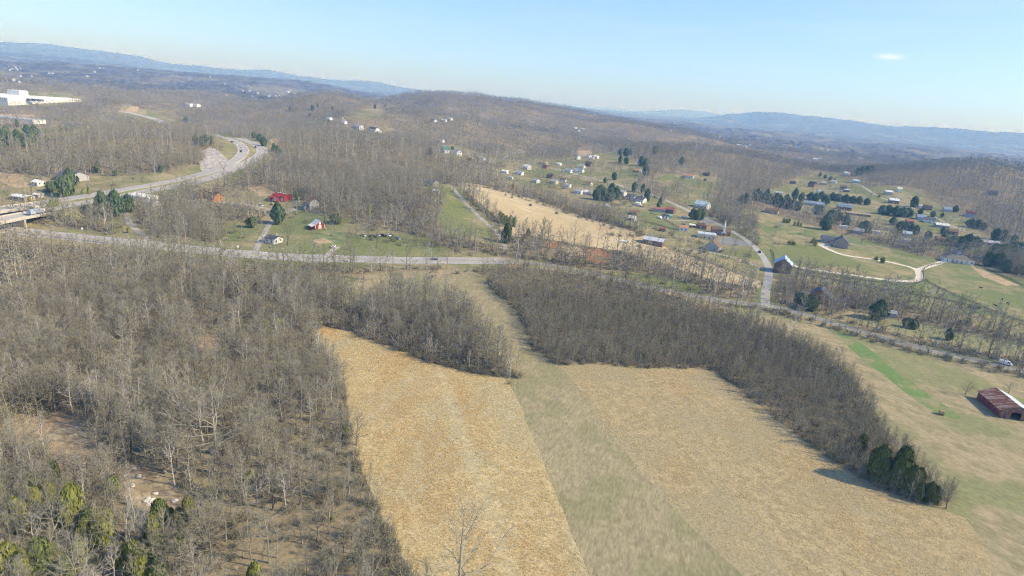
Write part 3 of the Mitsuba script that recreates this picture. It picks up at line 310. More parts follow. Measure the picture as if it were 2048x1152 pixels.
BUILDINGS = [
    ('house', 'house', np.float64(-158.5), np.float64(387.7), -24, 8.0, 8, 2.7, 0.42, 'white', 'slate', 'wct', 'white ranch house with dark roof by the highway, left of the parked white car'),
    ('barn', 'barn', np.float64(-142.2), np.float64(426.3), -48, 6.5, 6.5, 3.0, 0.8, 'red', 'white', 'bd', 'small red barn with white roof and white cross-braced doors on the green lawn'),
    ('farmhouse', 'house', np.float64(-165.9), np.float64(480.9), -35, 9.0, 9, 5.0, 0.6, 'grey', 'brown', 'wcp', 'two-storey grey farmhouse with brown roof at the edge of the bare woods'),
    ('barn', 'barn', np.float64(-198.9), np.float64(506.9), -28, 13.1, 9, 3.8, 0.32, 'red', 'red', 'lb', 'long red barn complex with bright red metal roofs above the farm lane'),
    ('log_house', 'house', np.float64(-251.0), np.float64(486.9), -14, 17.8, 10, 3.6, 0.6, 'log', 'darkbrown', 'wcg', 'orange log house with dark brown roof among bare trees left of the red barn complex'),
    ('mobile_home', 'mobile home', np.float64(-358.9), np.float64(431.9), -12, 13.1, 8, 2.6, 0.22, 'tan', 'whitemetal', 'w', 'tan mobile home with a broad white metal roof left of the interstate'),
    ('shed', 'shed', np.float64(-355.3), np.float64(442.0), -8, 5.0, 5, 2.3, 0.2, 'grey', 'whitemetal', '', 'open shed with white roof right of the tan mobile home'),
    ('barn', 'barn', np.float64(-369.7), np.float64(498.5), -16, 16.0, 16, 3.6, 0.4, 'grey', 'slate', 'b', 'wide grey barn with dark roof behind the big pine on the left'),
    ('cabin', 'house', np.float64(-379.3), np.float64(474.6), -20, 7.0, 7, 2.6, 0.4, 'white', 'white', 'w', 'small white cabin on the tan slope, left of the grey barn'),
    ('cabin', 'house', np.float64(-374.5), np.float64(478.4), -20, 6.0, 6, 2.4, 0.4, 'cream', 'tan', '', 'cream outbuilding just right of the small white cabin on the tan slope'),
    ('house', 'house', np.float64(-287.7), np.float64(461.3), -12, 16.4, 9, 3, 0.3, 'white', 'white', 'w', 'long white house half hidden by trees beside the interstate'),
    ('house', 'house', np.float64(-276.5), np.float64(452.1), -12, 8.0, 8, 3, 0.35, 'white', 'grey', 'w', 'low white house with grey roof in front of the long white house'),
    ('house', 'house', np.float64(-80.0), np.float64(544.4), -24, 10.0, 10, 3.2, 0.45, 'greygreen', 'slate', 'wc', 'grey-green house with dark roof on the grassy hilltop above the straw slope'),
    ('shed', 'shed', np.float64(-71.0), np.float64(516.5), -20, 4.5, 5, 2.4, 0.3, 'grey', 'whitemetal', '', 'small white-roofed shed on the lawn below the grey-green hilltop house'),
    ('house', 'house', np.float64(-339.8), np.float64(1272.0), -40, 19.6, 10, 5, 0.6, 'white', 'grey', 'w', 'tall white gabled house left of the far green hill pasture'),
    ('house', 'house', np.float64(-309.5), np.float64(1278.0), -35, 21.2, 10, 4.5, 0.6, 'white', 'darkroof', 'wc', 'white house with dark roof and low wing beside the far green pasture'),
    ('garage', 'garage', np.float64(-299.2), np.float64(1273.5), -35, 10.4, 8, 3, 0.3, 'white', 'white', '', 'low white garage attached to the white house by the far green pasture'),
    ('house', 'house', np.float64(-425.7), np.float64(1357.2), -30, 9.0, 9, 4, 0.6, 'white', 'grey', '', 'small white house on the far lawn left of the curving road'),
    ('house', 'house', np.float64(-375.6), np.float64(1296.9), -30, 9.0, 9, 3, 0.5, 'white', 'grey', '', 'white cottage at the foot of the curving far road'),
    ('house', 'house', np.float64(-114.9), np.float64(904.9), 48, 10.0, 10, 4.5, 0.8, 'white', 'greenroof', 'w', 'white house with steep teal green roof on the upper meadow'),
    ('house', 'house', np.float64(-170.0), np.float64(1266.1), -35, 13.1, 9, 3.5, 0.6, 'white', 'grey', '', 'white gabled house above the teal-roofed house'),
    ('house', 'house', np.float64(-96.2), np.float64(902.4), -50, 9.0, 9, 4.5, 0.7, 'white', 'grey', 'w', 'tall white gabled house just right of the teal-roofed house'),
    ('shed', 'shed', np.float64(-76.0), np.float64(875.3), -15, 5.1, 5, 2.2, 0.3, 'red', 'rust', '', 'low rusty red shed on the upper meadow'),
    ('house', 'house', np.float64(-60.8), np.float64(911.5), -25, 8.0, 8, 3, 0.5, 'white', 'grey', '', 'small white house at the end of the upper meadow lane'),
    ('house', 'house', np.float64(-22.6), np.float64(808.8), -20, 7.0, 7, 3, 0.3, 'white', 'white', 'w', 'leftmost white cottage of the village below the wooded hill'),
    ('house', 'house', np.float64(-3.5), np.float64(815.4), -25, 8.8, 8, 3, 0.35, 'white', 'blueroof', 'w', 'white cottage with blue-grey roof near the left end of the village'),
    ('house', 'house', np.float64(6.2), np.float64(884.6), -40, 9.0, 9, 4, 0.6, 'white', 'white', 'w', 'white gabled house behind the blue-grey roofed cottage'),
    ('shed', 'shed', np.float64(-14.0), np.float64(768.7), -20, 5.4, 6, 2.6, 0.4, 'green', 'grey', '', 'small pale green shed below the leftmost white cottage'),
    ('house', 'house', np.float64(18.1), np.float64(767.1), -40, 7.0, 7, 3.2, 0.45, 'white', 'grey', 'w', 'white house among bare trees under the village street'),
    ('house', 'house', np.float64(32.4), np.float64(989.9), -22, 11.0, 10, 3, 0.35, 'tan', 'pinkroof', 'w', 'tan ranch house with faded pinkish roof at the back of the village'),
    ('house', 'house', np.float64(33.5), np.float64(934.3), -25, 8.0, 8, 3, 0.4, 'brick', 'darkroof', '', 'dark brick house in front of the pinkish-roofed ranch house'),
    ('house', 'house', np.float64(57.1), np.float64(988.4), -30, 6.0, 6, 2.8, 0.4, 'white', 'white', '', 'tiny white house behind the blue-roofed village house'),
    ('house', 'house', np.float64(67.6), np.float64(909.7), -24, 9.0, 9, 3, 0.4, 'white', 'blueroof', 'wc', 'blue-roofed white house on the mown village lawn loop'),
    ('house', 'house', np.float64(79.6), np.float64(923.4), -35, 7.0, 7, 3.2, 0.5, 'white', 'grey', '', 'white cottage just right of the blue-roofed village house'),
    ('house', 'house', np.float64(86.9), np.float64(920.8), -35, 7.0, 7, 3.5, 0.5, 'white', 'blueroof', 'w', 'white cottage with blue roof at the right of the lawn loop'),
    ('house', 'house', np.float64(92.1), np.float64(967.9), -28, 8.0, 8, 3.4, 0.4, 'cream', 'grey', '', 'cream house behind the lawn loop cottages'),
    ('house', 'house', np.float64(104.4), np.float64(992.2), -30, 9.0, 9, 4.2, 0.6, 'brown', 'darkroof', '', 'dark brown house at the edge of the trees right of the lawn loop'),
    ('house', 'house', np.float64(38.0), np.float64(819.8), -30, 9.0, 9, 3.4, 0.5, 'brown', 'darkroof', 'w', 'brown house with dark roof beside the village street'),
    ('house', 'house', np.float64(53.9), np.float64(804.5), -20, 7.6, 7, 2.8, 0.3, 'white', 'darkroof', 'w', 'low white house with dark roof right of the brown street house'),
    ('house', 'house', np.float64(41.0), np.float64(775.6), -30, 8.0, 8, 3.2, 0.5, 'cream', 'grey', '', 'cream house with pale blue-grey roof below the village street'),
    ('house', 'house', np.float64(57.2), np.float64(759.5), -25, 7.0, 7, 3, 0.4, 'white', 'grey', '', 'white house hidden among trees in the middle of the village'),
    ('house', 'house', np.float64(86.9), np.float64(792.2), -30, 7.0, 7, 3, 0.4, 'cream', 'brown', '', 'cream house behind the dark pine clump'),
    ('house', 'house', np.float64(92.2), np.float64(1068.1), -60, 7.0, 7, 4.5, 0.7, 'white', 'grey', '', 'narrow white gabled house high in the village woods'),
    ('house', 'house', np.float64(113.4), np.float64(1095.3), -40, 8.0, 8, 3.4, 0.5, 'white', 'grey', '', 'white house on the upper village clearing, left one'),
    ('house', 'house', np.float64(125.4), np.float64(1084.6), -30, 8.0, 8, 3, 0.4, 'white', 'white', '', 'white house on the upper village clearing, right one'),
    ('house', 'house', np.float64(117.0), np.float64(1069.3), -20, 6.0, 6, 2.6, 0.3, 'cream', 'grey', '', 'low cream trailer between the two upper clearing houses'),
    ('house', 'house', np.float64(68.7), np.float64(721.1), -30, 8.0, 8, 3.2, 0.5, 'white', 'grey', 'w', 'white house with grey roof left of the dark pine clump'),
    ('house', 'house', np.float64(78.2), np.float64(722.1), -20, 7.0, 7, 3, 0.4, 'white', 'white', 'w', 'white cottage touching the left side of the dark pine clump'),
    ('house', 'house', np.float64(122.0), np.float64(734.3), -45, 7.0, 7, 4, 0.6, 'white', 'white', '', 'small white house right of the dark pine clump'),
    ('house', 'house', np.float64(129.1), np.float64(713.7), -36, 10.0, 10, 3.2, 0.5, 'white', 'slate', 'wc', 'white house with slate roof by the street, upper of two matching houses'),
    ('house', 'house', np.float64(138.4), np.float64(703.1), -36, 10.0, 10, 3.2, 0.5, 'white', 'slate', 'wc', 'white house with slate roof by the street, lower of two matching houses'),
    ('shed', 'shed', np.float64(131.8), np.float64(681.0), -20, 5.0, 5, 2.6, 0.3, 'white', 'white', '', 'white boat shelter below the two matching slate-roofed houses'),
    ('barn', 'barn', np.float64(118.1), np.float64(626.6), -28, 8.0, 8, 3.0, 0.35, 'oldwood', 'rust', 'd', 'weathered brown barn above the white garden shed'),
    ('shed', 'garden shed', np.float64(111.2), np.float64(590.8), -30, 6.3, 7, 3, 0.45, 'white', 'white', 'w', 'white garden shed with pale roof below the weathered brown barn'),
    ('shed', 'shed', np.float64(150.3), np.float64(655.9), -14, 13.2, 8, 2.8, 0.3, 'grey', 'redroof', '', 'open shed with long faded red roof beside the village street'),
    ('barn', 'barn', np.float64(162.3), np.float64(653.9), -34, 9.0, 9, 4, 0.5, 'oldwood', 'redroof', 'd', 'weathered grey barn with red roof, right of the long red-roofed shed'),
    ('cabin', 'house', np.float64(149.7), np.float64(622.1), -18, 6.0, 6, 2.6, 0.4, 'white', 'darkroof', 'w', 'little white cabin between the camper and the teal shed'),
    ('shed', 'shed', np.float64(155.3), np.float64(626.7), -18, 4.5, 5, 2.5, 0.4, 'teal', 'teal', '', 'small teal shed beside the little white cabin'),
    ('house', 'house', np.float64(209.0), np.float64(701.6), -40, 14.9, 11, 4.2, 0.6, 'white', 'iceblue', 'wcp', 'large white house with ice-blue metal roof beyond the street'),
    ('house', 'house', np.float64(155.2), np.float64(567.6), -8, 8.0, 8, 3.2, 0.4, 'white', 'orangeroof', 'wc', 'white cottage with orange roof and chimney left of the brown hip-roofed house'),
    ('house', 'house', np.float64(179.1), np.float64(587.7), -36, 10.5, 10, 3.2, 0.45, 'brick', 'brown', 'wh', 'brown hip-roofed house on the lawn above the church'),
    ('carport', 'carport', np.float64(169.0), np.float64(588.4), -18, 6.0, 6, 2.3, 0.1, 'cream', 'white', 'o', 'flat white carport left of the brown hip-roofed house'),
    ('shed', 'shed', np.float64(131.7), np.float64(550.7), -20, 5.4, 6, 2.5, 0.4, 'oldwood', 'rust', '', 'small rusty-roofed shed in the fenced green yard'),
    ('barn', 'barn', np.float64(111.3), np.float64(486.3), -24, 15.8, 12, 3.8, 0.28, 'oldwood', 'galv', 'b', 'long weathered barn with bright metal roof on the straw field'),
    ('church_hall', 'hall', np.float64(170.1), np.float64(542.7), -12, 15.8, 12, 4, 0.12, 'cream', 'galv', 'w', 'long cream church hall with flat grey metal roof'),
    ('church', 'church', np.float64(189.9), np.float64(566.7), -12, 16.5, 12, 3.4, 0.5, 'brick', 'brown', 's', 'brown brick church with a white steeple and white porch'),
    ('chalet', 'house', np.float64(162.4), np.float64(495.4), 58, 11.0, 11, 3.2, 1.0, 'bluegrey', 'brown', 'wC', 'steep blue-grey gabled house with brown roof beside the church drive'),
    ('house', 'house', np.float64(294.7), np.float64(715.9), -30, 14.1, 10, 3.2, 0.4, 'tan', 'brown', 'wc', 'tan house with brown roof on the slope beside the pine row'),
    ('house', 'house', np.float64(368.6), np.float64(885.1), -24, 10.0, 9, 3, 0.4, 'white', 'grey', 'w', 'white house behind the dark pine row'),
    ('shed', 'barn', np.float64(447.9), np.float64(1029.9), -15, 8.3, 7, 3, 0.4, 'oldwood', 'darkroof', '', 'small dark barn on the far tan pasture'),
    ('house', 'house', np.float64(472.7), np.float64(1012.5), -50, 10.0, 10, 4.5, 0.7, 'brown', 'darkroof', 'w', 'dark steep-gabled house alone on the far pasture'),
    ('house', 'house', np.float64(502.0), np.float64(1038.0), -15, 8.1, 8, 3, 0.35, 'greygreen', 'grey', '', 'grey-green house left of the far orchard'),
    ('house', 'house', np.float64(528.1), np.float64(1057.0), -30, 8.0, 8, 3.5, 0.5, 'white', 'grey', '', 'white house at the head of the far orchard'),
    ('house', 'house', np.float64(513.5), np.float64(993.3), -25, 9.0, 9, 4, 0.5, 'brown', 'brown', '', 'brown house beside the far orchard, upper one'),
    ('shed', 'barn', np.float64(505.7), np.float64(967.5), -15, 7.6, 7, 3, 0.3, 'oldwood', 'grey', '', 'low dark barn below the brown orchard house'),
    ('trailer', 'trailer', np.float64(456.0), np.float64(948.3), -12, 6.8, 5, 3, 0.1, 'white', 'white', '', 'white trailer standing behind the row of round evergreens'),
    ('house', 'house', np.float64(386.5), np.float64(811.4), -20, 24.1, 11, 3, 0.4, 'bluegrey', 'blueroof', 'wc', 'long blue-grey ranch house below the row of round evergreens'),
    ('house', 'house', np.float64(422.2), np.float64(802.8), -20, 16.8, 9, 4, 0.7, 'brown', 'blueroof', 'wcD', 'dark house with dormers in the blue-grey roof on the middle lawn'),
    ('shed', 'shed', np.float64(421.4), np.float64(765.6), -14, 28.4, 5, 2.2, 0.3, 'brown', 'tan', '', 'very long low tan-roofed shed below the dormered house'),
    ('trailer', 'trailer', np.float64(354.1), np.float64(664.9), -14, 8.0, 4, 2.8, 0.1, 'white', 'white', '', 'long white trailer under the dark evergreens'),
    ('house', 'house', np.float64(357.9), np.float64(640.3), -28, 9.0, 9, 3.2, 0.5, 'grey', 'grey', 'w', 'small grey house right of the long white trailer'),
    ('trailer', 'trailer', np.float64(381.1), np.float64(648.1), -12, 9.1, 4, 2.8, 0.1, 'white', 'white', '', 'white trailer behind the large bare oak'),
    ('house', 'house', np.float64(293.2), np.float64(571.2), -20, 12.6, 10, 3.2, 0.55, 'grey', 'slate', 'w', 'grey garage wing of the large stone house on the curved drive'),
    ('house', 'house', np.float64(297.2), np.float64(555.0), 62, 12.0, 12, 5.5, 0.75, 'stone', 'slate', 'wcp', 'large grey stone house with front gable on the curved concrete drive'),
    ('barn', 'barn', np.float64(197.6), np.float64(439.8), 66, 12.0, 12, 6.5, 0.75, 'barnwood', 'bluemetal', 'd', 'tall weathered barn with pale blue metal roof beside the country road'),
    ('house', 'house', np.float64(392.1), np.float64(536.4), -16, 22.4, 12, 3.4, 0.45, 'white', 'greyroof', 'wchq', 'long white ranch house with grey hip roof at the end of the concrete drive'),
    ('house', 'house', np.float64(191.6), np.float64(366.4), 60, 11.0, 11, 5.0, 0.7, 'brick', 'slate', 'wcp', 'red brick house with dark slate roof among trees by the county road'),
    ('shed', 'shed', np.float64(225.8), np.float64(348.9), -14, 5.4, 6, 2.6, 0.3, 'grey', 'grey', '', 'small grey shed behind the roadside trees on the right'),
    ('house', 'house', np.float64(559.6), np.float64(948.2), -18, 10.0, 9, 3.4, 0.4, 'grey', 'whitemetal', '', 'grey house with white porch roof on the far green corridor'),
    ('house', 'house', np.float64(586.8), np.float64(968.0), -18, 6.0, 6, 4, 0.5, 'white', 'white', '', 'small white garage at the foot of the dark wooded hill'),
    ('house', 'house', np.float64(530.9), np.float64(881.9), -20, 11.8, 10, 4, 0.5, 'brown', 'whitemetal', 'w', 'dark house with bright white roof panel beside the far road'),
    ('trailer', 'trailer', np.float64(552.9), np.float64(857.3), -30, 8.1, 5, 3, 0.2, 'white', 'white', '', 'slanting white trailer right of the tall round pine'),
    ('house', 'house', np.float64(554.2), np.float64(842.2), -25, 10.2, 10, 3.4, 0.5, 'brown', 'darkroof', '', 'dark-roofed house below the slanting white trailer'),
    ('house', 'house', np.float64(576.8), np.float64(835.2), -20, 9.0, 9, 3.4, 0.5, 'grey', 'blueroof', '', 'blue-grey house at the foot of the dark wooded hill'),
    ('house', 'house', np.float64(590.6), np.float64(809.5), -30, 9.8, 9, 4.2, 0.6, 'bluegrey', 'maroon', '', 'blue-grey house with maroon roof at the edge of the woods'),
    ('house', 'house', np.float64(501.2), np.float64(767.5), -20, 10.0, 10, 3.2, 0.5, 'bluegrey', 'blueroof', '', 'blue-grey house behind the pine grove, left one'),
    ('house', 'house', np.float64(501.7), np.float64(751.1), -28, 10.9, 10, 3.4, 0.5, 'white', 'slate', 'w', 'white house with slate roof behind the pine grove'),
    ('greenhouse', 'greenhouse', np.float64(499.9), np.float64(725.2), -14, 14.0, 8, 2.6, 0.5, 'greygreen', 'white', '', 'long greenhouse with bright white roof in the far right fields'),
    ('house', 'house', np.float64(468.7), np.float64(736.3), -18, 8.0, 8, 3.2, 0.4, 'brown', 'redroof', '', 'house with faded red roof above the dark pine hedge'),
    ('house', 'house', np.float64(415.3), np.float64(650.7), -28, 8.0, 8, 3.2, 0.5, 'bluegrey', 'iceblue', '', 'small pale blue house below the dark pine hedge'),
    ('house', 'house', np.float64(389.0), np.float64(609.8), -20, 8.0, 8, 3, 0.4, 'white', 'grey', '', 'low white house behind the bare oaks on the right'),
    ('house', 'house', np.float64(412.1), np.float64(607.9), -18, 10.0, 9, 3.2, 0.4, 'brick', 'brown', 'w', 'brick ranch house with white windows right of the bare oaks'),
    ('house', 'house', np.float64(440.9), np.float64(634.6), -18, 9.2, 9, 3.2, 0.4, 'brick', 'brown', '', 'brown-roofed house behind the brick ranch house'),
    ('house', 'house', np.float64(488.0), np.float64(687.9), -18, 9.0, 9, 3.2, 0.5, 'brown', 'brown', 'w', 'dark brown house in the field below the greenhouse'),
    ('house', 'house', np.float64(496.4), np.float64(641.1), -14, 17.4, 10, 3, 0.4, 'brick', 'grey', 'w', 'long brown house between the dark evergreens on the right'),
    ('house', 'house', np.float64(410.0), np.float64(563.4), -28, 9.2, 9, 3.4, 0.5, 'grey', 'slate', '', 'slate-roofed house behind the long white ranch house'),
    ('house', 'house', np.float64(515.3), np.float64(619.5), -25, 11.3, 9, 3.2, 0.4, 'white', 'whitemetal', 'w', 'white house at the right edge behind the tall evergreens'),
    ('house', 'house', np.float64(722.6), np.float64(959.0), -20, 11.3, 10, 4, 0.5, 'brown', 'darkroof', '', 'dark house in a clearing of the wooded hill'),
    ('house', 'house', np.float64(566.8), np.float64(1059.6), -25, 10.4, 9, 3.2, 0.4, 'bluegrey', 'iceblue', '', 'pale blue house where the far road meets the woods'),
    ('house', 'house', np.float64(594.2), np.float64(1149.1), -40, 8.0, 8, 4, 0.5, 'white', 'white', '', 'white house tucked in the woods above the far orchard'),
    ('house', 'house', np.float64(247.6), np.float64(925.2), -22, 14.6, 10, 3.2, 0.4, 'white', 'orangeroof', 'w', 'white ranch house with terracotta roof on the knoll'),
    ('house', 'house', np.float64(288.5), np.float64(978.1), -20, 10.4, 8, 3, 0.4, 'brown', 'darkroof', '', 'dark low house in the trees right of the terracotta-roofed ranch'),
    ('house', 'house', np.float64(171.8), np.float64(941.7), -20, 8.0, 8, 3, 0.4, 'brick', 'orangeroof', '', 'orange brick house under the tall pine'),
    ('garage', 'garage', np.float64(177.2), np.float64(942.2), -20, 6.0, 6, 3, 0.4, 'white', 'white', '', 'white garage right of the orange brick house'),
    ('factory', 'factory', np.float64(-1190.0), np.float64(1466.1), -9, 150.0, 190, 5, 0.04, 'white', 'flatwhite', 'F', 'huge flat white-roofed factory with a tall white block at its left'),
    ('warehouse', 'warehouse', np.float64(-862.1), np.float64(1040.8), -6, 100.5, 25, 6, 0.1, 'white', 'galv', '', 'long white warehouse with grey roof below the factory'),
    ('house', 'house', np.float64(-763.0), np.float64(1052.1), -4, 41.0, 14, 4, 0.2, 'cream', 'slate', '', 'long low cream building with slate roof on the tan ridge'),
    ('house', 'house', np.float64(-1592.7), np.float64(4165.0), -20, 45.0, 15, 5, 0.2, 'white', 'white', '', 'white hall below the left end of the main wooded ridge'),
    ('house', 'house', np.float64(-844.0), np.float64(1572.4), -20, 15.0, 14, 5, 0.4, 'white', 'grey', '', 'white house in the far woods above the interstate'),
    ('house', 'house', np.float64(-828.5), np.float64(1576.5), -20, 12.0, 12, 5, 0.4, 'white', 'grey', '', 'grey-roofed house right of the white one in the far woods'),
]
SPECKS = [
    (-2889.3, 3491.2),
    (-2959.2, 3601.7),
    (-2863.3, 3506.8),
    (-2838.1, 3510.0),
    (-2959.9, 3648.3),
    (-2925.3, 3640.6),
    (-2830.2, 3451.8),
    (-2638.5, 3506.2),
    (-2652.8, 3499.2),
    (-2580.8, 3476.3),
    (-2280.5, 2831.5),
    (-2263.8, 2879.5),
    (-1661.2, 2035.7),
    (-1633.5, 2017.2),
    (-2396.0, 3433.5),
    (-2737.8, 3997.2),
    (-2949.7, 4367.0),
    (-2935.5, 4376.3),
    (-2762.5, 4483.1),
    (-3947.3, 8088.2),
    (-2242.3, 4467.8),
    (-3807.3, 8155.0),
    (-1683.0, 3734.6),
    (-1658.6, 3766.9),
    (-1482.4, 3465.8),
    (-1449.1, 3552.4),
    (-1427.6, 3583.0),
    (-1462.0, 3713.9),
    (-1589.3, 4226.7),
    (-1420.6, 3461.7),
    (-1180.5, 2708.2),
    (-1245.7, 2605.4),
    (-1934.8, 4041.5),
    (-1403.4, 3579.1),
    (-2180.3, 8731.9),
    (-2102.3, 8751.0),
    (-1997.6, 8775.5),
    (-211.5, 1438.5),
    (-190.5, 1452.6),
    (-180.7, 1484.1),
    (177.2, 1995.6),
    (159.2, 1962.7),
    (727.0, 2149.0),
    (749.1, 2152.8),
    (899.5, 2529.2),
    (786.3, 2160.5),
    (870.4, 1987.3),
    (912.7, 1976.2),
    (934.8, 1991.1),
    (957.9, 1972.3),
    (1143.1, 2165.6),
    (1100.3, 2062.4),
    (1367.7, 3199.0),
    (519.5, 2295.9),
    (1265.1, 5481.9),
    (1319.2, 6588.4),
    (1630.3, 8851.1),
    (1731.9, 8831.8),
    (152.3, 1982.5),
]
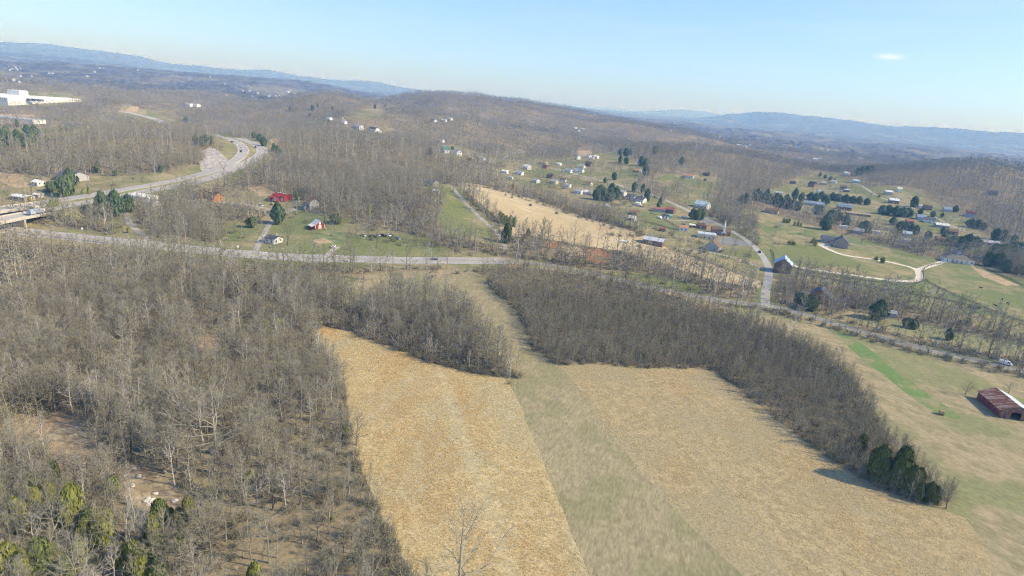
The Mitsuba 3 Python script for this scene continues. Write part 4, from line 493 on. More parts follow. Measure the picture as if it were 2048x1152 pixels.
EVERGREENS = [
    ('cedar', -108.1, 114.7, 11, 2.6),
    ('cedar', -108.2, 120.4, 9, 2.4),
    ('cedar', -113.4, 132.6, 8, 2),
    ('cedar', -108.0, 124.2, 8, 2.2),
    ('cedar', -96.7, 116.6, 15, 3.2),
    ('cedar', -114.9, 128.2, 7, 2),
    ('cedar', -100.0, 102.2, 10, 3.4),
    ('cedar', -95.6, 101.3, 9, 3),
    ('cedar', -93.7, 103.0, 11, 3.4),
    ('cedar', -91.3, 103.3, 9, 2.6),
    ('cedar', -91.2, 112.4, 8, 2.2),
    ('cedar', -91.5, 115.3, 9, 2.8),
    ('cedar', -87.5, 112.8, 9, 2.8),
    ('cedar', -88.4, 106.8, 8, 2),
    ('cedar', -87.4, 101.6, 8, 2.2),
    ('cedar', -89.5, 117.6, 7, 1.8),
    ('cedar', -76.0, 113.6, 11, 2.4),
    ('cedar', -80.0, 122.5, 7, 2.4),
    ('cedar', -72.5, 122.1, 10, 2),
    ('cedar', -74.6, 121.4, 6, 1.8),
    ('cedar', -77.3, 122.0, 5, 1.6),
    ('cedar', -76.3, 106.6, 9, 2.6),
    ('cedar', -73.1, 104.1, 9, 2.8),
    ('cedar', -69.2, 103.9, 8, 2.4),
    ('cedar', -79.2, 107.7, 7, 2.2),
    ('cedar', -49.6, 105.6, 7, 2),
    ('cedar', -97.0, 130.8, 6, 2),
    ('cedar', -98.3, 149.2, 5, 1.6),
    ('cedar', -112.0, 166.9, 4.5, 1.6),
    ('cedar', -112.2, 168.4, 4, 1.4),
    ('cedar', -103.6, 242.1, 6, 2),
    ('cedar', -100.7, 247.2, 6, 2),
    ('cedar', -48.0, 167.6, 4, 1.4),
    ('cedar', -70.2, 113.5, 7, 1.8),
    ('cedar', -66.2, 141.0, 5, 1.6),
    ('dark_cedar', 119.7, 169.0, 13, 3.6),
    ('dark_cedar', 124.3, 166.2, 13, 3.4),
    ('dark_cedar', 128.7, 172.0, 12, 3),
    ('dark_cedar', 127.0, 164.0, 10, 2.8),
    ('dark_cedar', 129.3, 164.3, 9, 2.2),
    ('dark_cedar', 127.6, 160.4, 6, 1.6),
    ('dark_cedar', 130.5, 160.0, 7, 1.8),
    ('dark_cedar', 132.2, 159.7, 6, 1.6),
    ('dark_cedar', 122.6, 184.7, 8, 1.8),
    ('dark_cedar', 122.2, 182.5, 6, 1.6),
    ('pine', -288.5, 413.0, 17, 5),
    ('pine', -281.0, 416.1, 18, 5.5),
    ('pine', -340.1, 450.0, 16, 6),
    ('pine', -356.2, 476.3, 15, 5),
    ('pine', -279.6, 428.4, 13, 3.6),
    ('round', -357.9, 458.7, 8, 4.2),
    ('cedar', -324.9, 453.6, 6, 1.4),
    ('cedar', -328.3, 451.9, 4, 1.4),
    ('cedar', -317.9, 405.2, 5, 1.4),
    ('cedar', -318.1, 408.2, 6, 1.4),
    ('cedar', -347.2, 423.6, 5, 1.4),
    ('cedar', -261.3, 381.9, 5, 1.4),
    ('cedar', -249.7, 380.5, 4, 1.4),
    ('cedar', -318.3, 411.3, 5, 1.4),
    ('pine', -530.8, 633.1, 15, 6),
    ('pine', -546.2, 662.0, 15, 6),
    ('pine', -497.7, 611.7, 14, 6),
    ('pine', -519.1, 648.5, 15, 6),
    ('pine', -590.0, 694.3, 15, 6),
    ('pine', -672.7, 798.6, 14, 6),
    ('pine', -534.4, 677.3, 13, 5),
    ('pine', -672.4, 833.7, 14, 6),
    ('pine', -685.6, 863.5, 13, 5),
    ('pine', -688.8, 930.9, 12, 6),
    ('pine', -777.1, 945.9, 14, 3),
    ('pine', -367.4, 525.9, 9, 4),
    ('pine', -324.0, 546.9, 9, 3),
    ('pine', -349.1, 521.2, 6, 2),
    ('pine', -351.2, 661.1, 12, 4),
    ('pine', -351.2, 682.4, 12, 3.5),
    ('pine', -342.8, 658.4, 12, 4),
    ('pine', -344.1, 681.5, 11, 3),
    ('pine', -281.0, 695.2, 11, 4),
    ('pine', -270.6, 680.1, 12, 4),
    ('pine', -261.3, 668.9, 10, 4),
    ('pine', -329.5, 772.6, 10, 6),
    ('pine', -304.9, 724.3, 12, 5),
    ('pine', -381.0, 873.8, 11, 5),
    ('pine', -760.0, 1394.6, 14, 6),
    ('pine', -174.0, 433.9, 17, 4.5),
    ('cedar', -186.5, 507.7, 8, 2),
    ('round', -133.1, 438.8, 7, 4.5),
    ('cedar', -113.5, 457.7, 8, 2),
    ('round', -186.7, 420.0, 8, 4),
    ('cedar', -135.5, 460.9, 4, 1.2),
    ('cedar', -12.1, 476.5, 8, 2.3),
    ('cedar', -9.1, 473.4, 8, 2.3),
    ('cedar', -5.9, 472.9, 9, 2.3),
    ('cedar', -2.8, 473.6, 8, 2.3),
    ('cedar', -14.5, 482.6, 7, 2.3),
    ('dark_cedar', -7.2, 431.3, 15, 3.6),
    ('cedar', 8.6, 455.5, 6, 1.8),
    ('cedar', -9.1, 702.4, 7, 2.2),
    ('bush', -15.3, 630.3, 2.2, 1.6),
    ('bush', -8.2, 618.5, 2, 1.6),
    ('bush', 10.6, 582.6, 2.4, 1.6),
    ('bush', 35.1, 564.1, 2.4, 1.6),
    ('pine', 86.1, 689.9, 15, 7),
    ('pine', 94.2, 690.7, 16, 7),
    ('pine', 101.2, 688.2, 15, 7),
    ('pine', 110.5, 706.8, 16, 7),
    ('pine', 93.0, 716.8, 15, 7),
    ('pine', 107.7, 731.0, 16, 7),
    ('pine', 127.2, 854.2, 12, 5),
    ('pine', 110.8, 820.5, 8, 4),
    ('pine', 183.1, 1124.3, 16, 8),
    ('pine', 178.7, 1167.7, 13, 5),
    ('pine', 197.5, 1158.7, 14, 6),
    ('pine', 159.3, 1029.1, 14, 5),
    ('pine', 167.8, 1019.9, 13, 6),
    ('pine', 189.8, 967.0, 20, 8),
    ('pine', 189.7, 1004.3, 18, 7),
    ('pine', 179.8, 905.7, 18, 6),
    ('pine', 140.7, 765.5, 14, 4.5),
    ('pine', 151.5, 766.6, 12, 4),
    ('pine', 146.5, 710.5, 16, 5),
    ('pine', 151.6, 668.6, 10, 3),
    ('pine', 158.8, 693.5, 10, 3),
    ('pine', 180.1, 630.8, 13, 5),
    ('pine', 184.6, 627.8, 13, 5),
    ('pine', 188.6, 629.4, 12, 5),
    ('pine', 247.5, 931.3, 5, 4),
    ('pine', 235.2, 908.1, 4, 4),
    ('pine', 268.0, 908.9, 4, 3),
    ('pine', 265.8, 1050.3, 16, 6),
    ('pine', 241.0, 1157.2, 17, 7),
    ('pine', 267.1, 745.9, 13, 5),
    ('pine', 277.8, 759.7, 14, 6),
    ('pine', 300.2, 792.0, 13, 5.5),
    ('pine', 305.9, 789.7, 14, 5.5),
    ('pine', 311.5, 787.3, 15, 5.5),
    ('pine', 317.1, 784.8, 13, 5.5),
    ('pine', 321.1, 778.4, 14, 5.5),
    ('pine', 325.1, 772.0, 15, 5.5),
    ('pine', 329.5, 768.7, 13, 5.5),
    ('pine', 332.3, 761.5, 14, 5.5),
    ('pine', 336.5, 758.0, 15, 5.5),
    ('pine', 341.4, 754.7, 13, 5.5),
    ('pine', 310.5, 812.0, 14, 5.5),
    ('pine', 325.5, 816.4, 15, 5.5),
    ('pine', 332.9, 800.9, 13, 5.5),
    ('pine', 343.1, 795.0, 14, 5.5),
    ('pine', 379.6, 856.0, 17, 6),
    ('pine', 380.6, 837.1, 14, 5),
    ('pine', 403.9, 862.1, 12, 7),
    ('pine', 408.5, 856.7, 12, 7),
    ('pine', 427.3, 879.8, 12, 6),
    ('pine', 413.5, 837.1, 14, 8),
    ('pine', 442.0, 877.7, 12, 7),
    ('pine', 447.4, 872.5, 12, 7),
    ('pine', 456.3, 869.0, 12, 7),
    ('pine', 463.9, 864.5, 11, 7),
    ('pine', 470.4, 859.4, 12, 6),
    ('pine', 478.9, 854.5, 11, 6),
    ('pine', 323.6, 642.1, 19, 8),
    ('pine', 361.9, 709.9, 14, 8),
    ('pine', 366.3, 706.8, 14, 8),
    ('pine', 366.9, 686.8, 13, 7),
    ('pine', 369.1, 649.9, 14, 9),
    ('pine', 361.9, 738.3, 12, 6),
    ('pine', 357.3, 741.7, 12, 6),
    ('pine', 464.5, 789.7, 13, 6),
    ('pine', 473.5, 792.2, 13, 8),
    ('pine', 476.5, 780.3, 14, 8),
    ('pine', 482.0, 775.7, 14, 8),
    ('pine', 491.1, 778.4, 13, 8),
    ('pine', 439.1, 719.2, 11, 6),
    ('pine', 426.2, 681.7, 13, 6),
    ('pine', 425.0, 670.1, 12, 6),
    ('pine', 428.0, 665.9, 12, 6),
    ('pine', 431.0, 661.9, 12, 5),
    ('pine', 545.3, 857.4, 17, 7),
    ('pine', 475.5, 684.3, 9, 4),
    ('pine', 529.4, 789.3, 9, 4),
    ('pine', 522.6, 804.7, 8, 4),
    ('pine', 587.8, 834.8, 10, 5),
    ('pine', 541.4, 789.9, 7, 3),
    ('pine', 434.8, 646.1, 9, 5),
    ('pine', 456.3, 652.2, 9, 5),
    ('pine', 440.1, 614.0, 12, 8),
    ('pine', 445.0, 611.5, 12, 8),
    ('pine', 465.1, 628.2, 13, 8),
    ('pine', 466.1, 619.9, 12, 8),
    ('pine', 438.4, 596.5, 11, 7),
    ('pine', 441.3, 559.6, 17, 8),
    ('pine', 447.0, 558.0, 18, 9),
    ('pine', 462.7, 567.7, 18, 9),
    ('pine', 482.7, 585.1, 16, 8),
    ('pine', 422.0, 527.1, 15, 7),
    ('pine', 415.3, 530.1, 14, 6),
    ('pine', 415.5, 509.6, 12, 6),
    ('pine', 429.5, 509.0, 12, 6),
    ('pine', 540.8, 735.2, 12, 7),
    ('pine', 548.2, 732.9, 12, 7),
    ('pine', 548.7, 725.1, 10, 5),
    ('pine', 524.0, 670.1, 14, 7),
    ('pine', 530.3, 667.5, 14, 7),
    ('pine', 529.0, 651.1, 12, 6),
    ('pine', 604.9, 1136.7, 16, 7),
    ('pine', 619.6, 1148.2, 17, 8),
    ('pine', 638.3, 1166.8, 17, 8),
    ('pine', 652.8, 1176.9, 16, 7),
    ('pine', 545.0, 1146.2, 8, 4),
    ('pine', 540.5, 1116.0, 8, 4),
    ('pine', 537.7, 1090.7, 8, 4),
    ('pine', 532.9, 1065.8, 8, 4),
    ('pine', 534.8, 926.8, 3, 3),
    ('cedar', 288.2, 663.9, 6, 2),
    ('cedar', 291.1, 662.7, 5.5, 2),
    ('cedar', 294.5, 664.5, 6, 2),
    ('cedar', 293.2, 648.0, 5.5, 2),
    ('cedar', 297.9, 650.3, 6, 2),
    ('cedar', 299.0, 645.5, 5, 2),
    ('cedar', 274.5, 560.6, 6, 2),
    ('cedar', 307.6, 503.8, 5, 2),
    ('cedar', 308.1, 514.0, 3, 2),
    ('cedar', 244.9, 543.0, 3.6, 2),
    ('cedar', 248.8, 542.6, 3, 2),
    ('cedar', 270.4, 547.2, 5, 2),
    ('pine', 173.6, 353.5, 8, 4),
    ('pine', 176.2, 347.8, 9, 4),
    ('pine', 176.7, 343.5, 9, 3.5),
    ('pine', 212.6, 337.9, 13, 4.5),
    ('pine', 211.4, 341.0, 9, 3.5),
    ('pine', 223.8, 328.7, 6, 3),
    ('pine', 226.9, 327.3, 6, 2.5),
    ('pine', 237.4, 313.5, 7, 2.5),
    ('bush', 299.7, 385.5, 2, 1.4),
    ('bush', 303.0, 385.5, 2, 1.4),
    ('bush', 304.6, 385.0, 2, 1.4),
    ('pine', -428.7, 1901.4, 12, 5),
    ('pine', -424.4, 1758.8, 16, 5),
    ('pine', -487.7, 1579.3, 12, 5),
    ('pine', -538.3, 1618.0, 12, 4),
    ('pine', -545.1, 1600.0, 14, 7),
    ('pine', -527.1, 1528.6, 10, 4),
    ('pine', -408.8, 1303.2, 8, 4),
    ('pine', -424.6, 1290.9, 8, 4),
    ('pine', -127.3, 843.4, 11, 5),
    ('pine', -122.6, 1064.8, 7, 4),
    ('pine', -599.9, 1592.7, 12, 4),
    ('pine', -1306.3, 2921.2, 14, 8),
]
SINGLES = [
    ('grand_oak', -80.5, 151.3, 1.0, 1.0, 'huge spreading oak with pale bare limbs in the left woods'),
    ('grand_fork', -6.1, 110.6, 1.0, 1.0, 'lone bare tree with dark forking limbs at the bottom edge of the straw field'),
    ('pale', -83.8, 135.9, 14, 4, 'tall slender tree with white trunk beside the leaf-covered clearing'),
    ('pale', -85.8, 121.6, 11, 4.5, 'fan-shaped pale multi-stemmed tree among the young cedars'),
    ('pale', -78.5, 112.4, 8, 3, 'broken white forked snag among the young cedars'),
    ('pale', -103.4, 180.1, 13, 5, 'pale white-limbed tree with two leaning stems in the left woods'),
    ('pale', -72.5, 217.1, 14, 4, 'white-trunked tree on the left edge of the straw field'),
    ('oak', -173.1, 283.0, 17, 9, 'large pale crowned tree in the upper left woods below the highway'),
    ('oak', -43.2, 162.6, 11, 5, 'grey bare tree with white crooked branches on the field edge'),
    ('oak', 131.8, 179.4, 11, 6, 'crooked dark bare tree above the cluster of dark cedars'),
    ('oak', 107.4, 254.8, 9, 4, 'greyish bare tree at the corner of the thicket'),
    ('oak', 125.2, 295.7, 15, 4.5, 'pair-stemmed tall bare tree behind the thicket'),
    ('oak', 130.1, 317.6, 14, 4, 'tall narrow bare tree standing alone behind the thicket'),
    ('oak', 377.0, 544.1, 13, 6, 'leaning dark bare oak beside the end of the concrete drive'),
    ('oak', 366.2, 551.5, 13, 7, 'round-crowned bare oak casting a long shadow on the green lawn'),
    ('oak', 331.4, 583.7, 14, 7, 'bare oak on the lawn right of the stone house'),
    ('oak', 373.7, 629.0, 19, 9, 'largest bare oak standing in front of the white trailer'),
    ('oak', 169.8, 473.2, 9, 5, 'rounded bare tree right of the gabled chalet'),
    ('oak', 176.7, 464.4, 7, 4, 'smaller rounded bare tree by the country road'),
    ('oak', 135.1, 521.4, 12, 5, 'bare tree above the long metal-roofed barn'),
    ('oak', 110.7, 469.8, 9, 4, 'dark bare tree in front of the metal-roofed barn'),
    ('oak', -39.5, 489.8, 14, 7, 'big dark bare tree on the edge of the hilltop lawn'),
    ('oak', 66.7, 537.6, 9, 5, 'bare tree on the lower edge of the straw hillside, left one'),
    ('oak', 53.3, 572.9, 9, 4, 'bare tree on the upper edge of the straw hillside'),
    ('oak', -147.9, 383.4, 14, 8, 'pinkish bare tree right of the white ranch house'),
    ('oak', -163.8, 382.4, 15, 6, 'tall greenish bare tree left of the white ranch house'),
    ('oak', -112.9, 400.3, 12, 4, 'slim bare tree right of the parked white car'),
    ('oak', -103.5, 413.8, 14, 9, 'spreading bare tree over the junk cars, left one'),
    ('oak', -89.6, 414.1, 14, 8, 'spreading bare tree over the junk cars, right one'),
    ('oak', 197.1, 240.9, 7, 4, 'small bare tree left of the red barn'),
    ('oak', 218.2, 244.8, 6, 3, 'small bare tree behind the red barn'),
    ('oak', 183.9, 336.8, 14, 6, 'thick-trunked bare tree in front of the brick house'),
    ('oak', 256.5, 536.1, 10, 4.5, 'reddish bare ornamental tree left of the stone house'),
    ('oak', -69.3, 258.9, 13, 5, 'bare tree at the upper tip of the straw field'),
    ('oak', 77.1, 453.6, 8, 4, 'bare tree beside the red clay lot'),
    ('oak', -111.0, 335.5, 15, 6, 'dark bare tree on the highway verge, left one'),
    ('oak', -98.9, 324.4, 16, 6, 'dark bare tree on the highway verge, middle one'),
    ('oak', -79.1, 329.2, 15, 5, 'dark bare tree on the highway verge, right one'),
]
VEHICLES = [
    ('car', -51.5, 378.3, 11, 'blue', 'dark blue car driving on the highway right of the concrete drive'),
    ('car', -119.0, 386.9, 88, 'white', 'white pickup-like car parked on the gravel drive by the highway'),
    ('car', 203.4, 501.5, -101, 'black', 'dark car on the country road above the church drive'),
    ('van', 245.4, 282.5, -36, 'white', 'white van on the county road near the right edge'),
    ('truck', -309.5, 382.4, 87, 'blue', 'blue-grey box truck with white cab crossing the bridge'),
    ('car', -340.0, 720.3, -48, 'black', 'dark car at the far end of the interstate curve'),
    ('car', -328.0, 706.6, -54, 'white', 'white car on the far interstate curve, behind the dark pair'),
    ('car', -311.6, 684.1, -63, 'white', 'white car on the near carriageway of the interstate curve'),
    ('car', -305.7, 667.3, -69, 'black', 'black car following on the near carriageway of the interstate curve'),
    ('car', -307.2, 707.6, 122, 'black', 'dark car alone on the outer carriageway of the interstate curve'),
    ('car', 149.0, 482.2, -72, 'silver', 'silver car parked left of the chalet'),
    ('car', 150.8, 480.0, -65, 'black', 'black car parked at the chalet door'),
    ('van', 170.9, 629.3, -61, 'bluegrey', 'blue-grey van parked on the village lot'),
    ('van', 142.9, 616.7, -54, 'white', 'white camper van parked at the end of the yard lane'),
    ('van', 132.1, 673.5, -29, 'silver', 'long silver boat-like van parked below the slate-roofed houses'),
    ('car', -200.6, 490.0, -42, 'yellow', 'small yellow tractor-like car beside the farm lane'),
    ('car', -208.1, 484.6, -23, 'white', 'white car beside the farm lane'),
    ('car', -183.7, 498.8, 0, 'white', 'white-hooded car by the red barn complex'),
    ('car', -105.8, 413.4, -50, 'silver', 'leftmost junk car under the bare trees'),
    ('car', -99.6, 412.5, -33, 'black', 'black junk car, second from the left under the bare trees'),
    ('car', -96.3, 416.0, -50, 'silver', 'silver junk car in the middle of the wreck row'),
    ('car', -93.0, 415.5, -33, 'black', 'black junk car right of the middle silver one'),
    ('car', -89.0, 416.2, -50, 'white', 'white junk car near the right of the wreck row'),
    ('car', -85.1, 412.9, -31, 'black', 'black junk car low at the right of the wreck row'),
    ('car', -81.4, 411.7, -50, 'bluegrey', 'blue-grey junk car at the right end of the wreck row'),
    ('car', -88.7, 418.2, -33, 'black', 'black junk car at the back of the wreck row'),
    ('car', 96.5, 468.2, -76, 'red', 'red tractor-like car on the field beside the long barn'),
    ('car', 411.4, 644.4, -86, 'bluegrey', 'blue-grey car by the small pale blue house'),
    ('car', 77.8, 919.4, -84, 'white', 'white car between the lawn loop cottages'),
    ('car', 59.6, 927.3, -70, 'silver', 'silver car beside the blue-roofed village house'),
]
COWS = [
    (242.3, 429.8),
    (275.8, 414.6),
    (276.4, 409.2),
    (323.6, 395.6),
    (339.6, 405.7),
    (342.4, 414.6),
    (243.0, 422.6),
    (346.7, 442.1),
]
POLES = [
    (-314.1, 413.3, 15),
    (-175.1, 477.4, 9),
    (-114.1, 334.4, 9),
    (-46.3, 356.0, 9),
    (222.0, 610.8, 11),
    (205.5, 524.3, 9),
    (227.8, 591.0, 9),
    (-326.5, 646.9, 9),
    (-290.4, 704.5, 14),
    (-230.4, 363.1, 9),
    (166.1, 320.0, 9),
    (182.3, 314.7, 9),
]
ROCKS = [
    (-97.9, 141.1),
    (-98.2, 137.8),
    (-94.8, 138.1),
    (-87.1, 128.5),
    (-85.7, 127.7),
    (-87.1, 129.5),
    (-86.5, 131.7),
    (-80.3, 129.6),
    (-93.9, 134.0),
    (-142.4, 182.3),
    (-85.9, 129.3),
]
LOGS = [
    (-78.9, 133.7, -66.8, 126.7, 0.25),
    (-77.6, 134.7, -72.3, 131.4, 0.18),
    (-64.4, 126.1, -58.8, 127.5, 0.22),
    (-79.8, 165.0, -84.5, 161.8, 0.2),
]
SIGNS = [
    (-276.5, 375.6, 'white'),
    (-216.6, 369.6, 'white'),
    (-145.5, 368.6, 'white'),
    (-171.8, 364.8, 'white'),
    (213.5, 546.0, 'white'),
]
FENCES = [
    [(217.1, 513.5), (206.6, 478.1), (198.0, 448.1), (197.2, 436.6)],
    [(209.1, 453.1), (225.5, 439.0), (244.6, 433.0), (267.7, 428.4), (293.6, 435.4), (311.9, 455.3), (328.2, 481.2), (375.5, 526.4)],
    [(311.6, 452.3), (307.5, 428.2), (309.0, 409.0), (311.0, 389.8), (318.5, 359.3)],
    [(205.3, 434.9), (226.6, 425.6), (248.9, 413.6), (265.5, 406.0), (287.9, 397.9), (305.6, 389.2)],
    [(407.5, 544.4), (403.8, 510.9), (392.3, 452.9)],
    [(118.8, 592.7), (135.3, 577.2), (144.2, 563.1)],
    [(146.7, 608.3), (151.6, 585.3), (155.3, 564.7)],
]
GUARDRAIL = [
    (-312.7, 359.2),
    (-296.1, 357.6),
    (-270.0, 355.5),
    (-247.5, 353.7),
    (-218.3, 350.7),
]
BRIDGE = [
    [(-341.6, 318.9), (-336.4, 363.1), (-330.8, 390.8), (-325.2, 410.6)],
    [(-319.0, 296.2), (-316.6, 340.4), (-314.9, 370.9), (-310.7, 391.3)],
]
RED_BARN = (205.01, 229.43, -100.35, 16.86, 12.14, 3.37, 0.42)
HAY = (173.5, 220.2)
TABLE = (-136.5, 424.2)
COVER = (85.4, 481.4)
TANK = (93.5, 656.1)
PIER = (-312.6, 380.6)


def smoothstep(a, b, x):
    t = np.clip((x - a) / (b - a), 0, 1)
    return t * t * (3 - 2 * t)


def base_height(x, y):
    """Height of the bare land: fitted hills, rolling relief that grows with distance, and the curve of the earth."""
    x, y = np.asarray(x, float), np.asarray(y, float)
    shape = x.shape
    x, y = x.ravel(), y.ravel()
    r = np.hypot(x, y)
    z = np.zeros_like(x)
    for hx, hy, s1, s2, ca, sa, a in HILLS:
        dx, dy = x - hx, y - hy
        u, v = (dx * ca + dy * sa) / s1, (-dx * sa + dy * ca) / s2
        e = u * u + v * v
        near = e < 24
        z[near] += a * np.exp(-0.5 * e[near])
    p = np.stack([x, y, 0 * x], 1)
    z += (meshkit.fbm(p / 90.0 + 3.1, 3, 5) - 0.5) * 3.0 * np.clip(r / 300, 0.4, 1)
    far = r > 450
    if far.any():
        q, w = p[far], r[far]
        f = (meshkit.fbm(q / 420.0 + 11.7, 3, 9) - 0.5) * 26 * np.clip((w - 450) / 900, 0, 1)
        f += (0.5 - np.abs(meshkit.fbm(q / 560.0 + 2.7, 4, 14) - 0.5) * 5) * 34 * np.clip((w - 950) / 900, 0, 1) * np.clip((9000 - w) / 4000, 0.3, 1)
        f += (meshkit.fbm(q / 1700.0 + 5.3, 4, 21) - 0.60) * 95 * np.clip((w - 1700) / 3500, 0, 1)
        f += (0.5 - np.abs(meshkit.fbm(q / 2600.0 + 1.9, 4, 33) - 0.5) * 4) * 90 * np.clip((w - 8000) / 6000, 0, 1)
        z[far] += f
    return (z - r * r / 1.5e7).reshape(shape)


def spline(pts, step=3.0):
    """A smooth line through the points (n, k), sampled about every step metres."""
    p = np.asarray(pts, float)
    s = np.concatenate([[0], np.cumsum(np.hypot(*np.diff(p[:, :2], axis=0).T))])
    if len(p) < 3:
        c = lambda t: np.stack([np.interp(t, s, p[:, k]) for k in range(p.shape[1])], 1)
    else:
        c = CubicSpline(s, p)
    return c(np.linspace(0, s[-1], max(2, int(s[-1] / step) + 1)))


# every road has a levelled bed: centre line (x, y, z) and half width
BEDS = []
for name, hw, pts in ROADS:
    line = spline(pts)
    z = base_height(line[:, 0], line[:, 1])
    k = 25 if hw > 5 else 9
    zp = np.concatenate([np.full(k, z[0]), z, np.full(k, z[-1])])
    z = np.convolve(zp, np.hanning(2 * k + 1) / np.hanning(2 * k + 1).sum(), "valid")
    BEDS.append((name, hw, np.column_stack([line[:, :2], z + line[:, 2]])))
_beds = [(hw, b) for n, hw, b in BEDS]
_bed_tree = cKDTree(np.vstack([b[:, :2] for hw, b in _beds]))
_bed_z = np.concatenate([b[:, 2] for hw, b in _beds])
_bed_w = np.concatenate([np.full(len(b), hw) for hw, b in _beds])


def land(x, y):
    """Height of the finished ground."""
    x, y = np.asarray(x, float), np.asarray(y, float)
    z = base_height(x, y)
    d, i = _bed_tree.query(np.column_stack([x.ravel(), y.ravel()]), k=4, distance_upper_bound=40)
    i = np.minimum(i, len(_bed_z) - 1)
    w = np.where(np.isfinite(d), 1 - smoothstep(_bed_w[i] + 1.2, _bed_w[i] * 1.4 + 9, np.minimum(d, 99)), 0)
    best = w.max(1)
    ww = np.where(np.isfinite(d), w / (np.minimum(d, 99) + 0.5), 0)
    zr = (ww * _bed_z[i]).sum(1) / np.maximum(ww.sum(1), 1e-9)
    return z + ((zr - z.ravel()) * best).reshape(z.shape)


HARD = ("parking_lot", "concrete_pad")


def ragged(pts, kind):
    """A field edge as it grows: the surveyed outline with small wanderings (the same for two fields that share it)."""
    poly = Polygon(pts).buffer(0)
    if kind in HARD:
        return poly
    x, y = np.mean(pts, 0)
    poly = shapely.segmentize(poly, max(2.0, 0.012 * math.hypot(x, y)))

    def move(c):
        p = np.column_stack([c, np.zeros(len(c))])
        amp = np.clip(0.0035 * np.hypot(*c.T) * np.clip(np.hypot(*c.T) / 350, 0.8, 1.7), 0.3, 6.0)[:, None] * (1.8 if kind in ("green_grass", "clover") else 1.0)
        size = 6.0 if math.hypot(x, y) < 300 else 14.0 if math.hypot(x, y) < 800 else 30.0
        return c + amp * 2.4 * np.column_stack([meshkit.fbm(p / size + 3, 3, 51) - 0.5, meshkit.fbm(p / size + 9, 3, 52) - 0.5])

    return shapely.transform(poly, move).buffer(0)


ZONES = [(n, ragged(p, n)) for n, p in REGIONS] + [(n, LineString(b[:, :2]).buffer(hw, cap_style=2)) for n, hw, b in BEDS if hw < 12]
VERGES = [LineString(b[:, :2]).buffer(hw + (26 if hw > 10 else 14 if n == "interstate" else 9 if hw > 5 else 3.0 if hw > 1 else 0.2), cap_style=2) for n, hw, b in BEDS]
_kinds = sorted({n for n, p in ZONES} | {"woodland", "meadow", "hills"})
WOOD, HILL, MEADOW = _kinds.index("woodland"), _kinds.index("hills"), _kinds.index("meadow")
FAR_WOODS = 2600.0


def zone_at(x, y):
    """Which kind of ground lies at each point (an index into _kinds)."""
    out = np.where(np.hypot(x, y) > FAR_WOODS, HILL, WOOD)

    def put(poly, kind):
        x0, y0, x1, y1 = poly.bounds
        near = np.nonzero((x > x0) & (x < x1) & (y > y0) & (y < y1))[0]
        if len(near):
            out[near[shapely.contains_xy(poly, x[near], y[near])]] = kind

    for poly in VERGES:
        put(poly, MEADOW)
    for n, poly in ZONES:
        put(poly, _kinds.index(n))
    return out


# ---------------------------------------------------------------- materials
def rgb(*c):
    return {"type": "rgb", "value": list(c)}


def mat(key, bsdf):
    scene[key] = {"type": "twosided", "nested": bsdf}


def matte(key, *c):
    mat(key, {"type": "diffuse", "reflectance": rgb(*c)})


def mottled(key, a, b, size, c=None, csize=40.0, lo=0.35, hi=0.65, streak=None, grain=0.7, deep=0.35, low=None):
    """Soil or turf: two colours mixed by noise of the given size (metres), a third one in larger patches, and a fine grain.
    streak: direction (x, y) and squeeze of the pattern along it; low: keep the patches to land below this height."""
    def f(p, n, uv):
        x, y = p.x, p.y
        if streak:
            x, y = (p.x * streak[0] + p.y * streak[1]) / streak[2], p.y * streak[0] - p.x * streak[1]
        t = mikit.fbm(x / size, y / size, 0.0, 4)
        if streak:
            t = 0.6 * t + 0.4 * mikit.fbm(p.x / size + 3.3, p.y / size + 1.7, 0.0, 3)
        col = mikit.mix(a, b, mikit.smoothstep(lo, hi, t))
        if c is not None:
            w = mikit.smoothstep(0.47 if low is None else 0.54, 0.66, mikit.fbm(p.x / csize + 7.3, p.y / csize + 2.1, 0.0, 5))
            col = mikit.mix(col, c, w if low is None else dr.select(p.z < low, w, 0.0))
        g = mikit.fbm(x / grain, y / grain, 5.0, 3)
        return col * (1.0 - deep * 0.5 + deep * g)
    mat(key, {"type": "diffuse", "reflectance": mikit.proc(f)})


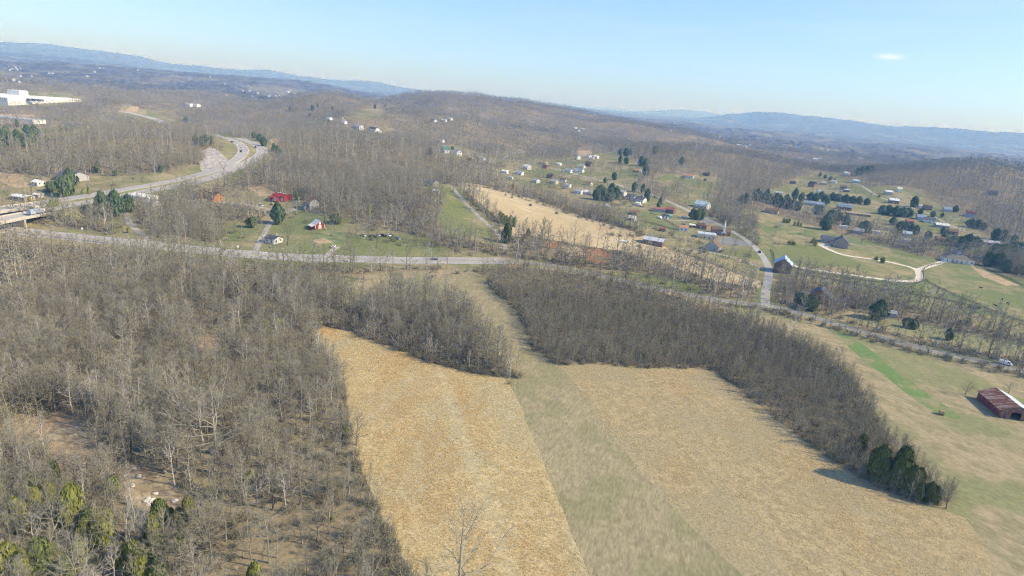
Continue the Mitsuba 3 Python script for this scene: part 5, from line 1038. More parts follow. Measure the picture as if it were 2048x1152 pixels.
GROUND = {
    "woodland": ("m_leaf_litter", lambda: mottled("m_leaf_litter", (0.172, 0.15, 0.10), (0.288, 0.252, 0.165), 2.2, (0.298, 0.247, 0.155), 30, deep=0.7)),
    "hills": ("m_far_woods", lambda: mottled("m_far_woods", (0.102, 0.099, 0.079), (0.162, 0.154, 0.12), 60, (0.21, 0.195, 0.13), 210, 0.3, 0.7, grain=14, deep=0.8, low=70)),
    "leaf_clearing": ("m_clearing", lambda: mottled("m_clearing", (0.31, 0.255, 0.165), (0.45, 0.375, 0.25), 1.8, (0.35, 0.27, 0.175), 12, deep=0.6)),
    "pasture": ("m_pasture", lambda: mottled("m_pasture", (0.29, 0.265, 0.155), (0.385, 0.325, 0.205), 3.0, (0.255, 0.262, 0.135), 24, streak=(0.62, -0.78, 2.6), deep=0.65, grain=0.5)),
    "meadow": ("m_meadow", lambda: mottled("m_meadow", (0.255, 0.245, 0.13), (0.35, 0.305, 0.175), 9.0, (0.205, 0.23, 0.10), 45, deep=0.5, grain=1.2)),
    "green_grass": ("m_green", lambda: mottled("m_green", (0.215, 0.23, 0.115), (0.30, 0.28, 0.155), 5.0, (0.185, 0.225, 0.10), 24, deep=0.5, grain=1.0)),
    "clover": ("m_clover", lambda: mottled("m_clover", (0.185, 0.245, 0.105), (0.285, 0.28, 0.155), 4.0, (0.165, 0.255, 0.095), 16, deep=0.5, grain=0.8)),
    "mown_strip": ("m_mown", lambda: mottled("m_mown", (0.305, 0.268, 0.165), (0.37, 0.325, 0.20), 1.0, (0.285, 0.268, 0.152), 11, 0.30, 0.70, streak=(0.24, 0.97, 3.5), deep=0.65, grain=0.4)),
    "tall_grass_field": ("m_straw", lambda: mottled("m_straw", (0.44, 0.37, 0.21), (0.52, 0.435, 0.25), 1.6, (0.44, 0.385, 0.235), 16, deep=0.6, grain=0.5)),
    "dry_grass_field": ("m_dry", lambda: mottled("m_dry", (0.35, 0.29, 0.17), (0.425, 0.35, 0.205), 1.8, (0.36, 0.31, 0.19), 18, deep=0.6, grain=0.5)),
    "straw_hill": ("m_straw_hill", lambda: mottled("m_straw_hill", (0.48, 0.40, 0.245), (0.56, 0.47, 0.295), 8.0, (0.49, 0.40, 0.24), 40, deep=0.25, grain=1.5)),
    "bare_ground": ("m_bare", lambda: mottled("m_bare", (0.40, 0.31, 0.19), (0.50, 0.39, 0.25), 4.0)),
    "red_clay": ("m_clay", lambda: mottled("m_clay", (0.38, 0.185, 0.10), (0.44, 0.26, 0.14), 6.0, (0.30, 0.22, 0.125), 12, deep=0.5)),
    "rock_face": ("m_rock", lambda: mottled("m_rock", (0.34, 0.32, 0.29), (0.47, 0.45, 0.41), 3.0, deep=0.6)),
    "highway": ("m_road", lambda: mottled("m_road", (0.40, 0.392, 0.37), (0.44, 0.43, 0.41), 7.0, deep=0.15)),
    "county_road": ("m_asphalt", lambda: mottled("m_asphalt", (0.255, 0.255, 0.255), (0.295, 0.295, 0.29), 7.0, deep=0.15)),
    "country_road": ("m_road", None),
    "interstate": ("m_interstate", lambda: mottled("m_interstate", (0.395, 0.385, 0.36), (0.435, 0.42, 0.39), 9.0, deep=0.15)),
    "driveway": ("m_road", None),
    "gravel_drive": ("m_gravel", lambda: mottled("m_gravel", (0.37, 0.345, 0.305), (0.47, 0.44, 0.39), 3.0)),
    "concrete_drive": ("m_concrete", lambda: mottled("m_concrete", (0.62, 0.58, 0.48), (0.70, 0.65, 0.55), 5.0, deep=0.15)),
    "concrete_pad": ("m_concrete", None),
    "parking_lot": ("m_asphalt", None),
    "lot": ("m_meadow", None),
    "field_track": ("m_track", lambda: mottled("m_track", (0.35, 0.30, 0.205), (0.43, 0.365, 0.245), 2.0)),
}
GROUND_LABEL = {"woodland": "brown leaf-littered floor of the bare woods", "hills": "wooded hills and blue mountains fading into the haze", "pasture": "mown tan-green pasture on the right",
                "mown_strip": "pale mown strip running between the two straw fields", "tall_grass_field": "golden field of tall dry grass left of the mown strip", "dry_grass_field": "tan field of thinner dry grass right of the mown strip", "highway": "highway crossing behind the left woods"}

# ---------------------------------------------------------------- the ground: one conforming sheet, cut along every field edge and road
AZ = math.radians(50)


def ground_points():
    def fan(r0, r1, dl, da, a0=-AZ, a1=AZ):
        r = np.exp(np.arange(math.log(r0), math.log(r1), dl))
        a = np.arange(a0, a1 + 1e-9, da)
        rr, aa = np.meshgrid(r, a, indexing="ij")
        aa = aa + (np.arange(len(r)) % 2)[:, None] * da * 0.5
        return np.column_stack([aa.ravel(), np.log(rr).ravel()])

    near = fan(60, FAR_WOODS, 0.011, math.radians(0.36))
    far = fan(FAR_WOODS, 42000, 0.018, math.radians(0.15))
    back = np.vstack([fan(60, 42000, 0.12, math.radians(4), AZ + 0.04, 2 * math.pi - AZ - 0.04), fan(2, 60, 0.25, math.radians(4), -AZ, 2 * math.pi - AZ - 0.03)])
    rims = []
    for n, poly in ZONES:
        for g in getattr(poly, "geoms", [poly]):
            for ring in [g.exterior, *g.interiors]:
                c = np.asarray(ring.coords)
                for p, q in zip(c[:-1], c[1:]):
                    r = max(60.0, min(np.hypot(*p), np.hypot(*q)))
                    step = max(0.5, r * 0.0045)
                    k = max(1, int(math.ceil(np.hypot(*(q - p)) / step)))
                    rims.append(p + (q - p) * (np.arange(k) / k)[:, None])
    rims = np.vstack(rims)
    rims = rims[np.hypot(*rims.T) > 40]
    rim = np.column_stack([np.arctan2(rims[:, 0], rims[:, 1]), np.log(np.hypot(*rims.T))])
    rim = rim[np.unique(np.round(rim / 0.0009).astype(int), axis=0, return_index=True)[1]]
    near = near[cKDTree(rim).query(near)[0] > 0.0035]
    back = np.column_stack([(back[:, 0] + math.pi) % (2 * math.pi) - math.pi, back[:, 1]])
    seam = back[np.abs(back[:, 0]) > 3.0]
    back = np.vstack([back, np.column_stack([np.full(60, math.pi), np.linspace(math.log(2), math.log(42000), 60)]), np.column_stack([np.full(60, -math.pi), np.linspace(math.log(2), math.log(42000), 60)])])
    return np.vstack([rim, near, far, back])


_rng = np.random.default_rng(7)
_ap = ground_points()
_tri = Delaunay(_ap).simplices
_gr = np.exp(_ap[:, 1])
_gx, _gy = _gr * np.sin(_ap[:, 0]), _gr * np.cos(_ap[:, 0])
_gz = land(_gx, _gy)
_gz += _rng.random(len(_gz)) * 10.0 * smoothstep(FAR_WOODS - 60, FAR_WOODS + 500, _gr) * (1 - 0.4 * smoothstep(9000, 16000, _gr))
GV = np.column_stack([_gx, _gy, _gz])
_c = np.cross(GV[_tri[:, 1]] - GV[_tri[:, 0]], GV[_tri[:, 2]] - GV[_tri[:, 0]])
_tri[_c[:, 2] < 0] = _tri[_c[:, 2] < 0][:, ::-1]
_c[_c[:, 2] < 0] *= -1
_n = np.zeros_like(GV)
for k in range(3):
    np.add.at(_n, _tri[:, k], _c / (np.linalg.norm(_c, axis=1, keepdims=True) ** 0.5 + 1e-9))
_n /= np.linalg.norm(_n, axis=1, keepdims=True) + 1e-20
_mid = GV[_tri].mean(1)
_zone = zone_at(_mid[:, 0], _mid[:, 1])


def put_ply(v, f, bsdf, normals=None):
    path = meshkit.write_ply((v, f), normals=normals) if normals is not None else meshkit.write_ply((v, f))
    return {"type": "ply", "filename": path, "face_normals": normals is None, "bsdf": {"type": "ref", "id": bsdf}}


for k, kind in enumerate(_kinds):
    f = _tri[_zone == k]
    if not len(f):
        continue
    used, inv = np.unique(f, return_inverse=True)
    bs, make = GROUND[kind]
    if bs not in scene:
        (make or next(m for b, m in GROUND.values() if b == bs and m))()
    scene[kind] = put_ply(GV[used], inv.reshape(-1, 3), bs, _n[used])
    labels[kind] = {"kind": "structure", "label": GROUND_LABEL.get(kind, kind.replace("_", " ") + " seen from the air")}
labels["woodland"]["label"] = GROUND_LABEL["woodland"]

# ---------------------------------------------------------------- the air between here and the mountains
_bottom, _top = float(GV[:, 2].min()) - 1.5, float(max(GV[:, 2].max(), CAM_H) + 40)
scene["haze"] = {"type": "cube", "to_world": T().translate([0, 0, 0.5 * (_bottom + _top)]).scale([43500, 43500, 0.5 * (_top - _bottom)]),
                 "bsdf": {"type": "null"}, "interior": {"type": "ref", "id": "air"}}
labels["haze"] = {"kind": "stuff", "label": "thin blue haze that fades the far hills", "category": "haze"}

# ---------------------------------------------------------------- vegetation: materials and growers
matte("m_bark_grey", 0.33, 0.315, 0.258)
matte("m_bark_dark", 0.195, 0.182, 0.148)
matte("m_bark_pale", 0.55, 0.525, 0.465)
matte("m_twig_grey", 0.365, 0.355, 0.285)
matte("m_twig_brown", 0.335, 0.308, 0.22)
matte("m_twig_red", 0.33, 0.292, 0.22)
matte("m_twig_pale", 0.43, 0.4, 0.345)
matte("m_twig_olive", 0.3, 0.295, 0.19)
matte("m_cedar_leaf", 0.265, 0.285, 0.075)
matte("m_cedar_leaf_b", 0.2, 0.25, 0.08)
matte("m_dark_cedar_leaf", 0.11, 0.142, 0.052)
matte("m_pine_leaf", 0.115, 0.17, 0.088)
matte("m_pine_leaf_b", 0.15, 0.195, 0.095)
for _k, _c in (("m_straw_gold", (0.78, 0.63, 0.33)), ("m_straw_pale", (0.74, 0.635, 0.39)), ("m_straw_rust", (0.74, 0.55, 0.27))):
    scene[_k] = {"type": "principledthin", "base_color": rgb(*_c), "roughness": 0.9, "spec_trans": 0.0, "diff_trans": 0.9}
matte("m_log", 0.42, 0.36, 0.29)
matte("m_limestone", 0.62, 0.60, 0.55)


def tubes(paths):
    """Tapered tubes along polylines: (points (n,3), radii (n), sides) -> vertices, triangles."""
    V, F, at = [], [], 0
    for p, r, sides in paths:
        p, r = np.asarray(p, float), np.asarray(r, float)
        t = np.gradient(p, axis=0)
        t /= np.linalg.norm(t, axis=1, keepdims=True) + 1e-12
        a = np.cross(t, np.where(np.abs(t[:, 2:]) < 0.9, [0, 0, 1.0], [1.0, 0, 0]))
        a /= np.linalg.norm(a, axis=1, keepdims=True) + 1e-12
        b = np.cross(t, a)
        ang = np.arange(sides) * 2 * np.pi / sides
        v = p[:, None] + r[:, None, None] * (np.cos(ang)[None, :, None] * a[:, None] + np.sin(ang)[None, :, None] * b[:, None])
        i, j = np.meshgrid(np.arange(len(p) - 1), np.arange(sides), indexing="ij")
        q = np.stack([i * sides + j, i * sides + (j + 1) % sides, (i + 1) * sides + (j + 1) % sides, (i + 1) * sides + j], -1).reshape(-1, 4) + at
        V.append(v.reshape(-1, 3))
        F += [q[:, [0, 1, 2]], q[:, [0, 2, 3]]]
        at += len(p) * sides
    return np.vstack(V), np.vstack(F)


def slivers(root, direction, length, width, rng):
    """Twigs: one thin triangle each from its root along its direction."""
    d = direction / (np.linalg.norm(direction, axis=1, keepdims=True) + 1e-9)
    s = np.cross(d, rng.normal(size=d.shape))
    s /= np.linalg.norm(s, axis=1, keepdims=True) + 1e-9
    w = np.broadcast_to(np.asarray(width), (len(d),))[:, None] * 0.5
    v = np.stack([root - s * w, root + s * w, root + d * np.asarray(length).reshape(-1, 1)], 1).reshape(-1, 3)
    return v, np.arange(len(v)).reshape(-1, 3)


def grow_bare(seed, h, spread, base, limbs, subs, twigs, tw, sides=5, lean=0.05, up=0.6, droop=0.0, thick=1.0):
    """A leafless tree: trunk and limbs as tubes, twigs as slivers. base: where the crown starts (0..1 of the height)."""
    rng = np.random.default_rng(seed)
    n = 6
    t = np.linspace(0, 1, n)
    sway = np.cumsum(rng.normal(0, lean * h / n, (n, 2)), 0)
    sway -= sway[0]
    trunk = np.column_stack([sway, t * h * 0.9])
    r0 = 0.0135 * h * thick + 0.03
    rad = r0 * (1 - 0.82 * t ** 0.8)
    rad[0] *= 1.3
    trunk[0, 2] = -0.6
    paths = [(trunk, rad, sides)]
    starts, dirs, lens = [], [], []
    for k in range(limbs):
        f = base + (0.97 - base) * (k + rng.random()) / limbs
        p0 = np.array([np.interp(f, t, trunk[:, c]) for c in range(3)])
        az = k * 2.4 + rng.normal(0, 0.5)
        rel = (f - base) / (1 - base)
        ln = spread * (1.0 - 0.62 * rel ** 1.4) * (0.75 + 0.5 * rng.random())
        el = np.interp(rel, [0, 1], [0.25, 1.15]) * (0.5 + up) + rng.normal(0, 0.12)
        d = np.array([math.cos(az) * math.cos(el), math.sin(az) * math.cos(el), math.sin(el)])
        mid = p0 + d * ln * 0.5 + rng.normal(0, 0.06 * ln, 3)
        end = mid + (d + np.array([0, 0, 0.45 - droop])) * ln * 0.5 + rng.normal(0, 0.09 * ln, 3)
        rl = max(0.024, np.interp(f, t, rad) * 0.55)
        paths.append((np.array([p0, mid, end]), np.array([rl, rl * 0.62, rl * 0.22]), 3))
        for q in range(subs):
            g = 0.25 + 0.75 * (q + rng.random()) / subs
            s0 = p0 + (mid - p0) * g * 2 if g < 0.5 else mid + (end - mid) * (g - 0.5) * 2
            sd = d + rng.normal(0, 0.65, 3) + np.array([0, 0, 0.35 - droop])
            sd /= np.linalg.norm(sd)
            sl = ln * (0.28 + 0.25 * rng.random()) * (1.15 - 0.5 * g)
            paths.append((np.array([s0, s0 + sd * sl * 0.55 + rng.normal(0, 0.05 * sl, 3), s0 + sd * sl]), rl * np.array([0.42, 0.28, 0.1]) + 0.004, 3))
            starts.append(s0)
            dirs.append(sd)
            lens.append(sl)
    wood = tubes(paths)
    starts, dirs, lens = np.array(starts), np.array(dirs), np.array(lens)
    i = rng.integers(0, len(starts), twigs)
    u = rng.random(twigs) ** 0.7
    root = starts[i] + dirs[i] * (lens[i] * u * 1.05)[:, None]
    dd = dirs[i] * 0.7 + rng.normal(0, 0.55, (twigs, 3)) + np.array([0, 0, 0.45 - droop])
    tl = (0.45 + 0.75 * rng.random(twigs)) * (0.055 * h + 0.35)
    return wood, slivers(root, dd, tl, tw * (0.6 + 0.8 * rng.random(twigs)), rng)


def leaf_tris(centre, out, size, rng):
    a = np.cross(out, rng.normal(size=out.shape))
    a /= np.linalg.norm(a, axis=1, keepdims=True) + 1e-9
    b = np.cross(out, a)
    b /= np.linalg.norm(b, axis=1, keepdims=True) + 1e-9
    s = np.asarray(size).reshape(-1, 1)
    v = np.stack([centre - a * s * 0.55, centre + a * s * 0.55, centre + b * s + out * s * 0.15], 1).reshape(-1, 3)
    return v, np.arange(len(v)).reshape(-1, 3)


def grow_evergreen(seed, kind, leaves, size):
    """An evergreen one metre tall and one metre in radius (scaled when placed): trunk, and a crown of leaf-sized faces in lumps."""
    rng = np.random.default_rng(seed)
    lumps = rng.normal(size=(30 if kind != "pine" else 22, 3))
    lumps /= np.linalg.norm(lumps, axis=1, keepdims=True)
    lump_h = rng.normal(0, 0.16 if kind == "pine" else 0.24 if kind == "round" else 0.11, len(lumps))
    z = rng.random(leaves) ** (1.25 if kind in ("cone", "cedar") else 1.0)
    az = rng.random(leaves) * 2 * np.pi
    if kind == "cedar":
        prof = np.interp(z, [0, 0.08, 0.3, 0.6, 0.85, 1], [0.5, 0.88, 1.0, 0.93, 0.66, 0.2])
        zz = 0.03 + 0.97 * z
    elif kind == "cone":
        prof = np.interp(z, [0, 0.1, 0.5, 1], [0.7, 1.0, 0.6, 0.03])
        zz = 0.06 + 0.94 * z
    elif kind == "round":
        prof = np.sqrt(np.clip(1 - (2 * z - 1) ** 2, 0, 1)) * 1.0 + 0.03
        zz = 0.04 + 0.96 * z
    else:
        prof = np.interp(z, [0, 0.12, 0.35, 0.62, 0.85, 1], [0.45, 0.88, 1.0, 0.92, 0.66, 0.2])
        zz = 0.10 + 0.90 * z
    # whorls and clumps: radius varies with direction and height
    dirv = np.column_stack([np.cos(az), np.sin(az), (z - 0.5) * 2.4])
    dirn = dirv / np.linalg.norm(dirv, axis=1, keepdims=True)
    near = dirn @ lumps.T
    bump = (np.exp((near - 1) * 14) * lump_h).sum(1) * 2.2
    if kind == "pine":
        bump += 0.13 * np.sin(z * 38 + 2 * np.sin(az * 3 + seed))
    depth = 1 - 0.45 * rng.random(leaves) ** 2.2
    r = np.clip(prof * (1 + bump), 0.02, 1.5) * depth
    c = np.column_stack([np.cos(az) * r, np.sin(az) * r, zz])
    out = np.column_stack([np.cos(az), np.sin(az), 0.55 + 0 * az]) + rng.normal(0, 0.5, (leaves, 3))
    out /= np.linalg.norm(out, axis=1, keepdims=True)
    crown = leaf_tris(c, out, size * (0.6 + 0.8 * rng.random(leaves)), rng)
    trunk = tubes([(np.array([[0, 0, -0.06], [0, 0, 0.4], [0, 0, 0.85]]), np.array([0.05, 0.04, 0.015]), 5)])
    return trunk, crown


def group_of(key, wood, leaf, m_wood, m_leaf):
    scene[key] = {"type": "shapegroup", "trunk": put_ply(*wood, m_wood), "crown": put_ply(*leaf, m_leaf)}


def instance(key, of, x, y, z, rot=0.0, s=1.0, sz=None, shear=None):
    sz = s if sz is None else sz
    c, q = math.cos(rot) * s, math.sin(rot) * s
    gx, gy = shear or (0.0, 0.0)
    m = [[c, -q, 0, float(x)], [q, c, 0, float(y)], [gx * c + gy * q, -gx * q + gy * c, sz, float(z)], [0, 0, 0, 1]]
    scene[key] = {"type": "instance", "shapegroup": {"type": "ref", "id": of}, "to_world": T(m)}


def tagged(key, label=None, category=None, group=None, kind=None):
    d = {k: v for k, v in (("label", label), ("category", category), ("group", group), ("kind", kind)) if v}
    labels[key] = d


# forest trees in three levels of detail; about 1 m of height = 1 unit, placed with a scale
FOREST, THICKET, OAK, PALE = {}, {}, {}, {}
_mats = [("m_bark_grey", "m_twig_grey"), ("m_bark_grey", "m_twig_brown"), ("m_bark_dark", "m_twig_grey"), ("m_bark_pale", "m_twig_pale"), ("m_bark_grey", "m_twig_red"), ("m_bark_dark", "m_twig_brown")]
_lod = [(14, 4, 1000, 0.025, 5), (8, 2, 420, 0.066, 4), (5, 1, 170, 0.155, 3), (3, 2, 26, 0.55, 3)]
for lod, (limbs, subs, twigs, tw, sides) in enumerate(_lod):
    FOREST[lod], THICKET[lod], OAK[lod], PALE[lod] = [], [], [], []
    for k in range(6):
        key = f"forest_tree_{lod}_{k}"
        w, c = grow_bare(100 + k, 14.5, (3.3, 4.4, 3.0, 3.9, 4.9, 3.6)[k], (0.36, 0.24, 0.42, 0.30, 0.22, 0.34)[k], limbs, subs, twigs, tw, sides, 0.06, (0.7, 0.6, 0.8, 0.65, 0.5, 0.7)[k])
        group_of(key, w, c, *_mats[k])
        FOREST[lod].append((key, 14.5))
    for k in range(3):
        key = f"thicket_tree_{lod}_{k}"
        w, c = grow_bare(200 + k, 9.0, (2.1, 3.0, 2.6)[k], 0.16, limbs, subs, int(twigs * 0.62), tw, sides, 0.05, 0.85)
        group_of(key, w, c, "m_bark_grey" if k != 1 else "m_bark_dark", ("m_twig_brown", "m_twig_red", "m_twig_olive")[k])
        THICKET[lod].append((key, 9.0))
    if lod < 3:
        for k in range(3):
            key = f"oak_tree_{lod}_{k}"
            w, c = grow_bare(300 + k, 13.0, 6.4, 0.20, limbs + (5, 3, 2)[lod], subs + 2, int(twigs * 1.25), tw, sides, 0.06, 0.45, 0.1, 1.6)
            group_of(key, w, c, "m_bark_dark" if k else "m_bark_grey", ("m_twig_grey", "m_twig_grey", "m_twig_brown")[k])
            OAK[lod].append((key, 13.0))
        for k in range(2):
            key = f"pale_tree_{lod}_{k}"
            w, c = grow_bare(400 + k, 13.0, 3.8, 0.28, limbs, subs + 1, int(twigs * 0.7), tw, sides, 0.09, 0.6, 0.0, 1.3)
            group_of(key, w, c, "m_bark_pale", "m_twig_pale")
            PALE[lod].append((key, 13.0))
for k, (h_, sp_, twigs_, tw_, bark_) in enumerate(((19.0, 14.0, 3200, 0.032, "m_bark_grey"), (20.0, 11.0, 1500, 0.03, "m_bark_grey"))):
    w, c = grow_bare(771 + k, h_, sp_, (0.16, 0.05)[k], (15, 13)[k], 7, twigs_, tw_, 7, 0.04, (0.38, 0.6)[k], 0.1, (2.3, 1.45)[k])
    group_of(f"grand_tree_{k}", w, c, bark_, "m_twig_grey")
for k in range(4):
    rng = np.random.default_rng(500 + k)
    n = 120
    root = np.column_stack([rng.normal(0, 0.30, (n, 2)), rng.random(n) * 0.5])
    d = rng.normal(0, 0.6, (n, 3)) + np.array([0, 0, 0.9])
    v, f = slivers(root, d, 0.6 + 1.0 * rng.random(n), 0.05, rng)
    scene[f"brush_0_{k}"] = {"type": "shapegroup", "crown": put_ply(v, f, ("m_twig_brown", "m_twig_red", "m_twig_olive", "m_twig_grey")[k])}
    i = rng.integers(0, n, 34)
    v, f = slivers(root[i] * 1.3, d[i], 0.7 + 1.0 * rng.random(34), 0.17, rng)
    scene[f"brush_1_{k}"] = {"type": "shapegroup", "crown": put_ply(v, f, ("m_twig_brown", "m_twig_red", "m_twig_olive", "m_twig_grey")[k])}

# ---------------------------------------------------------------- where the trees stand
OPEN_NEAR = 1300.0
_zone_poly = {}
THICKET_POLY = Polygon(next(p for n, p in REGIONS if n == "woodland")).buffer(0)


def jitter_grid(step, r0, r1, seed, az=math.radians(46)):
    rng = np.random.default_rng(seed)
    g = np.arange(-r1, r1, step)
    x, y = np.meshgrid(g, np.arange(0, r1, step), indexing="ij")
    x, y = x.ravel(), y.ravel()
    x, y = x + rng.uniform(-0.48, 0.48, len(x)) * step, y + rng.uniform(-0.48, 0.48, len(x)) * step
    r = np.hypot(x, y)
    ok = (r >= r0) & (r < r1) & (np.abs(np.arctan2(x, y)) < az)
    return x[ok], y[ok], rng


def pixel_size(x, y, z, h):
    """Rough share of the frame a thing h metres tall takes up, 0 if it is out of the frame."""
    v = np.stack([x, y, z - CAM_H], -1)
    right = np.cross(FWD, UP)
    w = v @ FWD
    u, t = (v @ right) / w, (v @ UP) / w
    half = math.tan(math.radians(FOV / 2))
    return np.where((w > 0) & (np.abs(u) < half) & (np.abs(t) < half * 0.5625), h / w, 0.0)


FIELDS = shapely.union_all([poly for n, poly in ZONES if n in ('tall_grass_field', 'dry_grass_field')])
_va, _vr = np.linspace(-math.radians(50), math.radians(50), 700), np.exp(np.linspace(math.log(80), math.log(3200), 420))
_vz = land((_vr[None, :] * np.sin(_va)[:, None]), (_vr[None, :] * np.cos(_va)[:, None]))
_vmax = np.maximum.accumulate((_vz + 3 - CAM_H - 10) / _vr[None, :], axis=1)


def in_sight(x, y, z, h):
    """False for what lies wholly behind a hill, with some metres to spare."""
    r, a = np.hypot(x, y), np.arctan2(x, y)
    i = np.clip(np.searchsorted(_va, a), 0, len(_va) - 1)
    j = np.clip(np.searchsorted(_vr, r * 0.97) - 1, 0, len(_vr) - 1)
    return (z + h - CAM_H) / r > _vmax[i, j]


TREES = []   # x, y, kind, height, lod
for step, r0, r1, lod in ((3.25, 92, 330, 0), (5.2, 330, 700, 1), (7.2, 700, 1300, 2)):
    x, y, rng = jitter_grid(step, r0, r1, 40 + lod)
    wood = zone_at(x, y) == WOOD
    x, y = x[wood], y[wood]
    dense = meshkit.fbm(np.column_stack([x, y, 0 * x]) / 38.0, 3, 77)
    inside = shapely.contains_xy(THICKET_POLY, x, y)
    keep = (rng.random(len(x)) < np.clip(1.55 - 1.25 * np.abs(dense - 0.42) * 3.2, 0.45, 1)) | inside
    x, y, inside = x[keep], y[keep], inside[keep]
    tall = meshkit.fbm(np.column_stack([x, y, 0 * x]) / 60.0 + 9, 3, 12)
    rr = np.hypot(x, y)
    edge = shapely.distance(FIELDS, shapely.points(x, y))
    scale = np.interp(rr, [110, 165, 250, 330], [0.8, 0.85, 1.0, 1.08]) * np.interp(edge, [0, 4, 14], [0.72, 0.8, 1.0])
    thin = (rng.random(len(x)) > 0.12) | inside | (rr > 185)
    x, y, inside, tall, scale, rr = x[thin], y[thin], inside[thin], tall[thin], scale[thin], rr[thin]
    for a, b, t, g, q, r in zip(x, y, inside, tall, scale, rr):
        if t:
            u = rng.random()
            TREES.append((a, b, "thicket" if u < 0.84 else "forest" if u < 0.94 else "oak", (4.8 + 5.0 * g + rng.normal(0, 1.2)) * (1.0 if b > 215 else 0.85), lod))
        else:
            u = rng.random()
            TREES.append((a, b, "pale" if u < 0.022 else "oak" if u < 0.17 else "thicket" if u < 0.30 else "forest", q * (8.0 + 12 * g * (0.55 + 0.5 * rng.random()) + rng.normal(0, 1.6)), lod))
x, y, rng = jitter_grid(3.2, 110, 420, 49)
ok = shapely.contains_xy(THICKET_POLY, x, y) & (zone_at(x, y) == WOOD)
for a, b in zip(x[ok], y[ok]):
    TREES.append((a, b, "thicket", (4.2 + 4.6 * rng.random()) * (1.0 if b > 215 else 0.85), 0 if math.hypot(a, b) < 330 else 1))
HEDGES = []
rng = np.random.default_rng(61)
for kind, gap, jit, (h0, h1), pts in ROWS:
    line = spline(pts, 1.0)
    s = np.arange(0, len(line) - 1, gap) + rng.uniform(-0.4, 0.4, len(np.arange(0, len(line) - 1, gap))) * gap
    for i in np.clip(s, 0, len(line) - 1).astype(int):
        p = line[i] + rng.normal(0, jit * 0.6, 2)
        r = math.hypot(*p)
        u = rng.random()
        HEDGES.append((p[0], p[1], ("oak" if u < 0.35 else "thicket" if u < 0.6 else "forest") if kind == "line" else ("thicket" if u < 0.5 else "forest" if u < 0.72 else "oak"), h0 + (h1 - h0) * rng.random(), 0 if r < 330 else 1 if r < 700 else 2))
for gap, (h0, h1), mix, pts in SCATTER:
    poly = Polygon(pts).buffer(0)
    x0, y0, x1, y1 = poly.bounds
    x, y = np.meshgrid(np.arange(x0, x1, gap), np.arange(y0, y1, gap), indexing="ij")
    x, y = x.ravel() + rng.uniform(-0.5, 0.5, x.size) * gap, y.ravel() + rng.uniform(-0.5, 0.5, x.size) * gap
    ok = shapely.contains_xy(poly, x, y)
    for a, b in zip(x[ok], y[ok]):
        r, u = math.hypot(a, b), rng.random()
        HEDGES.append((a, b, "oak" if u < mix else "forest" if u < 0.8 else "thicket", h0 + (h1 - h0) * rng.random(), 0 if r < 330 else 1 if r < 700 else 2))
_hx, _hy = np.array([h[0] for h in HEDGES]), np.array([h[1] for h in HEDGES])
_road_ids = [k for k, n in enumerate(_kinds) if n in ("highway", "county_road", "country_road", "interstate", "concrete_drive", "gravel_drive", "driveway")]
HEDGES = [h for h, z in zip(HEDGES, zone_at(_hx, _hy)) if z not in _road_ids]
# no tree inside a building or on top of a single tree
_clear = cKDTree(np.array([(b[2], b[3]) for b in BUILDINGS] + [(s[1], s[2]) for s in SINGLES] + [(v[1], v[2]) for v in VEHICLES]))
_clear_r = np.array([0.55 * max(b[5], b[6]) + 2.5 for b in BUILDINGS] + [8.0 if s[0].startswith("grand_oak") else min(9.0, 0.75 * s[4]) for s in SINGLES] + [4 for v in VEHICLES])


def unblocked(items):
    p = np.array([(t[0], t[1]) for t in items])
    d, i = _clear.query(p)
    return [t for t, a, b in zip(items, d, i) if a > _clear_r[b]]


TREES, HEDGES = unblocked(TREES), unblocked(HEDGES)
BANK = {"forest": FOREST, "thicket": THICKET, "oak": OAK, "pale": PALE}
rng = np.random.default_rng(88)
_tx, _ty = np.array([t[0] for t in TREES]), np.array([t[1] for t in TREES])
TREES = [t for t, s in zip(TREES, in_sight(_tx, _ty, land(_tx, _ty), 24)) if s]
_all = [(*t, "wood") for t in TREES] + [(*t, "hedge") for t in HEDGES]
_ax, _ay = np.array([t[0] for t in _all]), np.array([t[1] for t in _all])
_az = land(_ax, _ay)
_big = pixel_size(_ax, _ay, _az, np.array([t[3] for t in _all]))
_alone = set(np.argsort(-_big)[: 300 - len(SINGLES)].tolist())
_count = 0


NEAR = [("beside the huge spreading oak", -80.9, 152.1), ("by the leaf-covered clearing", -84.0, 131.6), ("near the tan grassy clearing at far left", -123.2, 152.0), ("along the upper edge of the left straw field", -71.8, 235.4),
        ("along the middle edge of the left straw field", -44.3, 180.9), ("along the lower edge of the left straw field", -22.8, 128.7), ("among the young cedars", -94.3, 113.6), ("right of the young cedars at the bottom", -62.3, 111.4),
        ("in the middle of the left woods", -97.9, 204.7), ("at the left edge of the frame", -166.4, 183.4), ("in the upper left woods below the highway", -189.7, 263.4), ("in the bottom woods beside the straw field", -39.3, 121.0), ("between the big oak and the straw field", -55.6, 157.7),
        ("in the upper middle of the left woods", -142.2, 261.5), ("left of the huge oak", -122.9, 176.5)]


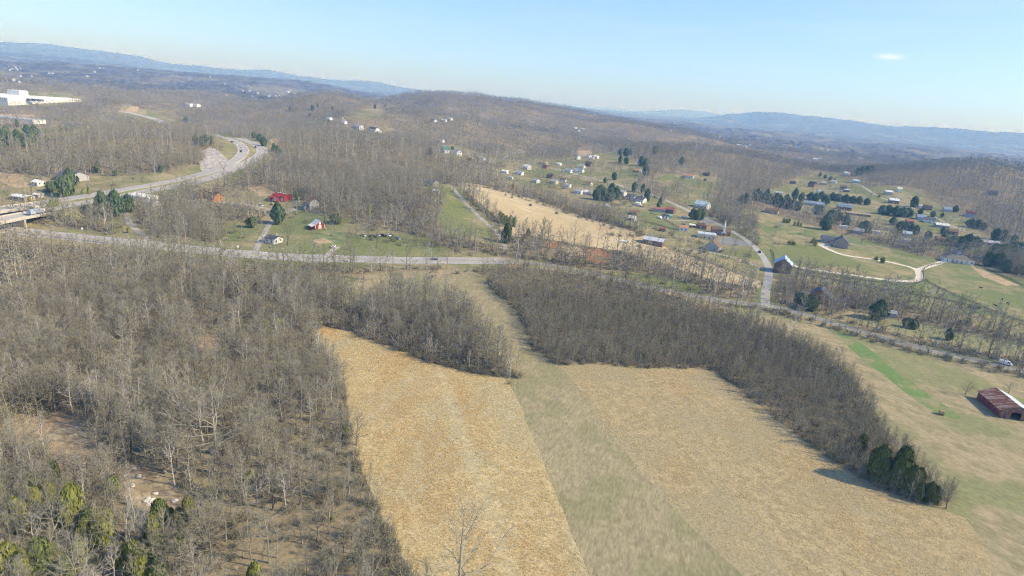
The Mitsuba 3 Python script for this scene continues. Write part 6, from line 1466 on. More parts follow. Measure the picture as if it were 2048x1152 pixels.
def where_label(x, y, kind, h):
    look = {"pale": "pale-barked", "oak": "broad-crowned", "thicket": "scrubby", "forest": "slender"}[kind]
    size = "tall" if h > 12.5 else "short" if h < 8 else "mid-height"
    if shapely.contains_xy(THICKET_POLY, x, y):
        row = "front" if shapely.distance(FIELDS, shapely.points(x, y)) < 8 else "inner"
        return f"{size} {look} brownish bare tree in the {row} part of the thicket right of the mown strip", "bare trees of the thicket right of the mown strip"
    if x > 60:
        return f"{size} {look} bare tree in the hedgerow along the county road on the right", "bare trees of the right roadside hedgerow"
    if math.degrees(math.atan2(x, y)) > -16 and y > 175:
        return f"{size} {look} grey bare tree in the wedge of woods above the left straw field", "bare trees of the wedge of woods"
    k = min(range(len(NEAR)), key=lambda i: math.hypot(NEAR[i][1] - x, NEAR[i][2] - y))
    return f"{size} {look} bare tree {NEAR[k][0]}", "bare trees " + NEAR[k][0]


TREE_GROUND = list(zip(_ax, _ay))
for i, (x, y, kind, h, lod, place) in enumerate(_all):
    bank = BANK[kind][lod]
    of, h0 = bank[rng.integers(len(bank))]
    s = h / h0
    wide = s * (0.85 + 0.35 * rng.random())
    if i in _alone:
        _count += 1
        key = f"bare_tree_{_count:03d}"
        lab, grp = where_label(x, y, kind, h)
        tagged(key, lab, "tree", grp)
    else:
        key = f"{'woodland_trees' if place == 'wood' else 'hedgerow'}__{i:05d}"
    instance(key, of, x, y, _az[i] - 0.1, rng.random() * 6.28, wide, s)
tagged("woodland_trees", "bare winter woods covering the hills", "woods", kind="stuff")
tagged("hedgerow", "bare hedgerow trees along roads and field edges", "hedgerow", kind="stuff")
for kind, x, y, h, sp, lab in SINGLES:
    _count += 1
    key = f"bare_tree_{_count:03d}"
    r = math.hypot(x, y)
    bank = BANK.get(kind, OAK)[0 if r < 420 else 1]
    of, h0 = bank[_count % len(bank)]
    if kind.startswith("grand"):
        instance(key, {"grand_oak": "grand_tree_0", "grand_fork": "grand_tree_1"}[kind], x, y, float(land(x, y)) - 0.1, 1.0, sp, h)
        tagged(key, lab, "tree")
        continue
    instance(key, of, x, y, float(land(x, y)) - 0.1, _count * 1.7, sp / (6.4 if kind == "oak" else 3.8) * (0.8 if kind == "pale" else 1), h / h0)
    tagged(key, lab, "tree")

# far woods: clumps of five small trees that follow the slope
for k in range(5):
    rng = np.random.default_rng(900 + k)
    ws, cs = [], []
    for q in range(5):
        w, c = grow_bare(950 + 7 * k + q, 13.0, 4.6, 0.3, 2, 1, 60, 0.55, 3)
        off = np.array([*rng.uniform(-11, 11, 2), 0])
        s = 0.8 + 0.5 * rng.random()
        ws.append(trimesh.Trimesh(w[0] * s + off, w[1], process=False))
        cs.append(trimesh.Trimesh(c[0] * s + off, c[1], process=False))
    w, c = trimesh.util.concatenate(ws), trimesh.util.concatenate(cs)
    group_of(f"far_clump_{k}", (w.vertices, w.faces), (c.vertices, c.faces), ("m_bark_grey", "m_bark_dark")[k % 2], ("m_twig_grey", "m_twig_brown")[k % 2])
x, y, rng = jitter_grid(17.5, 1300, 2750, 47, math.radians(44))
ok = np.isin(zone_at(x, y), [WOOD, HILL])
for dx, dy in ((9, 0), (-9, 0), (0, 9), (0, -9)):
    ok &= np.isin(zone_at(x + dx, y + dy), [WOOD, HILL])
x, y = x[ok], y[ok]
z = land(x, y)
gx, gy = (land(x + 12, y) - land(x - 12, y)) / 24, (land(x, y + 12) - land(x, y - 12)) / 24
keep = (cKDTree(np.array([(b[2], b[3]) for b in BUILDINGS])).query(np.column_stack([x, y]))[0] > 22) & in_sight(x, y, z, 24)
for i in np.nonzero(keep)[0]:
    c = rng.random() * 6.28
    s = 0.85 + 0.35 * rng.random()
    instance(f"woodland_trees__f{i:05d}".replace("__f", "__9"), f"far_clump_{rng.integers(5)}", x[i], y[i], z[i], c, s, s, (float(gx[i]), float(gy[i])))

# brush under the trees and along the edges
n_brush = 0
for step, r0, r1, lod in ((2.6, 95, 340, 0), (6.5, 340, 720, 1)):
    x, y, rng = jitter_grid(step, r0, r1, 70 + lod)
    wood = zone_at(x, y) == WOOD
    dense = meshkit.fbm(np.column_stack([x, y, 0 * x]) / 25.0, 3, 5)
    ok = wood & (rng.random(len(x)) < np.clip((dense - 0.25) * 3.2, 0.2, 1))
    x, y = x[ok], y[ok]
    for a, b, c in zip(x, y, land(x, y)):
        s = 1.0 + 1.5 * rng.random() ** 2 + (0.4 if lod else 0.1)
        n_brush += 1
        instance(f"underbrush__{n_brush:05d}", f"brush_{lod}_{rng.integers(4)}", a, b, c, rng.random() * 6.28, s, s)
# brush along the forest side of the straw fields
for n, pts in REGIONS:
    if n not in ("tall_grass_field", "dry_grass_field"):
        continue
    ring = np.asarray(Polygon(pts).exterior.coords)
    for p, q in zip(ring[:-1], ring[1:]):
        for t in np.arange(0, 1, 1.6 / max(1.6, math.hypot(*(q - p)))):
            c = p + (q - p) * t + rng.normal(0, 1.0, 2)
            if zone_at(c[:1], c[1:])[0] == WOOD and 95 < math.hypot(*c) < 400:
                s = 1.2 + 1.2 * rng.random()
                n_brush += 1
                instance(f"underbrush__{n_brush:05d}", f"brush_0_{rng.integers(3)}", c[0], c[1], float(land(c[0], c[1])), rng.random() * 6.28, s, s)
for a, b, kind, h, lod in HEDGES:
    if 95 < math.hypot(a, b) < 760 and rng.random() < (0.85 if kind == "thicket" else 0.5):
        for q in range(2):
            c = np.array([a, b]) + rng.normal(0, 1.6, 2)
            if zone_at(c[:1], c[1:])[0] in _road_ids:
                continue
            s = 1.0 + 1.1 * rng.random()
            n_brush += 1
            instance(f"underbrush__{n_brush:05d}", f"brush_{0 if lod == 0 else 1}_{rng.integers(3)}", c[0], c[1], float(land(c[0], c[1])), rng.random() * 6.28, s, s)
tagged("underbrush", "tangled bare brush under the trees", "brush", kind="stuff")

# ---------------------------------------------------------------- evergreens, each a thing of its own
_ever = {}
for kind, shape, leaf in (("cedar", "cedar", "m_cedar_leaf"), ("cedar_b", "cedar", "m_cedar_leaf_b"), ("dark_cedar", "cedar", "m_dark_cedar_leaf"), ("pine", "pine", "m_pine_leaf"), ("pine_b", "pine", "m_pine_leaf_b"), ("round", "round", "m_pine_leaf_b"), ("bush", "round", "m_twig_olive")):
    for lod, (n, sz) in enumerate(((2600, 0.15), (1200, 0.22))):
        for k in range(2):
            key = f"evergreen_{kind}_{lod}_{k}"
            w, c = grow_evergreen(30 * k + len(kind), shape, n, sz)
            group_of(key, w, c, "m_bark_dark", leaf)
WORD = {"cedar": ("cedar_tree", "yellow-green cedar"), "dark_cedar": ("cedar_tree", "dark green cedar"), "pine": ("evergreen_tree", "dark green pine-like evergreen"), "round": ("evergreen_tree", "rounded green evergreen"), "bush": ("bush", "small dark round bush")}


def evergreen_where(kind, x, y):
    r, az = math.hypot(x, y), math.degrees(math.atan2(x, y))
    if kind == "bush":
        return ("on the straw hillside", "bushes on the straw hillside") if x < 200 else ("by the hedge of the green pasture", "bushes by the pasture hedge")
    if kind == "dark_cedar":
        return ("at the lower tip of the thicket", "cedars at the tip of the thicket") if r < 300 else ("at the foot of the straw hillside", "dark cedar at the straw hillside")
    if r < 215 and x < 0:
        return "among bare trees at the bottom left", "young cedars at the bottom left"
    if az < -19 and r > 700:
        return "in the grove and hillsides at the far left", "evergreens of the far left hills"
    if az < -14:
        return "beside the interstate and the highway on the left", "evergreens beside the left roads"
    if az < 2.5 and r < 620:
        return "around the farm and hilltop lawns", "evergreens around the farm lawns"
    if az < 19 and r > 450:
        return "standing in and around the village", "evergreens of the village"
    if r > 1000:
        return "on the far green corridor", "evergreens of the far corridor"
    if r > 560:
        return "in the rows and clumps between the houses on the right", "evergreens of the right valley"
    return "by the county road and green pastures on the right", "evergreens by the right pastures"


_number = {}
for kind, x, y, h, r in EVERGREENS:
    dist = math.hypot(x, y)
    word, look = WORD[kind]
    _number[word] = _number.get(word, 0) + 1
    key = f"{word}_{_number[word]:03d}"
    m = kind
    if kind in ("cedar", "pine") and (_number[word] % 3 == 0):
        m = kind + "_b"
    instance(key, f"evergreen_{m}_{0 if dist < 480 else 1}_{_number[word] % 2}", x, y, float(land(x, y)), _number[word] * 2.1, r * (0.84 if dist < 600 else 0.64), h * (0.78 if dist < 215 and x < 0 else 0.9 if dist < 600 else 0.8))
    place, grp = evergreen_where(kind, x, y)
    q = min(BUILDINGS, key=lambda b: math.hypot(b[2] - x, b[3] - y))
    if math.hypot(q[2] - x, q[3] - y) < 60 and kind != "bush":
        noun = re.split(r" (?:with|of|by|behind|at|on|left|right|above|below|beside|in|among|half|just|under|between|and|touching|tucked|alone|standing|from|where|near|high|hidden) ", q[12])[0].rstrip(",")
        place = "beside the " + noun
        grp = look + " " + place
    if dist < 215 and x < 0:
        place = ("among the bare trees at the bottom left corner" if x < -75 else "beside the leaf-covered clearing" if y > 125 and x > -85 else "at the bottom edge of the left woods") if kind == "cedar" else place
    look = ("tall " if h > 12 else "small " if h < 7 else "") + look
    tagged(key, f"{look} {place}", "bush" if kind == "bush" else "tree", grp)

# ---------------------------------------------------------------- tall dry grass: tufts of blades over the two straw fields
rng = np.random.default_rng(4)
_tuft = {"m_straw_gold": [], "m_straw_pale": [], "m_straw_rust": []}
for field, pts in enumerate(p for n, p in REGIONS if n in ("tall_grass_field", "dry_grass_field")):
    poly = ragged(pts, "tall_grass_field")
    x0, y0, x1, y1 = poly.buffer(3).bounds
    step = (0.44, 0.52)[field]
    x, y = np.meshgrid(np.arange(x0, x1, step), np.arange(y0, y1, step), indexing="ij")
    x, y = x.ravel() + rng.uniform(-0.55, 0.55, x.size) * step, y.ravel() + rng.uniform(-0.55, 0.55, x.size) * step
    vis = pixel_size(x, y, 0 * x, 1.0) > 0
    off = shapely.distance(poly, shapely.points(x, y))
    inner = shapely.distance(poly.exterior, shapely.points(x, y))
    ok = (off < 2.6) & (vis | (np.hypot(x, y) > 110)) & (rng.random(len(x)) < np.where(off > 0, 0.35 * np.exp(-off), np.clip(0.35 + inner / 2.5, 0, 1)))
    ok &= np.isin(zone_at(x, y), [_kinds.index(k) for k in ("tall_grass_field", "dry_grass_field", "mown_strip", "pasture", "woodland")])
    if field == 0:
        ok &= rng.random(len(x)) < np.clip(shapely.distance(LineString(TRACK), shapely.points(x, y)) / 3.4 * 0.9, 0, 1)
    x, y = x[ok], y[ok]
    patch = meshkit.fbm(np.column_stack([x, y * 0.5, 0 * x]) / 14.0, 4, 44)
    fine = meshkit.fbm(np.column_stack([x, y * 0.7, 0 * x]) / 2.2, 2, 45)
    ok = rng.random(len(x)) < np.clip((0.58, 0.42)[field] + (patch - 0.5) * (0.8, 1.2)[field] + (fine - 0.5) * 0.9, (0.3, 0.15)[field], 1.0)
    x, y, patch = x[ok], y[ok], patch[ok]
    z = land(x, y)
    B_ = 6
    m = len(x)
    root = np.repeat(np.column_stack([x, y, z - 0.05]), B_, 0) + np.column_stack([rng.normal(0, 0.17, (m * B_, 2)), np.zeros(m * B_)])
    d = rng.normal(0, 0.33, (m * B_, 3)) + np.array([0.10, 0.05, 1.0])
    tall = np.repeat(0.26 + 0.40 * rng.random(m), B_) * (0.7 + 0.6 * rng.random(m * B_)) * (1.1, 0.9)[field]
    v, f = slivers(root, d, tall, 0.09, rng)
    tone = np.repeat(np.where(patch + rng.normal(0, 0.07, m) > 0.64, 2, np.where(rng.random(m) < (0.6, 0.35)[field], 0, 1)), B_)
    for t, bs in enumerate(_tuft):
        _tuft[bs].append(v.reshape(-1, 3, 3)[tone == t])
for bs, name in (("m_straw_gold", "golden_tufts"), ("m_straw_pale", "pale_tufts"), ("m_straw_rust", "rusty_tufts")):
    v = np.vstack(_tuft[bs]).reshape(-1, 3)
    scene["tall_grass__" + name] = put_ply(v, np.arange(len(v)).reshape(-1, 3), bs)
tagged("tall_grass", "tufts of tall golden dry grass in the two straw fields", "grass", kind="stuff")

# ---------------------------------------------------------------- buildings
PAINT = {"white": (0.80, 0.80, 0.78), "cream": (0.70, 0.65, 0.52), "tan": (0.45, 0.36, 0.25), "brick": (0.33, 0.17, 0.11), "brown": (0.20, 0.145, 0.10), "grey": (0.42, 0.43, 0.44),
         "greygreen": (0.33, 0.36, 0.32), "bluegrey": (0.40, 0.46, 0.55), "red": (0.31, 0.055, 0.048), "green": (0.42, 0.52, 0.42), "teal": (0.25, 0.48, 0.45), "log": (0.42, 0.20, 0.085),
         "slate": (0.13, 0.145, 0.175), "darkroof": (0.09, 0.088, 0.095), "greyroof": (0.19, 0.19, 0.165), "darkbrown": (0.10, 0.075, 0.065), "blueroof": (0.27, 0.34, 0.45), "iceblue": (0.55, 0.68, 0.74),
         "pinkroof": (0.46, 0.33, 0.28), "redroof": (0.37, 0.16, 0.125), "orangeroof": (0.46, 0.26, 0.16), "greenroof": (0.06, 0.25, 0.20), "whitemetal": (0.76, 0.78, 0.80), "maroon": (0.22, 0.06, 0.07), "flatwhite": (0.82, 0.82, 0.80),
         "trim": (0.78, 0.77, 0.74), "stone": (0.34, 0.30, 0.26), "bluemetal": (0.46, 0.62, 0.82), "galv": (0.52, 0.57, 0.64), "steel": (0.45, 0.46, 0.48)}
for k, c in PAINT.items():
    matte("p_" + k, *c)
matte("p_tyre", 0.03, 0.03, 0.03)
matte("p_concrete", 0.52, 0.49, 0.43)
matte("p_pole", 0.25, 0.20, 0.155)
matte("p_fence", 0.13, 0.105, 0.085)
matte("p_cow", 0.035, 0.028, 0.026)
matte("p_hay", 0.42, 0.31, 0.16)
mat("p_pane", {"type": "principled", "base_color": rgb(0.035, 0.045, 0.06), "roughness": 0.12, "specular": 0.6})
scene["p_pane"] = scene["p_pane"]["nested"]


def boards(key, a, b, pitch, rot, worn=None):
    ca, sa = math.cos(rot), math.sin(rot)

    def f(p, n, uv):
        u = (p.x * ca + p.y * sa) / pitch
        col = mikit.mix(a, b, mikit.cell_rand(u, 3.0, 1.0))
        if worn is not None:
            w = mikit.smoothstep(0.46, 0.60, mikit.fbm((p.x * ca + p.y * sa) / 0.9, (p.y * ca - p.x * sa) / 3.2, p.z / 3.2, 4))
            col = mikit.mix(col, worn, w)
        return col
    mat(key, {"type": "diffuse", "reflectance": mikit.proc(f)})


boards("p_barnwood", (0.16, 0.13, 0.115), (0.23, 0.19, 0.165), 0.35, 1.15)
boards("p_oldwood", (0.17, 0.135, 0.11), (0.25, 0.205, 0.17), 0.4, -0.4)
boards("p_barnred", (0.19, 0.035, 0.033), (0.24, 0.055, 0.048), 0.3, 0.9, (0.21, 0.10, 0.085))
boards("p_barnfront", (0.22, 0.065, 0.058), (0.27, 0.11, 0.095), 0.3, -0.6, (0.27, 0.19, 0.165))
boards("p_rust", (0.22, 0.10, 0.068), (0.28, 0.13, 0.088), 0.75, 0.9, (0.40, 0.28, 0.23))

_box = trimesh.creation.box((1, 1, 1))
_box_ply = {}


def box_entry(bsdf, M, centre, size):
    if bsdf not in _box_ply:
        _box_ply[bsdf] = mikit.ply(_box, bsdf)
    return {**_box_ply[bsdf], "to_world": M @ T().translate([float(v) for v in centre]).scale([float(v) for v in size])}


def prism(profile, x0, x1):
    """A solid with the (y, z) outline between x0 and x1."""
    m = trimesh.creation.extrude_polygon(Polygon(profile), x1 - x0, engine="earcut")
    v = np.asarray(m.vertices)
    v = np.column_stack([v[:, 2] + x0, v[:, 0], v[:, 1]])
    m = trimesh.Trimesh(v, m.faces, process=False)
    m.fix_normals()
    return m


def gable_roof(L, W, e, p, over=0.45, th=0.16):
    h, w = p * W / 2, W / 2 + over
    lo = e - p * over
    return prism([(-w, lo), (0, e + h), (w, lo), (w, lo + th), (0, e + h + th * 1.25), (-w, lo + th)], -L / 2 - over, L / 2 + over)


def hip_roof(L, W, e, p, over=0.5):
    a, b, h = L / 2 + over, W / 2 + over, p * (W / 2 + over)
    r = max(a - b, 0.2)
    pts = [(-a, -b, e), (a, -b, e), (a, b, e), (-a, b, e), (-r, 0, e + h), (r, 0, e + h), (-a, -b, e - 0.14), (a, -b, e - 0.14), (a, b, e - 0.14), (-a, b, e - 0.14)]
    return trimesh.convex.convex_hull(np.array(pts))


_seen = {}


def numbered(name):
    _seen[name] = _seen.get(name, 0) + 1
    return f"{name}_{_seen[name]:03d}"


def part_key(parent, name):
    key, k = f"{parent}__{name}", 0
    while key in scene:
        k += 1
        key = f"{parent}__{name}_{k:03d}"
    return key


def mesh_part(parent, name, mesh, bsdf, M):
    key = part_key(parent, name)
    scene[key] = {**mikit.ply(mesh, bsdf), "to_world": M}
    return key


def box_part(parent, name, bsdf, M, centre, size):
    key = part_key(parent, name)
    scene[key] = box_entry(bsdf, M, centre, size)
    return key


def window(parent, M, x, y, z, w, h, face):
    """A framed window on a wall that faces -y, +x, -x or +y."""
    n = {"f": (0, -1), "r": (1, 0), "l": (-1, 0), "b": (0, 1)}[face]
    along = abs(n[1])
    dx, dy = (w, 0.10) if along else (0.10, w)
    k = box_part(parent, "window", "p_trim", M, (x + n[0] * 0.03, y + n[1] * 0.03, z), (dx + 0.24 * along, dy + 0.24 * (1 - along), h + 0.24))
    box_part(k, "pane", "p_pane", M, (x + n[0] * 0.055, y + n[1] * 0.055, z), (dx, dy, h))


def building(key, kind, x, y, rot, L, W, eave, pitch, wall, roof, opt):
    c, s = math.cos(math.radians(rot)), math.sin(math.radians(rot))
    corners = np.array([(a * L / 2, b * W / 2) for a in (-1, 1) for b in (-1, 1)])
    gz = land(x + corners[:, 0] * c - corners[:, 1] * s, y + corners[:, 0] * s + corners[:, 1] * c)
    z0 = float(gz.mean() * 0.6 + gz.max() * 0.4)
    sink = float(z0 - gz.min()) + 0.8
    M = T().translate([x, y, z0]).rotate([0, 0, 1], rot)
    pw, pr, dist = "p_" + wall, "p_" + roof, math.hypot(x, y)
    e, h = eave, pitch * W / 2
    flat = pitch < 0.15
    if "o" in opt:
        for a in (-1, 1):
            for b in (-1, 1):
                box_part(key, "post", pw, M, (a * (L / 2 - 0.2), b * (W / 2 - 0.2), (e - sink) / 2), (0.18, 0.18, e + sink))
        box_part(key, "roof", pr, M, (0, 0, e + 0.1), (L + 0.6, W + 0.6, 0.2))
        return M
    if "h" in opt or flat:
        box_part(key, "wall", pw, M, (0, 0, (e - sink) / 2), (L, W, e + sink))
        if flat:
            box_part(key, "roof", pr, M, (0, 0, e + 0.15), (L + 0.5, W + 0.5, 0.3))
        else:
            mesh_part(key, "roof", hip_roof(L, W, e, pitch), pr, M)
    else:
        mesh_part(key, "wall", prism([(-W / 2, -sink), (W / 2, -sink), (W / 2, e), (0, e + h), (-W / 2, e)], -L / 2, L / 2), pw, M)
        mesh_part(key, "roof", gable_roof(L, W, e + 0.02, pitch), pr, M)
    roof_key = f"{key}__roof"
    if "c" in opt or "C" in opt:
        box_part(roof_key, "chimney", "p_brick" if wall != "white" else "p_trim", M, (L * 0.18, W * 0.12, e + h + 0.35), (0.8, 0.7, 1.9))
    if "w" in opt:
        n = int(min(6, max(2, L // 3.2)))
        for row in range(2 if e > 4.4 else 1):
            zc = 1.55 + row * 2.7
            for k in range(n):
                xx = (k + 0.5) / n * L - L / 2
                if row == 0 and k == n // 2:
                    d = box_part(key, "door", "p_red" if wall in ("grey", "bluegrey") else "p_brown" if wall in ("white", "cream") else "p_trim", M, (xx, -W / 2 - 0.02, 1.02), (1.0, 0.12, 2.05))
                    continue
                window(key, M, xx, -W / 2, zc, 1.1, 1.25, "f")
                if dist < 620:
                    window(key, M, xx, W / 2, zc, 1.1, 1.25, "b")
            for f, xs in (("r", L / 2), ("l", -L / 2)):
                for k in (-0.25, 0.25):
                    window(key, M, xs, k * W, zc, 0.95, 1.2, f)
        if h > 2.2 and "h" not in opt:
            window(key, M, L / 2, 0, e + h * 0.35, 0.9, 1.0, "r")
    if "p" in opt:
        pl = L * 0.6
        q = box_part(key, "porch", pr, M, (0, -W / 2 - 1.2, 2.75), (pl, 2.3, 0.16))
        for k in range(4):
            box_part(q, "post", "p_trim", M, ((k / 3 - 0.5) * (pl - 0.3), -W / 2 - 2.2, (2.67 - sink) / 2), (0.16, 0.16, 2.67 + sink))
    if "b" in opt:
        n = max(3, int(L // 3.4))
        for k in range(n):
            xx = (k + 0.5) / n * L - L / 2
            if k % 2 == 0 or wall == "red":
                box_part(key, "bay_panel", "p_oldwood" if wall != "red" else "p_trim", M, (xx, -W / 2 - 0.01, e * 0.38), (L / n * 0.72, 0.1, e * 0.72))  # added wood panel stands for the shade inside an open bay; white on red
    if "d" in opt:
        box_part(key, "barn_door", "p_brown" if wall != "red" else "p_trim", M, (L / 2 + 0.01, 0, e * 0.42), (0.12, W * 0.34, e * 0.84))
        if wall == "red":   # white braces and loft door on the small red barn
            for s_ in (-1, 1):
                br = trimesh.creation.box((0.10, W * 0.20, 0.22))
                br.apply_transform(trimesh.transformations.rotation_matrix(s_ * 0.95, [1, 0, 0]))
                br.apply_translation((L / 2 + 0.09, s_ * W * 0.085, e * 0.42))
                mesh_part(f"{key}__barn_door", "brace", br, "p_red", M)
            box_part(key, "loft_door", "p_trim", M, (L / 2 + 0.02, 0, e + h * 0.30), (0.12, 1.5, 1.5))
            for s_ in (-1, 1):
                box_part(key, "corner_board", "p_trim", M, (L / 2, s_ * W / 2, e / 2), (0.3, 0.3, e))
            lean = prism([(-W / 2 - 3.0, e * 0.55), (-W / 2 - 0.1, e * 0.92), (-W / 2 - 0.1, e * 0.92 + 0.14), (-W / 2 - 3.0, e * 0.55 + 0.14)], -L / 2, L / 2)
            mesh_part(key, "side_roof", lean, pr, M)
            box_part(key, "side_wall", pw, M, (0, -W / 2 - 2.8, (e * 0.54 - sink) / 2), (L, 0.2, e * 0.54 + sink))
    if "l" in opt:   # lower front wing of the long red barn
        mesh_part(key, "side_roof", prism([(-W / 2 - 5, 2.4), (-W / 2 - 0.2, 3.5), (-W / 2 - 0.2, 3.66), (-W / 2 - 5, 2.56)], -L * 0.5, L * 0.25), pr, M)
        box_part(key, "side_wall", pw, M, (-L * 0.125, -W / 2 - 2.4, (2.3 - sink) / 2), (L * 0.72, 4.4, 2.3 + sink))
        box_part(key, "garage_door", "p_trim", M, (L * 0.12, -W / 2 - 4.62, 1.2), (2.6, 0.12, 2.2))
        box_part(key, "skylight", "p_whitemetal", M, (0, 0, e + h + 0.26), (L * 0.9, 0.9, 0.14))
    if "g" in opt:   # front gable of the log house
        g = prism([(-2.6, -sink), (2.6, -sink), (2.6, e + 0.6), (0, e + 3.2), (-2.6, e + 0.6)], 0, W / 2 + 2.0)
        R_ = M @ T().rotate([0, 0, 1], -90).translate([0, -L * 0.22, 0])
        mesh_part(key, "front_gable", g, pw, R_)
        mesh_part(key, "gable_roof", prism([(-3.1, e + 0.05), (0, e + 3.25), (3.1, e + 0.05), (3.1, e + 0.25), (0, e + 3.47), (-3.1, e + 0.25)], 0, W / 2 + 2.5), pr, R_)
        box_part(key, "deck", "p_log", M, (0, -W / 2 - 1.5, 0.5), (L * 0.9, 2.6, 0.25))
    if "D" in opt:
        for k in (-0.28, 0.0, 0.28):
            R_ = M @ T().translate([L * k, -W * 0.20, e + h * 0.25]).rotate([0, 0, 1], -90)
            q = mesh_part(roof_key, "dormer", prism([(-0.7, -0.6), (0.7, -0.6), (0.7, 0.9), (0, 1.5), (-0.7, 0.9)], 0, W * 0.20), "p_bluegrey", R_)
    if "q" in opt:   # columned front of the long white house
        for k in range(6):
            box_part(key, "column", "p_trim", M, ((k / 5 - 0.5) * L * 0.62 + L * 0.16, -W / 2 - 1.5, (e - sink) / 2), (0.32, 0.32, e + sink))
        box_part(key, "porch_beam", "p_trim", M, (L * 0.16, -W / 2 - 1.5, e - 0.12), (L * 0.66, 0.4, 0.36))
        box_part(roof_key, "cupola", "p_trim", M, (-L * 0.02, 0, e + h + 0.9), (0.8, 0.8, 2.2))
    if "s" in opt:   # steeple and porch of the church
        st = box_part(key, "steeple", "p_white", M, (L * 0.14, -W / 2 + 1.2, (e + h + 2.2) / 2), (1.9, 1.9, e + h + 2.2))
        sp = trimesh.creation.cone(radius=1.0, height=6.0, sections=8)
        sp.apply_translation((L * 0.14, -W / 2 + 1.2, e + h + 2.2))
        mesh_part(st, "spire", sp, "p_white", M)
        R_ = M @ T().translate([L * 0.14, -W / 2, 0]).rotate([0, 0, 1], -90)
        mesh_part(key, "porch_gable", prism([(-2.4, 2.5), (2.4, 2.5), (0, 4.3)], 0, 2.6), "p_white", R_)
        for k in (-2.0, 2.0):
            box_part(key, "post", "p_white", M, (L * 0.14 + k, -W / 2 - 2.3, (2.5 - sink) / 2), (0.4, 0.4, 2.5 + sink))
        for k in range(3):
            window(key, M, -L * 0.36 + k * L * 0.12, -W / 2, 1.6, 1.3, 1.5, "f")
    if "F" in opt:
        t = box_part(key, "tower_block", "p_white", M, (-L * 0.18, W * 0.12, e + 5.5), (34, 22, 11))
        for k in range(14):
            box_part(key, "dock_door", "p_steel", M, ((k / 13 - 0.5) * L * 0.9, -W / 2 - 0.02, 2.2), (2.6, 0.3, 3.4))
        for k in range(3):
            box_part(key, "loading_bay", "p_slate", M, (L / 2 + 6 + 8 * k, -W * 0.25 + 6 * k, 2.5), (7, 9, 5))
    if "C" in opt:
        q = box_part(key, "deck", "p_darkbrown", M, (0, -W / 2 - 1.6, 0.6), (L * 0.8, 3.0, 0.25))
        window(key, M, L / 2, 0, e + h * 0.15, 1.6, 1.5, "r")
    return M


for kind, cat, x, y, rot, L, W, eave, pitch, wall, roof, opt, lab in BUILDINGS:
    key = numbered(kind)
    building(key, kind, x, y, rot, L, W, eave, pitch, wall, roof, opt)
    tagged(key, lab, cat)

# the near red barn on the right: board walls, rusted sheet roof, open bay in its gable
bx, by, brot, bL, bW, be, bp = RED_BARN
M = T().translate([bx, by, float(land(bx, by))]).rotate([0, 0, 1], brot)
key = numbered("barn")
h = bp * bW / 2
for s_ in (-1, 1):
    box_part(key, "wall", "p_barnred", M, (-0.15, s_ * (bW / 2 - 0.1), be / 2 - 0.5), (bL - 0.3, 0.2, be + 1))
mesh_part(key, "wall", prism([(-bW / 2 + 0.2, -1), (bW / 2 - 0.2, -1), (bW / 2 - 0.2, be), (0, be + h - 0.1), (-bW / 2 + 0.2, be)], -bL / 2, -bL / 2 + 0.2), "p_barnred", M)
front = Polygon([(-bW / 2, -1), (bW / 2, -1), (bW / 2, be), (0, be + h), (-bW / 2, be)]).difference(Polygon([(-bW * 0.16, -2), (bW * 0.14, -2), (bW * 0.14, be * 0.86), (-bW * 0.16, be * 0.86)]))
_f = trimesh.creation.extrude_polygon(front, 0.28, engine="earcut")
_v = np.asarray(_f.vertices)
_f = trimesh.Trimesh(np.column_stack([_v[:, 2] + bL / 2 - 0.29, _v[:, 0], _v[:, 1]]), _f.faces, process=False)
_f.fix_normals()
mesh_part(key, "front_wall", _f, "p_barnfront", M)
mesh_part(key, "gable_boards", prism([(-bW / 2 * 0.72, be + h * 0.24), (bW / 2 * 0.72, be + h * 0.24), (0, be + h * 0.96)], bL / 2, bL / 2 + 0.06), "p_oldwood", M)
for s_, nm in ((-1, "roof"), (1, "roof")):
    n = 16
    w = bW / 2 + 0.6
    for k in range(n):   # overlapping roof sheets
        x0 = -bL / 2 - 0.5 + k * (bL + 1.0) / n
        x1 = x0 + (bL + 1.0) / n + 0.08
        lift = 0.03 * (k % 2)
        ya, yb = sorted((0.0, s_ * w))
        za, zb = (be + h, be - bp * 0.6) if s_ > 0 else (be - bp * 0.6, be + h)
        mesh_part(key, "roof_sheet", prism([(ya, za + lift), (yb, zb + lift), (yb, zb + lift + 0.06), (ya, za + lift + 0.06)], x0, x1), "p_rust" if s_ < 0 else "p_galv", M)  # sun-facing slope gets a paler metal, its sunlight put into the colour
tagged(key, "large red barn with rusted metal roof at the right edge of the pasture", "barn")

# small white houses scattered far off
for k, (x, y) in enumerate(SPECKS):
    key = numbered("far_house")
    rng = np.random.default_rng(k)
    L, W = 8 + 7 * rng.random(), 6 + 3 * rng.random()
    z = float(land(x, y)) + (4.0 if math.hypot(x, y) > FAR_WOODS else 0)
    M = T().translate([x, y, z]).rotate([0, 0, 1], float(rng.uniform(-50, -5)))
    mesh_part(key, "wall", prism([(-W / 2, -8), (W / 2, -8), (W / 2, 3.6), (0, 3.6 + W * 0.25), (-W / 2, 3.6)], -L / 2, L / 2), "p_white", M)
    mesh_part(key, "roof", gable_roof(L, W, 3.62, 0.5), ("p_galv", "p_slate", "p_whitemetal", "p_flatwhite")[k % 4], M)
    left = x < -200
    tagged(key, "tiny white house in the far woods on the left" if left else "tiny white house in the far valley on the right", "house", "far white houses on the left" if left else "far white houses in the right valley")

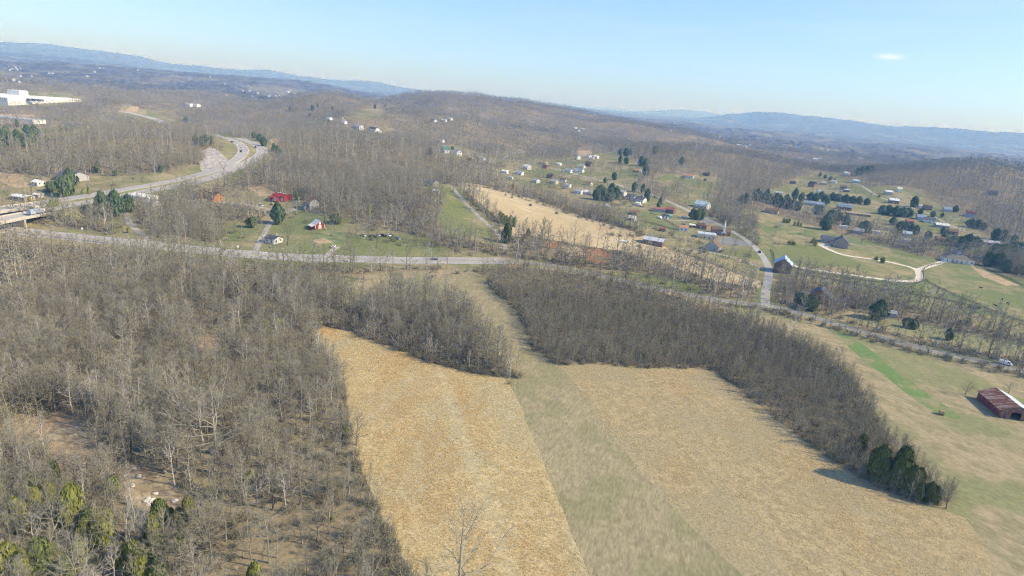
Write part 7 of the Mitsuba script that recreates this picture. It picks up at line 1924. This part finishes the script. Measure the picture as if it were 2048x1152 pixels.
# ---------------------------------------------------------------- bridge over the highway
for n_, line in enumerate(BRIDGE):
    p = np.asarray(line, float)
    hw = 6.0
    zt = float(base_height(*p[-1]))
    deck_z = float(BEDS[[n for n, b in enumerate(BEDS) if b[0] == "interstate"][n_]][2][0, 2])
    sp = spline(p, 6.0)
    t = np.gradient(sp, axis=0)
    nrm = np.column_stack([-t[:, 1], t[:, 0]]) / np.hypot(*t.T)[:, None]
    key = numbered("road_bridge")

    def strip(off0, off1, z0, z1):
        a, b = sp + nrm * off0, sp + nrm * off1
        m = len(sp)
        v = np.vstack([np.column_stack([q, np.full(m, z)]) for q, z in ((a, z0), (b, z0), (b, z1), (a, z1))])
        f = []
        for i in range(m - 1):
            for j in range(4):
                q0, q1 = j * m + i, ((j + 1) % 4) * m + i
                f += [[q0, q1, q1 + 1], [q0, q1 + 1, q0 + 1]]
        f += [[0, 2 * m, m], [0, 3 * m, 2 * m], [m - 1, 2 * m - 1, 3 * m - 1], [m - 1, 3 * m - 1, 4 * m - 1]]
        mm = trimesh.Trimesh(v, f, process=False)
        mm.fix_normals()
        return mm

    I = T()
    mesh_part(key, "deck", strip(-hw, hw, deck_z - 1.3, deck_z), "p_concrete", I)
    for s_ in (-1, 1):
        mesh_part(key, "parapet", strip(s_ * hw - 0.2, s_ * hw + 0.2, deck_z - 0.6, deck_z + 0.7), "p_concrete", I)
    for i in (int(len(sp) * 0.80), int(len(sp) * 0.55)):
        c = sp[i]
        gz = float(land(*c))
        box_part(key, "pier", "p_concrete", T().translate([float(c[0]), float(c[1]), 0]).rotate([0, 0, 1], math.degrees(math.atan2(t[i, 1], t[i, 0]))), (0, 0, (gz - 2 + deck_z - 1.2) / 2), (1.2, hw * 1.7, deck_z - 1.2 - gz + 2))
    c = sp[-1]
    box_part(key, "abutment", "p_concrete", T().translate([float(c[0]), float(c[1]), 0]).rotate([0, 0, 1], math.degrees(math.atan2(t[-1, 1], t[-1, 0]))), (0.5, 0, deck_z - 4.2), (2.0, hw * 2.1, 8.2))
    tagged(key, ("rear concrete bridge deck carrying the far interstate carriageway", "front concrete bridge deck with white pier over the highway")[n_], "bridge")

# painted lines on the paved roads
def ribbon(line, off, w, dash=None):
    t = np.gradient(line[:, :2], axis=0)
    nrm = np.column_stack([-t[:, 1], t[:, 0]]) / (np.hypot(*t.T)[:, None] + 1e-9)
    a, b = line[:, :2] + nrm * (off - w / 2), line[:, :2] + nrm * (off + w / 2)
    za, zb = land(a[:, 0], a[:, 1]) + 0.05, land(b[:, 0], b[:, 1]) + 0.05
    v = np.vstack([np.column_stack([a, za]), np.column_stack([b, zb])])
    m = len(line)
    f = [[[i, m + i + 1, m + i], [i, i + 1, m + i + 1]] for i in range(m - 1) if not dash or (i // dash) % 2 == 0]
    return v, np.array(f).reshape(-1, 3)


matte("p_line", 0.74, 0.73, 0.68)
matte("p_yellow_line", 0.62, 0.48, 0.12)
_made = {}
for name, hw, bed in BEDS:
    if name not in ("highway", "county_road", "interstate") or hw > 12:
        continue
    rows = {"highway": [(-6.6, 0.3, None, "p_line"), (6.6, 0.3, None, "p_line"), (0.25, 0.22, None, "p_yellow_line"), (-0.25, 0.22, None, "p_yellow_line"), (3.4, 0.25, 2, "p_line"), (-3.4, 0.25, 2, "p_line")],
            "county_road": [(-3.3, 0.2, None, "p_line"), (3.3, 0.2, None, "p_line"), (0, 0.3, None, "p_yellow_line")],
            "interstate": [(-4.6, 0.3, None, "p_line"), (4.6, 0.3, None, "p_line"), (0, 0.25, 2, "p_line")]}[name]
    for off, w, dash, bs in rows:
        v, f = ribbon(bed, off, w, dash)
        scene[part_key(name, "lane_marking")] = put_ply(v, f, bs)

# ---------------------------------------------------------------- fences, guard rail, poles, signs
def post_mesh(pts, w, h):
    out = []
    for x, y, z in pts:
        b = trimesh.creation.box((w, w, h + 0.5))
        b.apply_translation((x, y, z + h / 2 - 0.25))
        out.append(b)
    return trimesh.util.concatenate(out)


FENCE_LABEL = ["dark board fence along the country road above the tall barn", "dark board fence along the outside of the concrete drive", "dark board fence running down the green pasture to the right", "dark board fence along the lower edge of the green pasture", "dark board fence beside the bare riding strip on the right", "wire fence of the green yard above the long barn", "dark fence from the yard lane to the orange-roofed cottage"]
for k, pts in enumerate(FENCES):
    line = spline(pts, 3.0)
    z = land(line[:, 0], line[:, 1])
    p = np.column_stack([line, z])
    key = numbered("fence")
    scene[key + "__posts"] = mikit.ply(post_mesh(p, 0.18, 1.35), "p_fence")
    labels[key + "__posts"] = {"kind": "stuff"}
    m = len(p)
    for hgt in (0.45, 0.85, 1.25):
        v = np.vstack([p + [0, 0, hgt - 0.09], p + [0, 0, hgt + 0.09], p + [0.05, 0.05, hgt + 0.09], p + [0.05, 0.05, hgt - 0.09]])
        f = []
        for i in range(m - 1):
            for j in range(4):
                a, b = j * m + i, ((j + 1) % 4) * m + i
                f += [[a, b, b + 1], [a, b + 1, a + 1]]
        scene[part_key(key, "rail")] = put_ply(v, np.array(f), "p_fence")
    tagged(key, FENCE_LABEL[k], "fence")
line = spline(GUARDRAIL, 3.0)
p = np.column_stack([line, land(line[:, 0], line[:, 1])])
scene["guard_rail__posts"] = mikit.ply(post_mesh(p, 0.2, 0.75), "p_fence")
labels["guard_rail__posts"] = {"kind": "stuff"}
m = len(p)
v = np.vstack([p + [0, 0, 0.45], p + [0, 0, 0.80], p + [0.06, 0.06, 0.80], p + [0.06, 0.06, 0.45]])
f = [t for i in range(m - 1) for j in range(4) for t in ([j * m + i, ((j + 1) % 4) * m + i, ((j + 1) % 4) * m + i + 1], [j * m + i, ((j + 1) % 4) * m + i + 1, j * m + i + 1])]
scene["guard_rail__rail"] = put_ply(v, np.array(f), "p_steel")
tagged("guard_rail", "steel guard rail along the highway at the far left", "guard rail")
POLE_LABEL = ["tall wooden utility pole beside the interstate bridge", "lamp pole right of the long red barn", "utility pole on the highway verge left of the mown ground", "utility pole on the highway near the blue car", "utility pole by the bend of the country road", "utility pole at the church drive entrance", "utility pole above the church", "utility pole in the woods left of the log house", "tall pole at the outside of the interstate curve", "pole beside the highway in the left trees", "utility pole before the brick house", "utility pole right of the brick house by the road"]
for k, (x, y, hgt) in enumerate(POLES):
    key = numbered("utility_pole")
    M = T().translate([x, y, float(land(x, y))])
    mesh_part(key, "pole", trimesh.Trimesh(*tubes([(np.array([[0, 0, -0.6], [0, 0, hgt * 0.5], [0, 0, hgt]]), np.array([0.19, 0.16, 0.12]), 8)]), process=False), "p_pole", M)
    box_part(key, "cross_arm", "p_pole", M, (0, 0.16, hgt - 0.7), (2.2, 0.12, 0.14))
    if k == 1:
        box_part(key, "lamp", "p_trim", M, (0.7, 0, hgt - 0.1), (0.9, 0.4, 0.35))
    tagged(key, POLE_LABEL[k], "utility pole")
for k, (x, y, c) in enumerate(SIGNS):
    key = numbered("road_sign")
    M = T().translate([x, y, float(land(x, y))]).rotate([0, 0, 1], 25)
    box_part(key, "post", "p_steel", M, (0, 0, 0.8), (0.1, 0.1, 2.6))
    box_part(key, "panel", "p_white", M, (0, -0.08, 2.1), (1.1, 0.05, 1.2))
    tagged(key, ("small white sign by the highway, leftmost", "small white sign by the highway behind the left woods", "small white sign on the lawn verge right of the ranch house", "small white sign on the verge left of the ranch house", "small white sign at the church drive")[k], "sign")

# ---------------------------------------------------------------- vehicles
PAINT_CAR = {"blue": (0.05, 0.10, 0.22), "white": (0.80, 0.80, 0.80), "black": (0.02, 0.02, 0.024), "silver": (0.50, 0.52, 0.54), "bluegrey": (0.28, 0.36, 0.46), "yellow": (0.70, 0.55, 0.10), "red": (0.45, 0.10, 0.05)}
for k, c in PAINT_CAR.items():
    scene["car_" + k] = {"type": "principled", "base_color": rgb(*c), "roughness": 0.35, "clearcoat": 0.6, "specular": 0.5}


def side_prism(outline, w0, w1=None):
    """Side outline (x, z) swept across the car's width, narrower at the top if w1 is given."""
    m = trimesh.creation.extrude_polygon(Polygon(outline), 1.0, engine="earcut")
    v = np.asarray(m.vertices)
    zt = (v[:, 1] - v[:, 1].min()) / np.ptp(v[:, 1])
    w = w0 + ((w1 or w0) - w0) * zt
    m = trimesh.Trimesh(np.column_stack([v[:, 0], (v[:, 2] - 0.5) * w, v[:, 1]]), m.faces, process=False)
    m.fix_normals()
    return m


_wheel = trimesh.creation.cylinder(radius=0.33, height=0.22, sections=14)
_wheel.apply_transform(trimesh.transformations.rotation_matrix(math.pi / 2, [1, 0, 0]))
SHAPES = {
    "car": ([(-2.2, 0.3), (2.2, 0.3), (2.25, 0.6), (2.1, 0.82), (1.1, 0.95), (-1.9, 1.0), (-2.25, 0.85)], [(1.0, 0.94), (0.35, 1.42), (-1.0, 1.45), (-1.7, 0.98)], 1.8, (1.35, -1.35), 1.0),
    "van": ([(-2.7, 0.35), (2.6, 0.35), (2.7, 0.9), (1.9, 1.25), (1.4, 2.05), (-2.6, 2.1), (-2.75, 1.2)], [(1.75, 1.28), (1.4, 1.9), (0.5, 1.92), (0.5, 1.3)], 2.0, (1.7, -1.7), 1.0),
}
for kind, x, y, rot, colour, lab in VEHICLES:
    truck = kind == "truck"
    key = numbered("box_truck" if truck else "parked_van" if kind == "van" else "car")
    z = float(land(x, y))
    if truck:
        z = float([b for n, hw, b in BEDS if n == "interstate"][1][0, 2])
    d = 0.4
    ca, sa = math.cos(math.radians(rot)), math.sin(math.radians(rot))
    slope = 0.0 if truck else float(np.arctan2(land(x + ca * 2, y + sa * 2) - land(x - ca * 2, y - sa * 2), 4.0))
    M = T().translate([x, y, z + 0.04]).rotate([0, 0, 1], rot).rotate([0, 1, 0], -math.degrees(slope))
    bs = "car_" + colour
    if truck:
        box_part(key, "cargo_box", "p_bluegrey", M, (-1.6, 0, 2.3), (9.5, 2.5, 2.8))
        mesh_part(key, "cab", side_prism([(3.3, 0.5), (5.6, 0.5), (5.7, 1.5), (5.2, 2.9), (3.3, 3.0)], 2.3), "car_white", M)
        mesh_part(key, "windscreen", side_prism([(5.35, 1.75), (5.72, 1.75), (5.28, 2.75), (5.0, 2.75)], 2.1), "p_pane", M)
        wheels, rr = (4.6, -2.2, -4.8), 1.5
    else:
        body, cabin, wid, wheels, rr = SHAPES[kind]
        mesh_part(key, "body", side_prism(body, wid, wid * 0.95), bs, M)
        mesh_part(key, "windows", side_prism(cabin, wid * 0.93 if kind == "car" else wid * 1.0, wid * 0.74 if kind == "car" else wid * 0.99), "p_pane", M)
        if kind == "car":
            mesh_part(key, "roof", side_prism([(0.4, 1.42), (0.3, 1.48), (-0.95, 1.5), (-1.05, 1.45)], wid * 0.74), bs, M)
        wid = wid
    for wx in wheels:
        for s_ in (-1, 1):
            kk = part_key(key, "wheel")
            scene[kk] = {**mikit.ply(_wheel, "p_tyre"), "to_world": M @ T().translate([wx, s_ * (1.1 if truck else 0.82 if kind == "car" else 0.9), 0.33 * rr]).scale([rr, 1, rr])}
    tagged(key, lab, "truck" if truck else "van" if kind == "van" else "car")

# ---------------------------------------------------------------- cattle, hay, rocks, logs, picnic table
def chain_mesh(bones, length=0.06):
    out = m3.Manifold()
    for (p, r), (q, s) in bones:
        out += m3.Manifold.batch_hull([m3.Manifold.sphere(r, 12).translate(p), m3.Manifold.sphere(s, 12).translate(q)])
    mm = out.refine_to_length(length).to_mesh()
    t = trimesh.Trimesh(mm.vert_properties[:, :3], mm.tri_verts)
    trimesh.smoothing.filter_taubin(t, iterations=6)
    return t


def cow_mesh(graze):
    hz, hx = (0.35, 1.55) if graze else (1.35, 1.6)
    b = [(((-0.75, 0, 0.98), 0.36), ((0.0, 0, 0.90), 0.40)), (((0.0, 0, 0.90), 0.40), ((0.65, 0, 0.98), 0.34)), (((0.65, 0, 1.02), 0.27), ((1.15, 0, 0.95 if graze else 1.3), 0.16)),
         (((1.15, 0, 0.95 if graze else 1.3), 0.15), ((hx, 0, hz), 0.10)), (((1.18, 0.05, 1.05 if graze else 1.42), 0.05), ((1.16, 0.24, 1.07 if graze else 1.44), 0.035)), (((1.18, -0.05, 1.05 if graze else 1.42), 0.05), ((1.16, -0.24, 1.07 if graze else 1.44), 0.035)),
         (((-1.08, 0, 1.2), 0.05), ((-1.2, 0, 0.5), 0.03))]
    for sx in (-1, 1):
        b += [(((0.6, sx * 0.18, 0.75), 0.15), ((0.62, sx * 0.19, 0.42), 0.08)), (((0.62, sx * 0.19, 0.42), 0.08), ((0.6, sx * 0.19, 0.05), 0.06)),
              (((-0.85, sx * 0.18, 0.85), 0.19), ((-0.72, sx * 0.19, 0.58), 0.10)), (((-0.72, sx * 0.19, 0.58), 0.10), ((-0.98, sx * 0.19, 0.38), 0.07)), (((-0.98, sx * 0.19, 0.38), 0.07), ((-0.94, sx * 0.19, 0.05), 0.06))]
    return chain_mesh(b, 0.12)


_cows = [mikit.ply(cow_mesh(g), "p_cow", smooth=True) for g in (True, False)]
for k, (x, y) in enumerate(COWS):
    key = numbered("cow")
    scene[key] = {**_cows[k % 3 == 1], "to_world": T().translate([x, y, float(land(x, y))]).rotate([0, 0, 1], 47.0 * k)}
    tagged(key, "dark cow grazing on the green pasture on the right", "cow", "cattle on the green pasture")
bale = trimesh.creation.cylinder(radius=1.0, height=1.7, sections=28)
bale.apply_transform(trimesh.transformations.rotation_matrix(math.pi / 2, [1, 0, 0]))
bale = bale.subdivide().subdivide()
bv = np.asarray(bale.vertices)
bale.vertices = bv * (1 + 0.05 * (meshkit.fbm(bv * 3, 3, 2)[:, None] - 0.5))
M = T().translate([*HAY, float(land(*HAY)) + 0.92]).rotate([0, 0, 1], 62)
scene["hay_bale"] = {**mikit.ply(bale, "p_hay", smooth=30), "to_world": M}
tagged("hay_bale", "round hay bale alone on the pasture left of the big red barn", "hay bale")
for k, (x, y) in enumerate(ROCKS):
    rng = np.random.default_rng(k)
    r = trimesh.creation.icosphere(2, 0.5)
    rv = np.asarray(r.vertices)
    rv = rv * (0.7 + 0.8 * meshkit.fbm(rv * 2.2 + k * 7, 3, 6)[:, None]) * np.array([1.5, 1.1, 0.75])
    key = numbered("rock")
    scene[key] = {**mikit.ply((rv, r.faces), "m_limestone"), "to_world": T().translate([x, y, float(land(x, y)) + 0.1]).rotate([0, 0, 1], 60.0 * k)}
    tagged(key, "pale limestone rock on the leaf-covered clearing at the bottom left", "rock", "pale rocks in the leaf-covered clearing")
LOG_LABEL = ["long fallen trunk across the leaf-covered clearing", "shorter fallen trunk beside the long one in the clearing", "cut pale log right of the leaf-covered clearing", "pale fallen limb right of the huge spreading oak"]
for k, (x0, y0, x1, y1, r) in enumerate(LOGS):
    key = numbered("fallen_log")
    n = 6
    t = np.linspace(0, 1, n)
    px, py = x0 + (x1 - x0) * t, y0 + (y1 - y0) * t + np.sin(t * 3) * 0.4
    p = np.column_stack([px, py, land(px, py) + r + 0.15 * np.sin(t * 4)])
    v, f = tubes([(p, r * (1 - 0.55 * t), 8)])
    scene[key + "__trunk"] = put_ply(v, f, "m_log")
    rng = np.random.default_rng(k)
    tw = [(np.array([p[i], p[i] + rng.normal(0, 1, 3) * [1, 1, 0.3] + [0, 0, 0.6]]), np.array([r * 0.4, r * 0.1]), 4) for i in (2, 3, 4, 4, 5)]
    v, f = tubes(tw)
    scene[key + "__branch"] = put_ply(v, f, "m_log")
    tagged(key, LOG_LABEL[k], "log")
x, y = TABLE
M = T().translate([x, y, float(land(x, y))]).rotate([0, 0, 1], -20)
box_part("picnic_table", "table_top", "p_tan", M, (0, 0, 0.76), (2.6, 1.0, 0.08))
for s_ in (-1, 1):
    box_part("picnic_table", "bench", "p_tan", M, (0, s_ * 0.95, 0.45), (2.6, 0.35, 0.07))
    box_part("picnic_table", "leg", "p_tan", M, (s_ * 1.0, 0, 0.37), (0.12, 1.5, 0.72))
tagged("picnic_table", "pale picnic table right of the small red barn", "table")
x, y = COVER
M = T().translate([x, y, float(land(x, y))]).rotate([0, 0, 1], -14)
cv = prism([(-2.2, 0), (-1.6, 0.55), (0, 0.8), (1.6, 0.55), (2.2, 0)], -5.2, 5.2)
scene["plastic_tunnel"] = {**mikit.ply(cv, "p_flatwhite"), "to_world": M}
tagged("plastic_tunnel", "long low white plastic tunnel left of the metal-roofed barn", "plastic tunnel")
x, y = TANK
M = T().translate([x, y, float(land(x, y))])
tk = trimesh.creation.icosphere(2, 1.0)
scene["storage_dome"] = {**mikit.ply(tk, "p_bluegrey", smooth=True), "to_world": M @ T().scale([4.5, 4.5, 2.8])}
tagged("storage_dome", "pale grey round dome below the dark pine clump", "dome")
